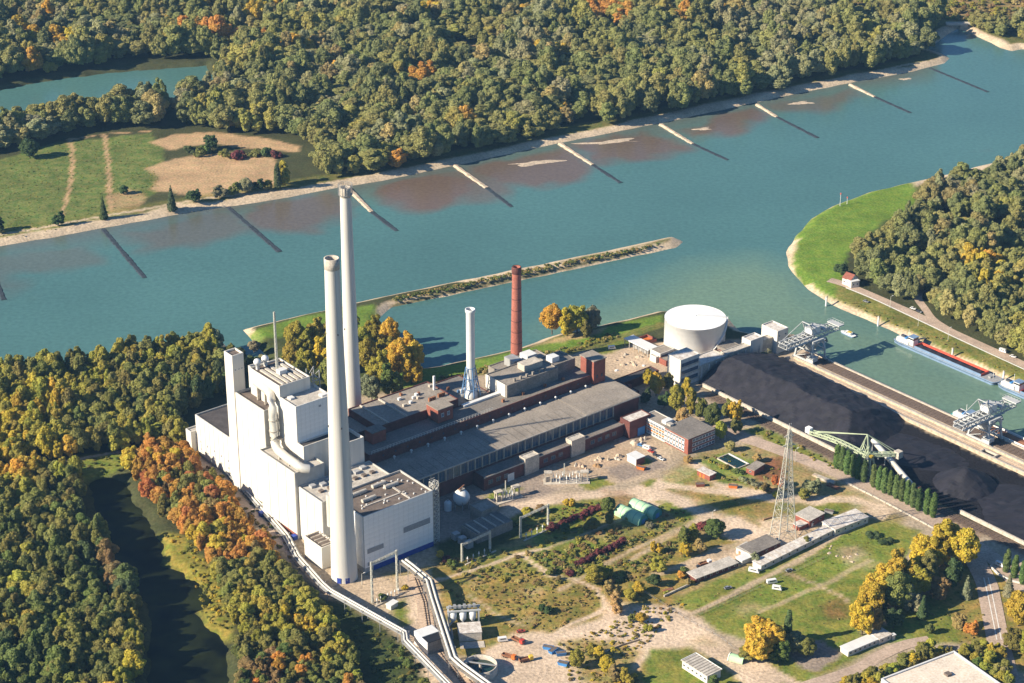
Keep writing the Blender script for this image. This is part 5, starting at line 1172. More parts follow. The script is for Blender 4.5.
for k, (pts, lab) in enumerate([([(-12, 262), (4, 300)], 'dark wet groyne cut by the frame edge'), ([(103, 229), (145, 278)], 'dark wet groyne below the two field tracks'), ([(228, 207), (280, 252)], 'dark wet groyne below the straw coloured field'),
        ([(348, 188), (372, 212), (397, 231)], 'groyne with pale root just right of the slim chimney top'), ([(455, 166), (487, 188), (512, 207)], 'groyne with pale root by the darkest brown shoal'), ([(560, 144), (593, 165), (621, 183)], 'groyne with pale root behind two sand spits'),
        ([(661, 125), (693, 144), (728, 160)], 'groyne with pale root at the middle of the far bank'), ([(757, 105), (777, 117), (818, 138)], 'groyne with short pale root beside small sand island'), ([(850, 85), (875, 97), (911, 113)], 'groyne with pale root near the far bend'), ([(930, 68), (988, 92)], 'dark groyne off the sandy point at the bend')]): groyne(pts, lab, k)
def spit(px, py, l, w, rot, label):
    o = []; rs = random.Random(int(px))
    for k in range(40): an = k * 2 * math.pi / 40; f = 1 + .22 * math.sin(3 * an + px) + .16 * math.sin(5 * an + py) + .12 * math.sin(9 * an); o.append((l * math.cos(an) * f, w * math.sin(an) * f * (1 + .3 * math.cos(an)) + l * .12 * math.sin(1.5 * math.cos(an) * 2)))
    n = len(o); me = MB().add([(x, y, -.3) for x, y in o] + [(x * .55, y * .5, .35) for x, y in o], [tuple(range(n, 2 * n))] + [(k, (k + 1) % n, n + (k + 1) % n, n + k) for k in range(n)]).build('sand_spit', 'stone_pale')
    me.location = G(px, py, WATER_Z); me.rotation_euler.z = rot; tag(me, label, 'sandbank')
spit(535, 163, 26, 6, .15, 'pale sandbank showing between two groynes, shoreward of the brown shoal'); spit(608, 142, 32, 5, .12, 'long thin pale sandbank close to the far bank'); spit(702, 129, 10, 4, .1, 'small pale sandbank beside the middle groyne'); spit(801, 103, 13, 5, .1, 'pale sand islet alone off the far bank'); spit(905, 79, 8, 3, .1, 'tiny pale sandbank near the sandy point')
# ================================================================ YARD: sheds, pylon, pipes, vehicles
def frame_on(p0, p1):
    a, b = G(*p0), G(*p1); d = b - a; return a, math.atan2(d.y, d.x), math.hypot(d.x, d.y)
def hut(name, label, cat, p0, p1, depth, h, wall, roof, gable=0, over=.35, wins=0, door=None, winc='glass_dark', group=None):
    """shed whose front foot runs from p0 to p1 on the map; depth runs away from the viewer"""
    a, r, L_ = frame_on(p0, p1); t = Thing(name, label, cat, loc=a, rot=r, group=group)
    m = MB()
    if gable:
        m.add([(0, 0, 0), (L_, 0, 0), (L_, depth, 0), (0, depth, 0), (0, 0, h), (L_, 0, h), (L_, depth, h), (0, depth, h), (0, depth / 2, h + gable), (L_, depth / 2, h + gable)], [(0, 1, 5, 4), (1, 2, 6, 9, 5), (2, 3, 7, 6), (3, 0, 4, 8, 7), (0, 3, 2, 1)])
        R = MB(); o = over; s = gable / (depth / 2)
        for e in (0, 1):
            y0 = -o if e == 0 else depth + o; z0 = h - o * s
            q = [(-o, y0, z0), (L_ + o, y0, z0), (L_ + o, depth / 2, h + gable), (-o, depth / 2, h + gable)]; R.hexa(q, [(x, y, z + .22) for x, y, z in q])
        t.part('roof', roof, R)
    else:
        m.box(0, L_, 0, depth, 0, h); R = MB().box(-over, L_ + over, -over, depth + over, h, h + .35); t.part('roof', roof, R)
    t.part('wall', wall, m)
    if wins:
        fm = MB().box(-.75, .75, -.1, 0, 0, 1.2).mesh('window', 'frame_white'); pm_ = MB().box(-.6, .6, -.16, -.02, .12, 1.08).mesh('pane', winc)
        for k in range(wins): w = link('window', fm, t.r); w.location = (L_ * (k + .5) / wins, -.02, h * .42); link('pane', pm_, w)
    if door: t.part('door', door, MB().box(L_ * .15, L_ * .15 + 1.6, -.12, .02, 0, min(2.3, h - .3)))
    t.L = L_; t.D = depth; return t
t = hut('long_shed', 'long narrow white roofed shed crossing the meadow below the pylon', 'shed', (761, 571), (832, 535.5), 6.5, 3.2, 'white_concrete', 'roof_rust_white', wins=9)
for k in range(12): t.part('roof_seam', 'concrete', MB().box(t.L * (k + .5) / 12 - .15, t.L * (k + .5) / 12 + .15, -.3, 6.8, 3.55, 3.65))
hut('store_shed', 'rust stained flat roofed shed continuing the long white one', 'shed', (835, 536), (868, 523), 11, 4.0, 'white_concrete', 'roof_rust_white', wins=5)
hut('grey_shed', 'dark grey roofed brick shed below the pylon foot', 'shed', (753, 560), (780, 548), 11, 3.6, 'brick_dark', 'roof_grey_dark', wins=3, door='timber')
hut('grey_shed', 'pale grey roofed shed joined to the dark roofed one', 'shed', (736, 553), (752, 560.5), 9, 3.4, 'white_concrete', 'roof_light', door='timber')
hut('white_shed', 'small white roofed shed beside the pale grey shed', 'shed', (742, 565), (754, 560), 5, 2.6, 'white_concrete', 'white_metal')
hut('low_shed', 'long low tan roofed shed on the dirt lot', 'shed', (696, 583), (738, 567), 8, 2.6, 'brick_dark', 'roof_light', wins=7)
hut('brick_house', 'small red brick house with tan roof behind the pylon foot', 'house', (809, 528), (824, 520), 11, 4.4, 'brick_red', 'roof_light', wins=2, door='frame_white')
hut('kiosk', 'low white roofed annex between pylon and brick house', 'shed', (799, 531), (808, 527), 5, 2.6, 'brick_red', 'roof_rust_white')
t = hut('store_hall', 'white hall with ribbed grey roof at the lower edge', 'hall', (682, 668), (707, 684), 9.5, 4.6, 'white_concrete', 'roof_light', wins=6)
for k in range(9): t.part('roof_rib', 'roof_grey', MB().box(t.L * (k + .5) / 9 - .2, t.L * (k + .5) / 9 + .2, -.3, 9.8, 4.95, 5.08))
t.part('roof_trim', 'frame_white', MB().box(-.5, -.2, -.5, 10, 4.4, 5.2)); t.part('roof_trim', 'frame_white', MB().box(-.5, t.L + .4, 9.9, 10.15, 4.4, 5.2))
hut('bungalow', 'long white flat roofed site office on the lower lawn', 'office', (848, 657), (881, 643), 6, 3.1, 'white_concrete', 'white_metal', wins=7)
hut('site_cabin', 'square white cabin with tan roof at the end of the site office', 'cabin', (879, 645), (891, 640), 8, 3.4, 'white_concrete', 'roof_rust_white', wins=2)
hut('switch_box', 'small white cabinet by the lower road', 'cabinet', (892.5, 640.5), (895, 639.8), 1.6, 3, 'white_concrete', 'white_metal')
t = hut('red_hut', 'small brick hut with orange doors at the dirt crossing', 'hut', (697, 475), (709.5, 481), 5.5, 3.4, 'brick_red', 'roof_rust_white', wins=0)
for k in (.2, .45): t.part('door', 'paint_orange', MB().box(t.L * k, t.L * k + 1.5, -.12, 0, 0, 2.4))
hut('pool_house', 'brick house with grey flat roof beside the swimming pool', 'house', (746, 473), (754, 476), 11, 3.6, 'brick_red', 'roof_grey', wins=1)
t = hut('white_cube', 'small cube shaped white hut among building rubble', 'hut', (627, 461), (636, 466), 7, 4.4, 'white_concrete', 'white_metal'); t.part('end_wall', 'brick_red', MB().box(t.L, t.L + .12, .1, 6.9, 0, 4.3))
t = hut('cottage', 'white cottage with red tiled roof on the harbour road', 'house', (842, 284), (850, 287), 9, 5.2, 'white_concrete', 'tile_red', gable=3.2, wins=2); hut('cottage_annex', 'white flat roofed cube beside the red roofed cottage', 'house', (851, 288.5), (859, 287), 6, 5.0, 'white_concrete', 'white_metal', wins=2)
# flat roofed hall cut by the lower edge
p = [G(880, 688), G(953, 660), G(1000, 686)]; d1 = (p[1] - p[0]); r = math.atan2(d1.y, d1.x); t = Thing('flat_hall', 'pale flat roofed hall with raised edge cut by the lower frame', 'hall', loc=p[0], rot=r); L_ = d1.length
t.part('wall', 'white_concrete', MB().box(0, L_, -48, 0, 0, 5)); t.part('roof', 'roof_pale', MB().box(.8, L_ - .8, -47, -.8, 5, 5.15))
for (x0, x1, y0, y1) in ((0, L_, -.8, 0), (L_ - .8, L_, -48, -.8), (0, .8, -48, -.8)): t.part('parapet', 'white_metal', MB().box(x0, x1, y0, y1, 5, 5.9))
t.part('roof_box', 'roof_brown', MB().box(L_ * .62, L_ * .62 + 3, -16, -13, 5.15, 6.4))
for k, (p0, lab) in enumerate([((631, 518), 'green tunnel hall with teal end nearest the shrubs'), ((645, 512), 'green tunnel hall nearest the dirt road')]):
    g = G(*p0); t = Thing('tunnel_hall', lab, 'tunnel hall', loc=g, rot=AX - math.pi / 2 + .12, group='green tunnel halls'); n = 12; R_ = 4.2; L_ = 19
    vs = []; [vs.append((x, R_ * math.cos(math.pi * k2 / n), R_ * 1.05 * math.sin(math.pi * k2 / n) + 1.2)) for x in (-L_ / 2, L_ / 2) for k2 in range(n + 1)]
    t.part('roof', 'paint_green', MB().add(vs, [(k2, k2 + 1, n + 2 + k2, n + 1 + k2) for k2 in range(n)])); t.part('wall', 'paint_green', MB().box(-L_ / 2, L_ / 2, R_ - .1, R_, 0, 1.25).box(-L_ / 2, L_ / 2, -R_, -R_ + .1, 0, 1.25))
    for s in (-1, 1): t.part('end_wall', 'paint_teal_dark', MB().add([(s * (L_ / 2 - .05), y, z) for (_, y, z) in vs[:n + 1]] + [(s * (L_ / 2 - .05), -R_, 0), (s * (L_ / 2 - .05), R_, 0)], [tuple(range(n + 3))]))
    for k2 in range(5): t.part('hoop', 'paint_teal_dark', MB().add([(x, y * 1.012, 1.2 + (z - 1.2) * 1.012) for x in (-L_ / 2 + k2 * L_ / 4 - .15, -L_ / 2 + k2 * L_ / 4 + .15) for (_, y, z) in vs[:n + 1]], [(q, q + 1, n + 2 + q, n + 1 + q) for q in range(n)]))
    t.part('door', 'paint_blue', MB().box(L_ / 2, L_ / 2 + .1, -1.6, 1.6, 0, 3))
g = G(737, 660); t = Thing('tunnel_hut', 'small pale green arched tunnel hut under the golden tree', 'tunnel hut', loc=g, rot=-.5); n = 10
vs = [(x, 2.6 * math.cos(math.pi * k / n), 3.0 * math.sin(math.pi * k / n)) for x in (-4, 4) for k in range(n + 1)]; t.part('roof', 'paint_green', MB().add(vs, [(k, k + 1, n + 2 + k, n + 1 + k) for k in range(n)])); t.part('end_arch', 'frame_white', MB().tube([(-4, 2.6 * math.cos(math.pi * k / n), 3.0 * math.sin(math.pi * k / n)) for k in range(n + 1)], .35, 6)); t.part('inner_wall', 'paint_black', MB().add([(-2, y, z) for (_, y, z) in vs[:n + 1]], [tuple(range(n + 1))]))
# swimming pool
a, r, L_ = frame_on((718, 459), (737, 469)); t = Thing('swimming_pool', 'dark rectangular swimming pool with white rim on the small lawn', 'pool', loc=a, rot=r)
t.part('basin', 'pool_water', MB().box(0, L_, 0, 9, 0, .3))
for (x0, x1, y0, y1) in ((-.6, L_ + .6, -.6, 0), (-.6, L_ + .6, 9, 9.9), (-.6, 0, 0, 9), (L_, L_ + .6, 0, 9)): t.part('rim', 'frame_white' if y0 >= 9 else 'concrete', MB().box(x0, x1, y0, y1, 0, .7))
# ---- lattice pylon
g = G(783, 538); t = Thing('lattice_pylon', 'tall pale steel lattice pylon in the middle of the yard', 'pylon', loc=g, rot=.35)
for (sx, sy) in ((-1, -1), (1, -1), (1, 1), (-1, 1)):
    m = MB(); m.bar((sx * 5.6, sy * 5.6, 0), (sx * 2.6, sy * 2.6, 38), .42); m.bar((sx * 2.6, sy * 2.6, 38), (sx * .7, sy * .7, 70), .34); t.part('leg', 'pylon_steel', m); t.part('footing', 'concrete', MB().box(sx * 5.6 - .8, sx * 5.6 + .8, sy * 5.6 - .8, sy * 5.6 + .8, 0, .6))
m = MB(); lattice(m, (0, 0), 5.58, 2.58, 0, 38, 8, .20); lattice(m, (0, 0), 2.58, .68, 38, 70, 11, .17); t.part('bracing', 'pylon_steel', m)
for z, w in ((60, 4.2), (66, 3.2)): m = MB(); m.bar((-w, 0, z), (w, 0, z), .35); m.bar((-w, 0, z), (0, 0, z + 1.8), .25); m.bar((w, 0, z), (0, 0, z + 1.8), .25); t.part('crossarm', 'pylon_steel', m)
for s in (-.5, .5): t.part('aerial', 'frame_white', MB().bar((s, 0, 70), (s, 0, 74), .16))
# ---- lattice stair tower and sphere in the shade of the boiler house
T = Thing('stair_tower', 'steel lattice stair tower at the corner of the front block', 'tower', 51.5, -5); m = MB(); lattice(m, T.p(51.5, -3.5, 0)[:2], 1.9, 1.9, 0, 39, 13, .28); T.part('frame', 'pipe_silver', m)
m = MB()
for k in range(13): z = 3 * k; m.bar(T.p(50, -3.5 + (1.4 if k % 2 else -1.4), z + .1), T.p(53, -3.5 + (1.4 if k % 2 else -1.4), z + 3), .8, .2)
T.part('stair_flight', 'steel_grey', m); T.part('top_railing', 'pipe_silver', MB().bar(T.p(49.6, -5.4, 40.2), T.p(53.4, -5.4, 40.2), .18).bar(T.p(49.6, -1.6, 40.2), T.p(53.4, -1.6, 40.2), .18))
sp = AB(461.5, 507); T = Thing('spherical_tank', 'white spherical tank on legs in the shade below the turbine hall', 'tank', sp[0], sp[1]); T.part('sphere', 'white_metal', MB().lathe([(.05, 1.6)] + [(5 * math.sin(math.pi * k / 14), 6.6 - 5 * math.cos(math.pi * k / 14)) for k in range(1, 14)] + [(.05, 11.6)], 28)); T.part('platform', 'concrete', MB().box(-2, 2, -1, 1, 11.5, 12.3)); T.part('pipework', 'rust', MB().bar((-2, 0, 12.4), (3, 1, 13.4), .5).bar((0, -1, 12), (-3, -2, 14), .4))
for k in range(6): an = k * math.pi / 3; T.part('leg', 'steel_grey', MB().bar((4.6 * math.cos(an), 4.6 * math.sin(an), 0), (4.6 * math.cos(an), 4.6 * math.sin(an), 6.6), .5))
sp = AB(448, 510); T = Thing('small_tank', 'small white upright tank beside the spherical one', 'tank', sp[0], sp[1]); T.part('shell', 'white_metal', MB().lathe([(2.2, 0), (2.2, 5), (1.4, 6), (.02, 6.3)], 18)); T.part('hatch', 'steel_grey', MB().box(-.5, .5, -.5, .5, 6.2, 6.8))
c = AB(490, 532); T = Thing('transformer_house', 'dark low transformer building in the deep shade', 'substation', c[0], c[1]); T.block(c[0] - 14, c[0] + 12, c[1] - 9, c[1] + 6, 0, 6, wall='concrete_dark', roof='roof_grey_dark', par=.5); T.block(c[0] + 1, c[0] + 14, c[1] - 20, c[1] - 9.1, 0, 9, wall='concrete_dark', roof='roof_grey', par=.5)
for k in range(4): T.box('roof_beam', 'concrete', c[0] - 12 + 6 * k, c[0] - 11.2 + 6 * k, c[1] - 8, c[1] + 5, 5.6, 6.3)
for k in range(3): T.box('transformer', 'steel_grey', c[0] - 22, c[0] - 18, c[1] - 8 + 6 * k, c[1] - 4.5 + 6 * k, 0, 4)
# ---- switchyard gantries
def gantry(label, p0, p1, h, posts=2, ins=5, m_='pylon_steel'):
    a, r, L_ = frame_on(p0, p1); t = Thing('switchyard_gantry', label, 'gantry', loc=a, rot=r, group='switchyard gantries')
    for k in range(posts): x = L_ * k / (posts - 1); m = MB(); lattice(m, (x, 0), .45, .35, 0, h, 7, .22); t.part('post', m_, m)
    m = MB(); truss(m, (0, 0, h - 1.4), (L_, 0, h - 1.4), .9, .8, 8, .2); t.part('beam', m_, m)
    for k in range(ins): x = L_ * (k + .5) / ins; t.part('insulator', 'white_metal', MB().lathe([(.25, 0), (.25, 2.2), (.5, 2.3), (.5, 2.6), (.2, 2.7), (.45, 3.1), (.2, 3.4), (.05, 4)], 8, (x, -2.4)))
    t.part('plinth', 'concrete', MB().box(-1, L_ + 1, -4.4, -3.6, 0, .6)); return t
gantry('two post gantry standing in front of the maroon hedge', (520.5, 538), (548, 525), 14); gantry('two post gantry in front of the tall near chimney', (372.5, 603), (397.5, 591), 26, 2, 7)
gantry('two post gantry in the shade beside the dark substation', (462, 562), (490, 549), 12)
def switchgear(label, p0, p1, n):
    a, r, L_ = frame_on(p0, p1); t = Thing('switchgear_bay', label, 'switchgear', loc=a, rot=r, group='switchgear bays'); rs = random.Random(n)
    for x0 in (0, L_ - 4): t.part('portal', 'concrete', MB().box(x0, x0 + .7, 0, .7, 0, 6).box(x0 + 3.3, x0 + 4, 0, .7, 0, 6).box(x0 - .4, x0 + 4.4, -.2, 3.4, 6, 6.8).box(x0, x0 + .7, 2.4, 3.1, 0, 6))
    t.part('transformer', 'concrete', MB().box(.6, 3.2, .8, 2.4, 0, 3.4)); t.part('slab', 'concrete', MB().box(-1, L_ + 1, -2.5, 5, 0, .4)); t.part('mast', 'pylon_steel', MB().bar((L_ * .45, 2, 0), (L_ * .45, 2, 12), .5))
    for k in range(n): x = 5 + (L_ - 10) * k / max(1, n - 1); y = rs.uniform(-1.6, 3.5); t.part('insulator', 'white_metal', MB().lathe([(.3, .4), (.3, 3.5), (.55, 3.6), (.55, 4), (.25, 4.2), (.5, 4.8), (.25, 5.2), (.06, 6.5)], 8, (x, y)))
    m = MB()
    for k in range(4): m.bar((3, k * .9, 6 + .2 * k), (L_ - 2, k * .9, 6.3), .12)
    t.part('busbar', 'pipe_silver', m)
switchgear('wide cream switchgear bay before the workshop range', (545, 483), (588, 482), 9); switchgear('narrow cream switchgear bay at the shadow edge', (497, 503), (520, 496), 6)

# ---- elevated pipe bridges
def bridge(name, label, pts, z, r, n, m_, off, post='steel_grey', step=14, deck=None):
    """pipes carried on trestles; pts are map points under the line with the pipe height z"""
    P = [G(x, y, zz) for (x, y), zz in zip(pts, z)]; o = Vector((P[0].x, P[0].y, 0)); t = Thing(name, label, 'pipe bridge', loc=o, rot=0)
    for k in range(n):
        q = []
        for i, p in enumerate(P):
            d = (P[min(i + 1, len(P) - 1)] - P[max(i - 1, 0)]); d.z = 0; d.normalize(); q.append(p - o + Vector((-d.y, d.x, 0)) * (k - (n - 1) / 2) * off)
        t.part('pipe', m_, MB().tube(q, r, 8))
    acc = 0
    for i in range(len(P) - 1):
        L_ = (P[i + 1] - P[i]).length; k = 0
        while k * step < L_:
            p = P[i].lerp(P[i + 1], k * step / L_) - o; d = (P[i + 1] - P[i]); d.z = 0; d.normalize(); s = Vector((-d.y, d.x, 0)) * (off * n / 2 + .3); m = MB()
            for e in (-1, 1): m.bar((p.x + s.x * e, p.y + s.y * e, 0), (p.x + s.x * e, p.y + s.y * e, p.z + .6), .35)
            m.bar((p.x - s.x, p.y - s.y, p.z - r - .2), (p.x + s.x, p.y + s.y, p.z - r - .2), .35); t.part('trestle', post, m); k += 1
        if deck:
            a, b = P[i] - o, P[i + 1] - o; t.part('deck', deck, MB().bar((a.x, a.y, a.z - r - .45), (b.x, b.y, b.z - r - .45), off * n + 1.2, .3))
    return t
bridge('pipe_bridge', 'twin pale pipes running along the foot of the white works to the lower edge', [(212, 452), (250, 493), (286, 534), (298, 556), (322, 583), (330, 590), (405, 632), (406, 640), (470, 706)], [3, 3, 3, 3.5, 5, 7, 7, 6, 6], .55, 2, 'pipe_silver', 1.7, deck='steel_grey')
bridge('conveyor_bridge', 'covered conveyor bridge bending past the ash plant to the lower edge', [(404, 560), (412, 566), (429, 580), (434, 598), (453, 657), (462, 665), (510, 700)], [9, 9, 9, 9, 8, 7, 7], .7, 2, 'pipe_silver', 2.4, deck='concrete_dark', step=16)
# ---- ash plant, basin
c = AB(470, 637); T = Thing('ash_plant', 'ash plant with three white hoppers under a steel frame', 'plant building', loc=G(455, 640), rot=.12)
T.part('wall', 'concrete', MB().box(2, 14, -2, 8, 0, 5)); T.part('roof', 'roof_rust_white', MB().box(1.8, 14.2, -2.2, 8.2, 5, 5.3)); T.part('frame', 'crane_grey', sum_ := MB().box(-3, 15, 15, 16, 10, 11).box(-3, 15, 11, 11.8, 10, 10.8).box(-2.5, -1.8, 11, 16, 0, 10).box(13.5, 14.2, 11, 16, 0, 10).box(5, 5.7, 11, 16, 0, 10))
for k in range(3): T.part('hopper', 'white_metal', MB().lathe([(.6, 3), (2.0, 5.4), (2.0, 9.4), (.02, 10)], 14, (.2 + 5.2 * k, 12.5)))
T.part('pipework', 'steel_grey', MB().tube([(-3, 2, 1), (-3, 9, 2), (0, 11, 5)], .6, 8).tube([(-1.2, 0, 1), (-1.2, 8, 2)], .6, 8)); T.part('side_tank', 'crane_grey', MB().tube([(-4.5, -3, 2.2), (-4.5, 8, 2.2)], 2, 12)); T.part('forecourt_slab', 'concrete', MB().box(2, 15, -9, -3, 0, .3))
for k in range(6): T.part('roof_unit', 'steel_grey', MB().box(-2 + 2.6 * k, -.6 + 2.6 * k, 13, 15, 11, 12.3 + .4 * (k % 2)))
T = Thing('settling_basin', 'round concrete settling basin half in shade at the lower edge', 'basin', loc=G(480.5, 672), rot=0); T.part('rim', 'concrete', MB().lathe([(8.8, 0), (8.8, 5), (8.2, 5), (8.2, 1)], 40)); T.part('water', 'pool_water', MB().disc(8.25, 2.2, 40)); T.part('scraper_bridge', 'steel_grey', MB().bar((-8.6, 2, 5.3), (8.6, -2, 5.3), 1.0, .3)); T.part('centre_post', 'concrete', MB().lathe([(.8, 1), (.8, 5)], 12))
t = hut('bay_shed', 'tall open shed with white roof and dark bay beside the conveyor', 'shed', (428, 655), (445, 649), 13, 7, 'concrete_dark', 'paint_black', over=0); t.part('side_wall', 'frame_white', MB().box(-.4, 0, -.2, 13.4, 0, 7.6)); t.part('roof_sheet', 'white_metal', MB().box(-.3, t.L, 6, 13.4, 7.4, 7.8)); t.part('side_wall', 'frame_white', MB().box(t.L, t.L + .4, -.2, 13.4, 0, 7.6))  # black top in front of the roof sheet paints the shade inside the bay
hut('site_cabin', 'small white cabin on the grass by the pipe bridge', 'cabin', (391, 610.5), (398, 606), 3.4, 2.6, 'white_concrete', 'white_metal')
# ---- vehicles, skips, debris
def car(px, py, rot, m_, label, kind='car', group=None):
    t = Thing({'car': 'parked_car', 'van': 'parked_van', 'caravan': 'caravan', 'truck': 'truck'}[kind], label, kind, loc=G(px, py, .22), rot=rot, group=group)
    if kind == 'car':
        L_, w = 4.4, 1.8; b = [(-L_ / 2, .45), (L_ / 2, .45), (L_ / 2, .85), (L_ * .22, .95), (-L_ * .45, 1.0)]; t.part('body', m_, MB().hexa([(-2.2, -.9, .35), (2.2, -.9, .35), (2.2, .9, .35), (-2.2, .9, .35)], [(-2.2, -.85, .98), (2.15, -.85, .88), (2.15, .85, .88), (-2.2, .85, .98)])); t.part('cabin', 'glass_dark', MB().hexa([(-2.0, -.82, .96), (1.0, -.82, .92), (1.0, .82, .92), (-2.0, .82, .96)], [(-1.5, -.68, 1.42), (.25, -.68, 1.45), (.25, .68, 1.45), (-1.5, .68, 1.42)])); t.part('roof', m_, MB().box(-1.5, .25, -.68, .68, 1.44, 1.5)); xs, wr = (-1.4, 1.4), .33
    elif kind in ('van', 'caravan'):
        L_ = 5.4 if kind == 'van' else 6.2; t.part('body', m_, MB().hexa([(-L_ / 2, -1, .4), (L_ / 2, -1, .4), (L_ / 2, 1, .4), (-L_ / 2, 1, .4)], [(-L_ / 2, -.95, 2.5), (L_ / 2 - .9, -.95, 2.5), (L_ / 2 - .9, .95, 2.5), (-L_ / 2, .95, 2.5)])); t.part('window', 'glass_dark', MB().box(-L_ * .3, L_ * .25, -1.02, 1.02, 1.5, 2.1)); xs, wr = (-1.6, 1.7), .36
    else:
        t.part('cab', m_, MB().box(1.8, 3.8, -1.15, 1.15, .6, 2.7)); t.part('windscreen', 'glass_dark', MB().box(3.75, 3.85, -1, 1, 1.6, 2.5)); t.part('load_bed', 'rust', MB().box(-3.8, 1.6, -1.2, 1.2, .9, 1.3).box(-3.8, 1.6, -1.2, -1.05, 1.3, 2).box(-3.8, 1.6, 1.05, 1.2, 1.3, 2).box(-3.8, -3.65, -1.2, 1.2, 1.3, 2)); xs, wr = (-2.8, -1.6, 2.7), .5
    wm = MB().tube([(0, -.12, 0), (0, .12, 0)], wr, 12).mesh('wheel', 'tyre')
    for x in xs:
        for y in (-.85, .85): o = link('wheel', wm, t.r); o.location = (x, y, wr)
    return t
for a_ in [(754, 572, -.4, 'car_white', 'white caravan at the near end of the long shed', 'caravan'), (772, 583, .3, 'car_white', 'white caravan standing on the open meadow', 'caravan'), (777, 589.5, -.3, 'car_white', 'white van with dark windows beside the meadow caravan', 'van'), (728, 588.5, .4, 'car_grey', 'grey car standing alone on the meadow edge', 'car'),
           (789, 571, .5, 'car_grey', 'grey car at the middle of the long shed front', 'car'), (705, 565, .5, 'car_white', 'white flatbed truck on the dirt lot', 'truck'), (700, 567, .3, 'car_dark', 'dark car behind the white flatbed truck', 'car'),
           (518, 642, -.7, 'car_red', 'red truck with rusty bed on the dirt lot', 'truck'), (521, 632, .3, 'car_red', 'dark red car at the scrub edge', 'car'), (503, 641, .2, 'car_white', 'white van by the settling basin lawn', 'van'), (509, 658, -.5, 'paint_orange', 'orange truck beside the settling basin', 'truck'), (526, 661, .4, 'paint_yellow', 'pale yellow truck beside the settling basin lawn', 'truck'),
           (647, 449, -.6, 'car_white', 'white van on the yard before the office block', 'van'), (656, 456, -.8, 'car_dark', 'dark car parked along the office front', 'car'), (661, 459.5, -.8, 'car_white', 'white car parked at the office corner', 'car'), (651, 452, -.8, 'car_red', 'red car parked along the office front', 'car'), (641, 446, -.5, 'paint_blue', 'blue car among the rubble by the office', 'car'),
           (919, 312, -.7, 'car_dark', 'dark car on the harbour side road', 'car'), (913, 309, -.7, 'car_white', 'white car parked by the harbour side road', 'car'), (1003, 352, -.75, 'car_white', 'white van parked under trees on the harbour road', 'van'), (1013, 357, -.75, 'car_white', 'white car parked ahead of the harbour road van', 'car'), (866, 302, -.75, 'car_grey', 'grey car on the grass strip by the harbour', 'car'),
           (1000, 566, -.8, 'car_white', 'white van at the gate road junction', 'van'), (612, 349, .2, 'car_white', 'white van on the apron before the unloading shed', 'van')]: car(*a_)
def skip(px, py, rot, m_, label, w=2.2, l=4.5, h=1.7):
    t = Thing('skip_container', label, 'container', loc=G(px, py, .1), rot=rot, group='skips and containers'); m = MB(); q0 = [(-l / 2 + .5, -w / 2 + .2, 0), (l / 2 - .5, -w / 2 + .2, 0), (l / 2 - .5, w / 2 - .2, 0), (-l / 2 + .5, w / 2 - .2, 0)]; q1 = [(-l / 2, -w / 2, h), (l / 2, -w / 2, h), (l / 2, w / 2, h), (-l / 2, w / 2, h)]
    m.hexa(q0, q1); t.part('tub', m_, m); t.part('fill', 'roof_brown', MB().box(-l / 2 + .2, l / 2 - .2, -w / 2 + .15, w / 2 - .15, h, h + .12))
    for y in (-w / 2 - .05, w / 2 + .05): t.part('rim', m_, MB().bar((-l / 2, y, h), (l / 2, y, h), .2))
for a_ in [(548, 649, -.3, 'paint_blue', 'blue skip with dark load at the head of the row'), (553, 652, .9, 'paint_blue', 'blue skip tucked behind the first of the row'), (561, 655, .2, 'paint_blue', 'blue skip in the middle of the row'), (563, 665, -.4, 'paint_blue', 'plain blue skip nearest the lower edge'), (733, 487.5, -.2, 'paint_orange', 'orange skip on the dirt road by the brick hut'), (641, 469, -.5, 'paint_orange', 'orange skip beside the white cube hut'), (700, 486, .1, 'brick_red', 'small rust red bin below the brick hut'), (829, 513, -.4, 'steel_grey', 'grey skip at the end of the chimney shadow')]: skip(*a_, l=5.5, w=2.6)
def rubble(px, py, r_, h, m_, label, cat, group):
    rs = random.Random(int(px * 7 + py)); n = 9; m = MB(); o = [(r_ * math.cos(2 * math.pi * k / n) * rs.uniform(.7, 1.2), r_ * .8 * math.sin(2 * math.pi * k / n) * rs.uniform(.7, 1.2)) for k in range(n)]
    q = [(x * .45 + rs.uniform(-.3, .3), y * .45, h * rs.uniform(.6, 1)) for x, y in o]; m.add([(x, y, -.1) for x, y in o] + q + [(0, 0, h)], [(k, (k + 1) % n, n + (k + 1) % n, n + k) for k in range(n)] + [(n + k, n + (k + 1) % n, 2 * n) for k in range(n)])
    ob = m.build('rubble_heap', m_); ob.location = G(px, py, 0); ob.rotation_euler.z = rs.uniform(0, 6); tag(ob, label, cat, group)
rr = random.Random(5)
for k in range(24):
    u = rr.uniform(0, 1); px = 575 + 70 * u; py = 468 - 26 * u + rr.uniform(-5, 9); rubble(px, py, rr.uniform(1.2, 3.4), rr.uniform(.8, 2.4), rr.choice(['stone_pale', 'dirt_road', 'timber', 'concrete']), 'heap of pale rubble in the yard before the workshop range', 'rubble heap', 'rubble heaps before the workshops')
for k in range(12): rubble(rr.uniform(612, 645), rr.uniform(352, 372), rr.uniform(1, 3), rr.uniform(.6, 1.6), rr.choice(['rust', 'concrete', 'stone_pale', 'white_metal']), 'scrap heap on the apron behind the old works', 'scrap heap', 'scrap heaps behind the old works')
for k in range(10): rubble(838 + rr.uniform(-14, 20), 553 + rr.uniform(-8, 10), rr.uniform(1, 2.2), rr.uniform(.3, .7), 'stone_pale', 'low pale stone heap on the fenced meadow', 'stone heap', 'stone heaps on the meadow')
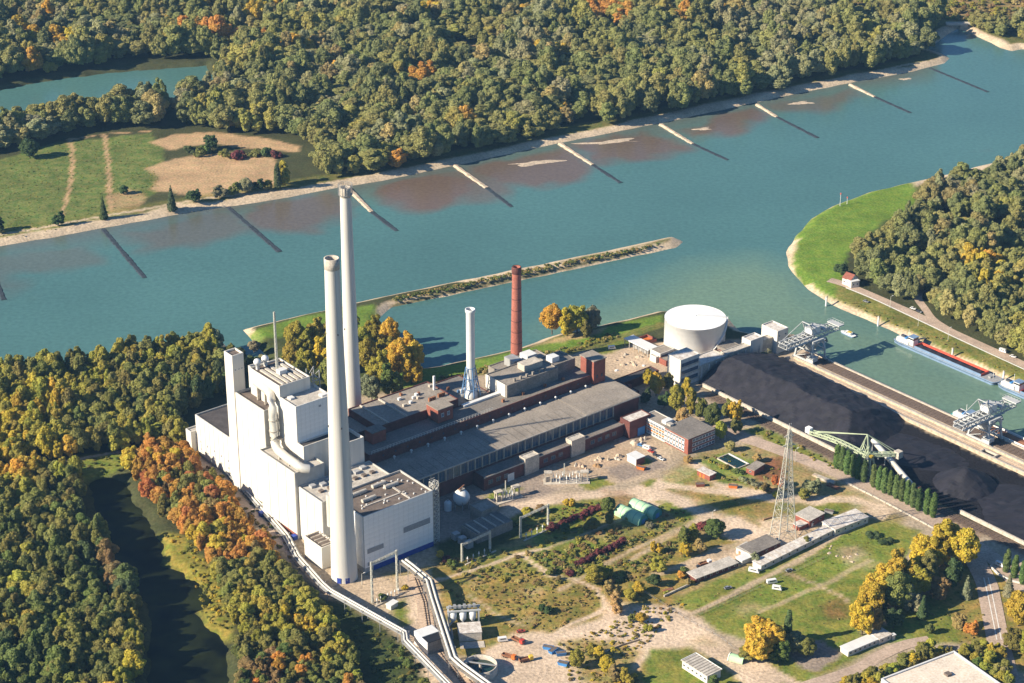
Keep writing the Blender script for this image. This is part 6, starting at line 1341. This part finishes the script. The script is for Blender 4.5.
def stack(px, py, rot, l, w, n, m_, label, cat='stack'):
    t = Thing('pallet_stack', label, cat, loc=G(px, py, 0), rot=rot); rs = random.Random(int(px))
    for k in range(n): t.part('slab', m_, MB().box(-l / 2 + rs.uniform(-.2, .2), l / 2, -w / 2 + rs.uniform(-.15, .15), w / 2, k * .55, k * .55 + .48))
stack(826, 481, -.75, 12, 3, 3, 'concrete', 'stack of pale slabs by the works road, longer one'); stack(833, 487, -.75, 8, 3, 2, 'rust', 'stack of rusty sections by the works road'); stack(818, 477, -.75, 7, 3, 2, 'stone_pale', 'stack of pale slabs by the works road, shorter one'); stack(768, 519, .5, 7, 1.2, 2, 'timber', 'stack of brown timber beside the pylon'); stack(850, 520, -.8, 5, 2, 2, 'concrete', 'small slab stack at the end of the rusty roofed shed'); stack(668, 590, .5, 6, 2, 1, 'rust', 'flat rusty plates on the scrub')
# kerb wall along the works road, garden walls, fence posts
def kerbline(name, label, pts, w, h, m_, step):
    t = Thing(name, label, 'wall', loc=G(*pts[0]), rot=0); o = G(*pts[0])
    for i in range(len(pts) - 1):
        a, b = G(*pts[i]) - o, G(*pts[i + 1]) - o; n = max(1, int((b - a).length / step))
        for k in range(n): p, q = a.lerp(b, k / n), a.lerp(b, (k + .93) / n); t.part('wall_section', m_, MB().bar((p.x, p.y, h / 2), (q.x, q.y, h / 2), w, h))
kerbline('kerb_wall', 'low pale kerb wall between works road and poplars', [(846, 483), (880, 500), (912, 517), (936, 530)], .9, .9, 'concrete', 5); kerbline('garden_wall', 'low pale wall below the tan roofed shed', [(664, 597), (690, 585)], .7, 1.2, 'concrete', 4); kerbline('hedge_wall', 'low wall with rubble crossing the scrub', [(600, 655), (620, 646), (640, 640)], .6, .9, 'stone_pale', 4)
kerbline('gate_wall', 'pale wall sweeping beside the gate road', [(990, 567), (998, 575), (1012, 582), (1030, 586)], .6, 1.2, 'white_concrete', 4)
def fence(label, pts, step=5, h=1.5):
    t = Thing('wire_fence', label, 'fence', loc=G(*pts[0]), rot=0); o = G(*pts[0]); m = MB(); pm_ = MB().box(-.1, .1, -.1, .1, 0, h).mesh('post', 'timber')
    for i in range(len(pts) - 1):
        a, b = G(*pts[i]) - o, G(*pts[i + 1]) - o; n = max(1, int((b - a).length / step))
        for k in range(n): p = a.lerp(b, k / n); q = link('post', pm_, t.r); q.location = p
        for z in (.6, 1.3): m.bar((a.x, a.y, z), (b.x, b.y, z), .06)
    t.part('wire', 'steel_grey', m)
fence('wire fence round the lower meadow edge', [(640, 590), (690, 622), (720, 638), (735, 650)]); fence('wire fence along the meadow track', [(690, 620), (760, 588), (830, 556)]); fence('wire fence on the upper meadow side of the track', [(700, 612), (765, 582), (828, 551)])
def lamp(px, py, h, label):
    t = Thing('lamp_post', label, 'lamp post', loc=G(px, py), rot=.6, group='lamp posts'); t.part('pole', 'pylon_steel', MB().lathe([(.18, 0), (.12, h)], 8)); t.part('arm', 'pylon_steel', MB().bar((0, 0, h), (1.6, 0, h + .3), .12)); t.part('lamp_head', 'white_metal', MB().box(1.2, 2.3, -.25, .25, h + .15, h + .4))
for a_ in [(795, 462, 9, 'lamp post on the grass strip opposite the pylon top'), (787, 452, 9, 'lamp post on the grass strip nearer the coal gallery'), (725, 440, 9, 'lamp post at the office corner'), (704, 441, 8, 'lamp post before the office window front'), (918, 326, 10, 'lamp post on the harbour road bend'), (890, 308, 9, 'lamp post on the grassy harbour bank'), (948, 340, 9, 'lamp post on the harbour bank above the barge'), (712, 522, 7, 'lamp post beside the green tunnel halls'), (362, 585, 7, 'lamp post before the front block')]: lamp(*a_)
# far footbridge at the river arm
t = Thing('footbridge', 'small pale bridge over the far river arm', 'bridge', loc=G(948, 26), rot=0); t.part('deck', 'concrete', MB().box(-2, 30, -3, 3, 1.5, 2.6)); t.part('abutment', 'stone_pale', MB().box(12, 20, -3.4, 3.4, -4, 1.5)); t.part('abutment', 'stone_pale', MB().box(28, 34, -3.4, 3.4, -4, 1.5))
for y in (-2.9, 2.9): t.part('parapet', 'white_concrete', MB().box(-2, 30, y - .15, y + .15, 2.6, 3.7))

for k, (pts, lab) in enumerate([([(416, 578), (425, 602), (429, 628), (441, 652), (468, 690)], 'curved siding track beside the conveyor bridge, outer one'), ([(423, 577), (432, 602), (436, 626), (449, 650), (478, 690)], 'curved siding track beside the conveyor bridge, inner one')]):
    P = [G(*q) for q in pts]; o = P[0]; t = Thing('railway_track', lab, 'railway track', loc=o, rot=0)
    for sd in (-.75, .75):
        q = []
        for i, p in enumerate(P): d = (P[min(i + 1, 4)] - P[max(i - 1, 0)]).normalized(); q.append(p - o + Vector((-d.y, d.x, 0)) * sd + Vector((0, 0, .4)))
        m = MB()
        for i in range(4): m.bar(q[i], q[i + 1], .2, .25)
        t.part('rail', 'rail_steel', m)
    sm_ = MB().box(-1.3, 1.3, -.15, .15, .2, .32).mesh('sleeper', 'sleeper')
    for i in range(4):
        d = P[i + 1] - P[i]; n = int(d.length / 2.2)
        for j in range(n): ob = link('sleeper', sm_, t.r); ob.location = P[i].lerp(P[i + 1], j / n) - o; ob.rotation_euler.z = math.atan2(d.y, d.x) - math.pi / 2
# ================================================================ SINGLE TREES AND SHRUBS
def TP(px, py, h, w, tint, label, group=None, proto=None, name='broadleaf_tree'):
    g = G(px, py); return tree(g.x, g.y, h, w, tint, label, group, proto, name, fine=h > 9)
# riverside clump behind the slim chimney
gp = 'riverside trees behind the slim chimney'; seen = {}
for px, py, h, w, t in [(292, 368, 20, 13, 'yellowgreen'), (308, 378, 26, 15, 'yellowgreen'), (300, 392, 24, 14, 'olive'), (325, 372, 27, 16, 'yellow'), (330, 390, 25, 15, 'olive'), (368, 372, 26, 15, 'yellowgreen'), (378, 388, 30, 17, 'yellowgreen'), (398, 378, 29, 17, 'gold'), (392, 396, 26, 16, 'green'), (412, 384, 24, 15, 'yellow'), (372, 402, 24, 14, 'grey'), (362, 358, 24, 15, 'yellowgreen'), (385, 364, 24, 15, 'yellowgreen'), (345, 362, 25, 15, 'olive'), (296, 350, 22, 15, 'yellowgreen'), (314, 346, 23, 15, 'yellowgreen'), (330, 342, 22, 15, 'olive'), (350, 340, 23, 15, 'yellowgreen'), (372, 344, 24, 15, 'yellowgreen'), (390, 350, 24, 15, 'yellow'), (405, 362, 25, 16, 'gold'), (305, 362, 25, 15, 'yellowgreen'), (335, 356, 25, 15, 'yellowgreen'), (415, 372, 23, 14, 'gold')]:
    wh = 'by the mole root' if px < 318 else 'just right of the slim white chimney' if px < 382 else 'at the harbour end of the clump'; rw = 'water side' if py < 356 else 'middle' if py < 378 else 'works side'
    TP(px, py, h, w, t, f'tall {WORD[t]} riverside tree {wh}, {rw}', f'{WORD[t]} {gp}')
for px, py, h, w, t, l in [(254, 352, 9, 9, 'grey', 'small grey green tree at the mole root, shoreward one'), (262, 366, 9, 8, 'grey', 'small grey green tree at the mole root, inland one'), (216, 352, 17, 13, 'grey', 'grey green willow on the bank above the stair tower'), (286, 362, 10, 8, 'olive', 'low olive tree beside the aerial mast')]: TP(px, py, h, w, t, l)
for px, py, h, w, t, l in [(552, 333, 22, 16, 'gold', 'golden riverside tree in the pair by the brick chimney'), (567, 336, 24, 16, 'yellow', 'yellow riverside tree in the middle of the bank group'), (577, 334, 27, 18, 'yellowgreen', 'tallest yellowish riverside tree of the bank group'), (592, 332, 20, 13, 'grey', 'grey green willow ending the bank group'), (586, 338, 15, 11, 'olive', 'low olive tree in front of the bank group')]: TP(px, py, h, w, t, l)
# between office, gallery and coal wall
for px, py, h, w, t, l in [(656, 396, 18, 10, 'gold', 'golden tree under the cream gallery, deepest in shade'), (648, 386, 13, 8, 'yellow', 'small yellow tree beside the brick annex'), (685, 398, 17, 9, 'gold', 'golden tree directly below the gallery tower'), (668, 392, 14, 8, 'olive', 'slim olive tree below the gallery tower'), (676, 414, 22, 11, 'yellowgreen', 'yellowish tree behind the office block'), (690, 416, 23, 11, 'yellowgreen', 'tall yellowish tree beside the coal wall'), (700, 420, 18, 9, 'olive', 'olive tree between tall yellow one and coal wall'), (682, 428, 15, 9, 'tan', 'pale tree close behind the office roof'), (712, 428, 18, 11, 'green', 'green tree at the office corner'), (720, 440, 14, 8, 'yellowgreen', 'yellowish young tree before the office gable'), (734, 425, 21, 11, 'gold', 'golden tree leaning on the coal wall'), (727, 418, 15, 9, 'olive', 'olive tree behind the golden one at the coal wall'), (736, 434, 13, 8, 'olive', 'low olive tree under the golden one'), (646, 404, 12, 8, 'deep', 'dark tree at the turbine hall gable'), (664, 408, 13, 9, 'deep', 'dark tree below the golden gallery tree')]: TP(px, py, h, w, t, l)
TP(766, 362, 11, 9, 'grey', 'grey green tree at the corner of coal heap and transfer tower')
# poplar row: two runs
s_ = lambda x, y: (790 + x / 6.2, 420 + y / 6.2)
pop = [(290, 300), (320, 312), (352, 335), (388, 352), (420, 368), (455, 384), (515, 415), (548, 435), (582, 452), (618, 465), (655, 485), (690, 504), (725, 522), (758, 541), (795, 562), (845, 584), (885, 602)]
ORD = ['first', 'second', 'third', 'fourth', 'fifth', 'sixth', 'seventh', 'eighth', 'ninth', 'tenth', 'last']
for k, q in enumerate(pop):
    l = f'{ORD[k]} slender poplar of the short run, counted from the stacker boom head' if k < 6 else f'{ORD[k - 6]} slender poplar of the long run, counted from the gap in the row'
    TP(*s_(*q), random.uniform(15.5, 18), random.uniform(4.8, 5.8), 'poplar', l, 'poplars in a row along the coal yard', 5, 'poplar_tree')
for k, q in enumerate([(1006, 572), (1014, 578), (1022, 584)]): TP(*q, 15, 5, 'poplar', 'slender poplar by the gate wall at the frame edge', 'gate poplars', 5, 'poplar_tree')
TP(787, 645, 22, 5.5, 'deep', 'dark columnar poplar beside the golden meadow tree', None, 5, 'poplar_tree')
# golden trees of the lower meadow and gate
for px, py, h, w, t, l in [(760, 656, 21, 21, 'gold', 'broad golden tree over the tunnel hut'), (752, 662, 13, 12, 'olive', 'olive undergrowth tree under the broad golden one'), (778, 662, 12, 11, 'green', 'green tree at the foot of the columnar poplar'), (795, 652, 11, 10, 'grey', 'grey green tree in the golden tree shadow, meadow side'), (806, 656, 10, 9, 'olive', 'low olive tree in the golden tree shadow'),
        (862, 635, 22, 13, 'gold', 'golden tree at the meadow corner by the site office'), (874, 632, 17, 10, 'brown', 'brownish tree beside the golden corner tree'), (880, 604, 23, 16, 'gold', 'golden tree in the gate grove, meadow side'), (896, 610, 22, 15, 'olive', 'olive tree in the middle of the gate grove'), (902, 588, 24, 17, 'gold', 'golden tree in the gate grove, middle of three'), (918, 580, 21, 16, 'yellow', 'yellow tree in the gate grove'), (940, 566, 25, 20, 'gold', 'broad golden tree at the head of the gate grove'), (962, 566, 22, 16, 'gold', 'golden tree closest to the works road'), (930, 588, 20, 14, 'olive', 'olive tree in the shade of the gate grove'), (952, 586, 18, 13, 'deep', 'dark tree in the gate grove shade'), (912, 612, 16, 11, 'grey', 'grey green tree on the near side of the gate grove'), (893, 628, 13, 10, 'deep', 'dark tree beside the site cabin'), (870, 616, 19, 13, 'gold', 'golden tree just above the golden corner tree'), (890, 590, 21, 15, 'yellow', 'yellow tree on the meadow flank of the gate grove'), (925, 562, 20, 15, 'gold', 'golden tree at the top of the gate grove, meadow side'), (948, 556, 20, 14, 'yellow', 'yellow tree at the top of the gate grove, road side'), (915, 598, 19, 14, 'yellowgreen', 'yellowish tree deep in the gate grove'), (938, 600, 14, 11, 'brown', 'brownish tree in the gate grove shade'),
        (958, 630, 10, 7.5, 'tan', 'straw coloured young tree on the gate lawn'), (971, 636, 9.5, 7, 'orange', 'orange young tree on the gate lawn'), (929, 634, 6, 4.5, 'green', 'tiny green tree alone on the lower lawn'), (1018, 626, 20, 13, 'gold', 'golden tree cut by the frame edge at the gate road'), (1012, 650, 13, 10, 'olive', 'olive tree under the golden one at the frame edge'), (1030, 655, 15, 12, 'yellowgreen', 'yellowish tree cut by the frame corner')]: TP(px, py, h * 1.12, w * 1.2, t, l)
for px, py, l in [(966, 598, 'conical spruce on the gate lawn'), (922, 618, 'conical spruce below the gate grove'), (1008, 596, 'conical spruce behind the gate wall'), (884, 618, 'conical spruce between golden corner tree and grove')]: TP(px, py, 15, 6.5, 'deep' if 'grove' in l else 'grey', l, None, 6, 'spruce_tree')
# hedge belt along the lower road
hb = poly([(838, 690), (880, 672), (930, 652), (975, 648), (1000, 652), (1010, 690), (1003, 690), (955, 656), (900, 676), (868, 695)]); n_ = 0
for x, y in pts_in(hb, 5.2, seed=12):
    t = pick('hedge'); tree(x, y, random.uniform(6, 9.5), random.uniform(5.5, 8), t, f'{WORD[t]} tree in the belt between lower road and flat hall', f'{WORD[t]} trees along the flat hall')
# yard trees and scrub trees
Y = [(778, 487, 9, 9, 'red', 'rust red round tree beside the pool house', 'rust'), (766, 492, 6, 6, 'brown', 'low brown tree below the rust red one', None), (812, 494, 12, 12, 'grey', 'pale grey green tree behind the pylon', None), (804, 500, 8, 8, 'olive', 'olive tree at the pylon side', None), (776, 498, 5, 5, 'yellowgreen', 'low yellowish tree left of the pylon', None), (757, 462, 6, 6, 'tan', 'thin straw coloured tree above the pool house', None), (730, 451, 7, 7, 'tan', 'pale tree at the office drive', None), (688, 463, 5, 6, 'tan', 'thin tree on the lawn before the office gable', None),
     (608, 513, 11, 9, 'green', 'green tree at the head of the maroon hedge', None), (592, 530, 8, 9, 'olive', 'olive tree before the tunnel halls', None), (609, 524, 9, 9, 'olive', 'olive tree beside the pale hut slab', None), (565, 532, 6, 6, 'deep', 'small dark round tree by the two post gantry', None), (527, 517, 7, 7, 'yellowgreen', 'yellowish tree at the chimney shadow edge', None), (569, 507, 7, 8, 'yellow', 'yellow tree above the maroon hedge', None), (541, 513, 6, 7, 'brown', 'brownish tree behind the two post gantry', None),
     (594, 584, 12, 12, 'yellowgreen', 'yellowish tree on the scrub path', None), (605, 578, 10, 10, 'yellowgreen', 'yellowish tree beside the scrub path one', None), (612, 596, 11, 11, 'tan', 'straw coloured tree at the path bend', None), (617, 612, 12, 11, 'tan', 'pale straw tree below the path bend', None), (630, 600, 7, 8, 'yellowgreen', 'low yellowish tree by the path bend', None), (639, 593, 7, 8, 'yellow', 'small yellow tree above the dirt lot', None), (654, 586, 8, 8, 'deep', 'dark round tree above the dirt lot', None), (656, 553, 9, 7.5, 'yellow', 'bright yellow round tree on the scrub', None), (658, 572, 10, 10, 'yellowgreen', 'yellowish tree on the scrub below the bright one', None),
     (683, 542, 12, 10, 'olive', 'olive tree in the group above the dirt lot', None), (694, 540, 10, 9, 'yellowgreen', 'yellowish tree in the group above the dirt lot', None), (714, 538, 13, 12, 'green', 'large green tree in the group above the dirt lot', None), (686, 556, 10, 8, 'yellow', 'yellow tree at the edge of the dirt lot', None), (700, 552, 9, 9, 'tan', 'straw tree at the edge of the dirt lot', None), (684, 574, 5, 5, 'green', 'small green tree beside the low tan shed', None), (681, 578, 4.5, 5, 'orange', 'small orange tree beside the low tan shed', None), (688, 585, 4, 4, 'tan', 'tiny straw tree at the low tan shed corner', None),
     (641, 623, 7, 6, 'yellow', 'yellow young tree at the dirt lot edge', None), (648, 632, 6, 6, 'yellowgreen', 'yellowish young tree at the dirt lot edge', None), (632, 622, 6, 5, 'olive', 'olive young tree at the dirt lot edge', None), (577, 668, 11, 9, 'yellowgreen', 'yellowish tree beside the blue skips', None), (599, 660, 9, 7, 'yellow', 'yellow tree between skips and white hall', None), (607, 672, 10, 9, 'yellow', 'yellow tree at the lower edge, in front of the wall', None), (616, 680, 10, 9, 'tan', 'straw tree at the lower edge', None), (627, 684, 10, 8, 'yellowgreen', 'yellowish tree at the lower edge', None), (592, 655, 7, 6, 'yellowgreen', 'small yellowish tree above the lower edge', None), (712, 690, 9, 9, 'green', 'green tree cut by the lower edge before the white hall', None), (755, 563, 7, 7, 'grey', 'grey green tree against the dark roofed shed', None), (806, 545, 6, 6, 'olive', 'olive tree in the gap behind the long shed', None),
     (545, 613, 6, 8, 'deep', 'dark round tree alone in the dry field', None), (550, 575, 5, 6, 'olive', 'low olive tree on the scrub path, upper one', None), (474, 662, 5, 4, 'green', 'small green tree beside the settling basin', None), (440, 558, 5, 5, 'gold', 'golden young tree beside the front block', None), (452, 566, 5, 6, 'green', 'green young tree beside the front block', None), (405, 590, 3.5, 4, 'gold', 'tiny golden tree below the gantry', None), (424, 690, 7, 7, 'olive', 'olive tree cut by the lower edge beside the pipe bridge', None), (402, 655, 6, 5, 'green', 'green young tree below the pipe bridge, upper one', None), (408, 668, 6, 5, 'green', 'green young tree below the pipe bridge, lower one', None), (383, 600, 4, 6, 'green', 'low green tree at the chimney foot', None)]
for px, py, h, w, t, l, g_ in Y: TP(px, py, h, w, t, l)
# meadow and river side singles beyond the water
for px, py, h, w, t, l, p in [(172, 210, 22, 8, 'deep', 'dark slender tree on the far bank below the straw field', 6), (104, 219, 20, 7, 'deep', 'dark slender tree on the far bank at the field track', 6), (194, 203, 14, 13, 'deep', 'dark round tree below the straw field', None), (59, 226, 13, 11, 'deep', 'dark round tree at the river end of the meadow', None), (124, 194, 8, 9, 'deep', 'small dark tree in the meadow corner', None), (212, 150, 17, 14, 'deep', 'dark tree standing between the two straw fields', None), (30, 158, 18, 17, 'deep', 'dark tree at the upper meadow edge', None), (285, 186, 22, 17, 'yellowgreen', 'yellowish tree at the river corner of the straw field', None), (278, 190, 24, 7, 'deep', 'slender dark tree at the straw field corner', 5), (0, 232, 14, 14, 'deep', 'dark round tree at the frame edge on the far bank', None),
        (220, 198, 12, 14, 'grey', 'grey tree in the far bank hedge, first of the row', None), (234, 196, 12, 12, 'olive', 'olive tree in the far bank hedge', None), (246, 193, 13, 13, 'grey', 'grey tree in the far bank hedge, taller one', None), (258, 192, 12, 12, 'deep', 'dark tree in the far bank hedge', None), (268, 190, 9, 10, 'olive', 'low olive tree ending the far bank hedge', None), (893, 231, 16, 6, 'deep', 'slender dark tree on the lawn before the wood', 6), (841, 275, 12, 11, 'deep', 'dark round tree beside the red roofed cottage', None)]:
    TP(px, py, h, w, t, l, None, p)
for px, py, w, t in [(200, 156, 12, 'olive'), (225, 157, 12, 'olive'), (240, 158, 14, 'maroon'), (255, 156, 13, 'olive'), (268, 155, 12, 'deep'), (276, 157, 10, 'maroon'), (190, 152, 11, 'deep'), (205, 153, 10, 'green')]:
    g = G(px, py); shrub(g.x, g.y, w, 7, t, f'{WORD[t]} shrub in the strip between the straw fields', f'{WORD[t]} shrubs between straw fields')
# maroon hedges
for (p0, p1, n) in [((548, 531), (601, 507), 17), ((576, 566), (625, 542), 16)]:
    for k in range(n):
        u = (k + .5) / n; g = G(p0[0] + (p1[0] - p0[0]) * u + random.uniform(-1, 1), p0[1] + (p1[1] - p0[1]) * u + random.uniform(-1, 1)); hd = 'by the dirt road' if p0[0] < 560 else 'on the scrub'
        shrub(g.x, g.y, random.uniform(4, 6), random.uniform(2, 3.6), 'maroon', f'dark red shrub in the hedge row {hd}', f'dark red hedge shrubs {hd}')
for px, py, w, h, t, l in [(700, 528, 8, 4, 'maroon', 'dark red shrub at the tunnel hall shadow'), (708, 526, 7, 4, 'maroon', 'dark red shrub right of the tunnel hall shadow'), (446, 562, 6, 4, 'maroon', 'dark red shrub beside the golden young tree'), (570, 575, 5, 3, 'maroon', 'dark red shrub at the scrub path'), (738, 473, 7, 2.5, 'green', 'green shrub row below the pool, near end'), (745, 481, 8, 3, 'grey', 'grey shrub row below the pool house'), (757, 486, 8, 3, 'grey', 'grey shrub below the rust red tree'), (724, 468, 7, 2.5, 'yellowgreen', 'yellowish shrub at the pool edge'), (874, 537, 8, 3, 'deep', 'dark shrub at the meadow corner by works road'), (884, 543, 9, 3, 'deep', 'dark shrub at the meadow corner, lower one'), (630, 520, 6, 3, 'yellowgreen', 'yellowish shrub against the tunnel hall'), (650, 527, 6, 3, 'grey', 'grey shrub against the tunnel hall end'), (862, 518, 6, 2.5, 'olive', 'olive shrub at the rusty roofed shed corner')]:
    g = G(px, py); shrub(g.x, g.y, w, h, t, l)
# scrub: uncounted low growth over the fields
sc_items = []
def scrub(pts, s, tints, smin, smax, seed, keep=1.0):
    for x, y in pts_in(poly(pts), s, seed=seed):
        if random.random() > keep or any(segdist(P_, np.array([x]), np.array([y]), False)[0] < w_ / 2 + 1.2 for P_, w_ in TRAILS): continue
        f = random.uniform(smin, smax); sc_items.append((x, y, 0, f, f * random.uniform(.5, .9), random.randrange(3), jit(random.choice(tints), .25)))
scrub([(440, 590), (480, 565), (540, 556), (560, 580), (600, 592), (600, 612), (550, 632), (500, 625), (460, 605)], 3.0, ['tan', 'olive', 'yellowgreen', 'tan', 'brown'], .22, .55, 21, .6)
scrub([(525, 560), (580, 545), (612, 545), (650, 540), (680, 530), (670, 560), (640, 580), (600, 588), (560, 578)], 3.0, ['olive', 'yellowgreen', 'brown', 'tan', 'green'], .25, .7, 22, .6)
scrub([(505, 520), (545, 508), (610, 500), (600, 530), (560, 535), (520, 530)], 3.0, ['olive', 'yellowgreen', 'green', 'brown'], .25, .7, 23, .6)
scrub([(560, 645), (610, 625), (655, 600), (690, 600), (650, 640), (620, 668), (580, 690), (560, 670)], 3.0, ['olive', 'yellowgreen', 'tan', 'brown', 'yellow'], .22, .65, 24, .55)
scrub([(430, 565), (520, 548), (600, 522), (700, 528), (680, 560), (600, 590), (480, 580)], 3.6, ['olive', 'yellowgreen', 'green', 'tan', 'brown'], .4, 1.0, 39, .5)
scrub([(660, 575), (700, 560), (690, 600), (640, 610), (610, 640), (590, 690), (640, 690), (660, 640)], 4.2, ['olive', 'yellowgreen', 'tan', 'yellow'], .4, 1.0, 40, .15)
scrub([(640, 500), (700, 515), (720, 532), (660, 530)], 4.0, ['olive', 'yellowgreen', 'brown'], .3, .8, 41, .5)
scrub([(700, 455), (760, 455), (800, 480), (780, 500), (720, 480)], 4.5, ['olive', 'yellowgreen', 'tan', 'brown'], .25, .7, 42, .4)
scrub([(700, 492), (760, 500), (840, 512), (760, 512), (720, 510)], 4.0, ['olive', 'tan'], .18, .4, 25, .4)
scrub([(680, 605), (860, 530), (900, 540), (860, 640), (800, 650)], 5.0, ['olive', 'green', 'tan'], .14, .3, 26, .35)
scrub([(640, 520), (700, 525), (690, 560), (650, 545)], 3.2, ['olive', 'green', 'tan', 'brown'], .3, .8, 27, .6)
scrub([(340, 612), (400, 640), (440, 690), (380, 690)], 3.2, ['green', 'deep', 'olive'], .3, .8, 28, .5)
scrub([(0, 165), (60, 145), (150, 135), (160, 190), (60, 230), (0, 240)], 5.0, ['green', 'olive', 'yellowgreen'], .14, .32, 29, .5)
scrub([(392, 303), (450, 290), (560, 267), (660, 246), (661, 243), (560, 263), (450, 286), (390, 299)], 2.6, ['olive', 'tan', 'green'], .4, .8, 30, .75)
scrub([(430, 386), (500, 369), (560, 355), (620, 338), (616, 332), (560, 349), (500, 363), (430, 380)], 3.4, ['olive', 'yellowgreen', 'tan'], .4, .9, 31, .7)
scrub([(190, 445), (236, 488), (290, 545), (300, 556), (292, 560), (230, 498), (184, 452)], 4, ['brown', 'olive', 'tan', 'green'], .5, 1.1, 32, .55)
scrub([(160, 532), (186, 540), (210, 562), (224, 585), (232, 632), (206, 625), (190, 570)], 3.4, ['yellowgreen', 'olive', 'yellow'], .3, .7, 33, .6)
scrub([(60, 460), (118, 450), (126, 470), (62, 478)], 3.4, ['olive', 'green'], .3, .6, 34, .4)
scrub([(900, 0), (1030, -10), (1030, 20), (960, 22), (920, 16), (700, 2), (700, -10)], 9, ['olive', 'tan', 'brown', 'yellowgreen'], .8, 2.2, 35, .8)
scrub([(858, 302), (1024, 372), (1024, 380), (840, 302)], 5, ['olive', 'tan', 'yellowgreen'], .2, .45, 36, .5)
scrub(list(px_of(*pt(a, b)) for a, b in ((289, 10), (299, 10), (299, 80), (290, 80))), 3.4, ['olive', 'tan', 'yellowgreen'], .25, .7, 37, .6)
scrub([(900, 600), (960, 590), (985, 600), (985, 640), (930, 645)], 4.5, ['olive', 'tan'], .15, .35, 38, .4)
SS = []
for k in range(3):
    for o in C.objects:
        if o.name.startswith('shrub') and o.data == PROTO[7 + k][0]: SS.append(o); break
scatter('undergrowth', 'low scrub and tall weeds covering the fields and banks', 'undergrowth', sc_items, SS)
print('scrub', len(sc_items), 'tris', sum(len(o.data.polygons) * 2 for o in C.objects if o.type == 'MESH' and False))
# ================================================================ AIR
hm = bpy.data.materials.new('haze_air'); hm.use_nodes = True; hm.node_tree.nodes.clear()
ho = hm.node_tree.nodes.new('ShaderNodeOutputMaterial'); hv_ = hm.node_tree.nodes.new('ShaderNodeVolumePrincipled')
hv_.inputs['Color'].default_value = (0.30, 0.60, 1.0, 1); hv_.inputs['Density'].default_value = 0.000030; hv_.inputs['Anisotropy'].default_value = 0.0
hm.node_tree.links.new(hv_.outputs[0], ho.inputs['Volume'])
hz = MB().box(-8400, 8400, -1800, 9400, -10, 640).build('haze', hm); hz['kind'] = 'stuff'
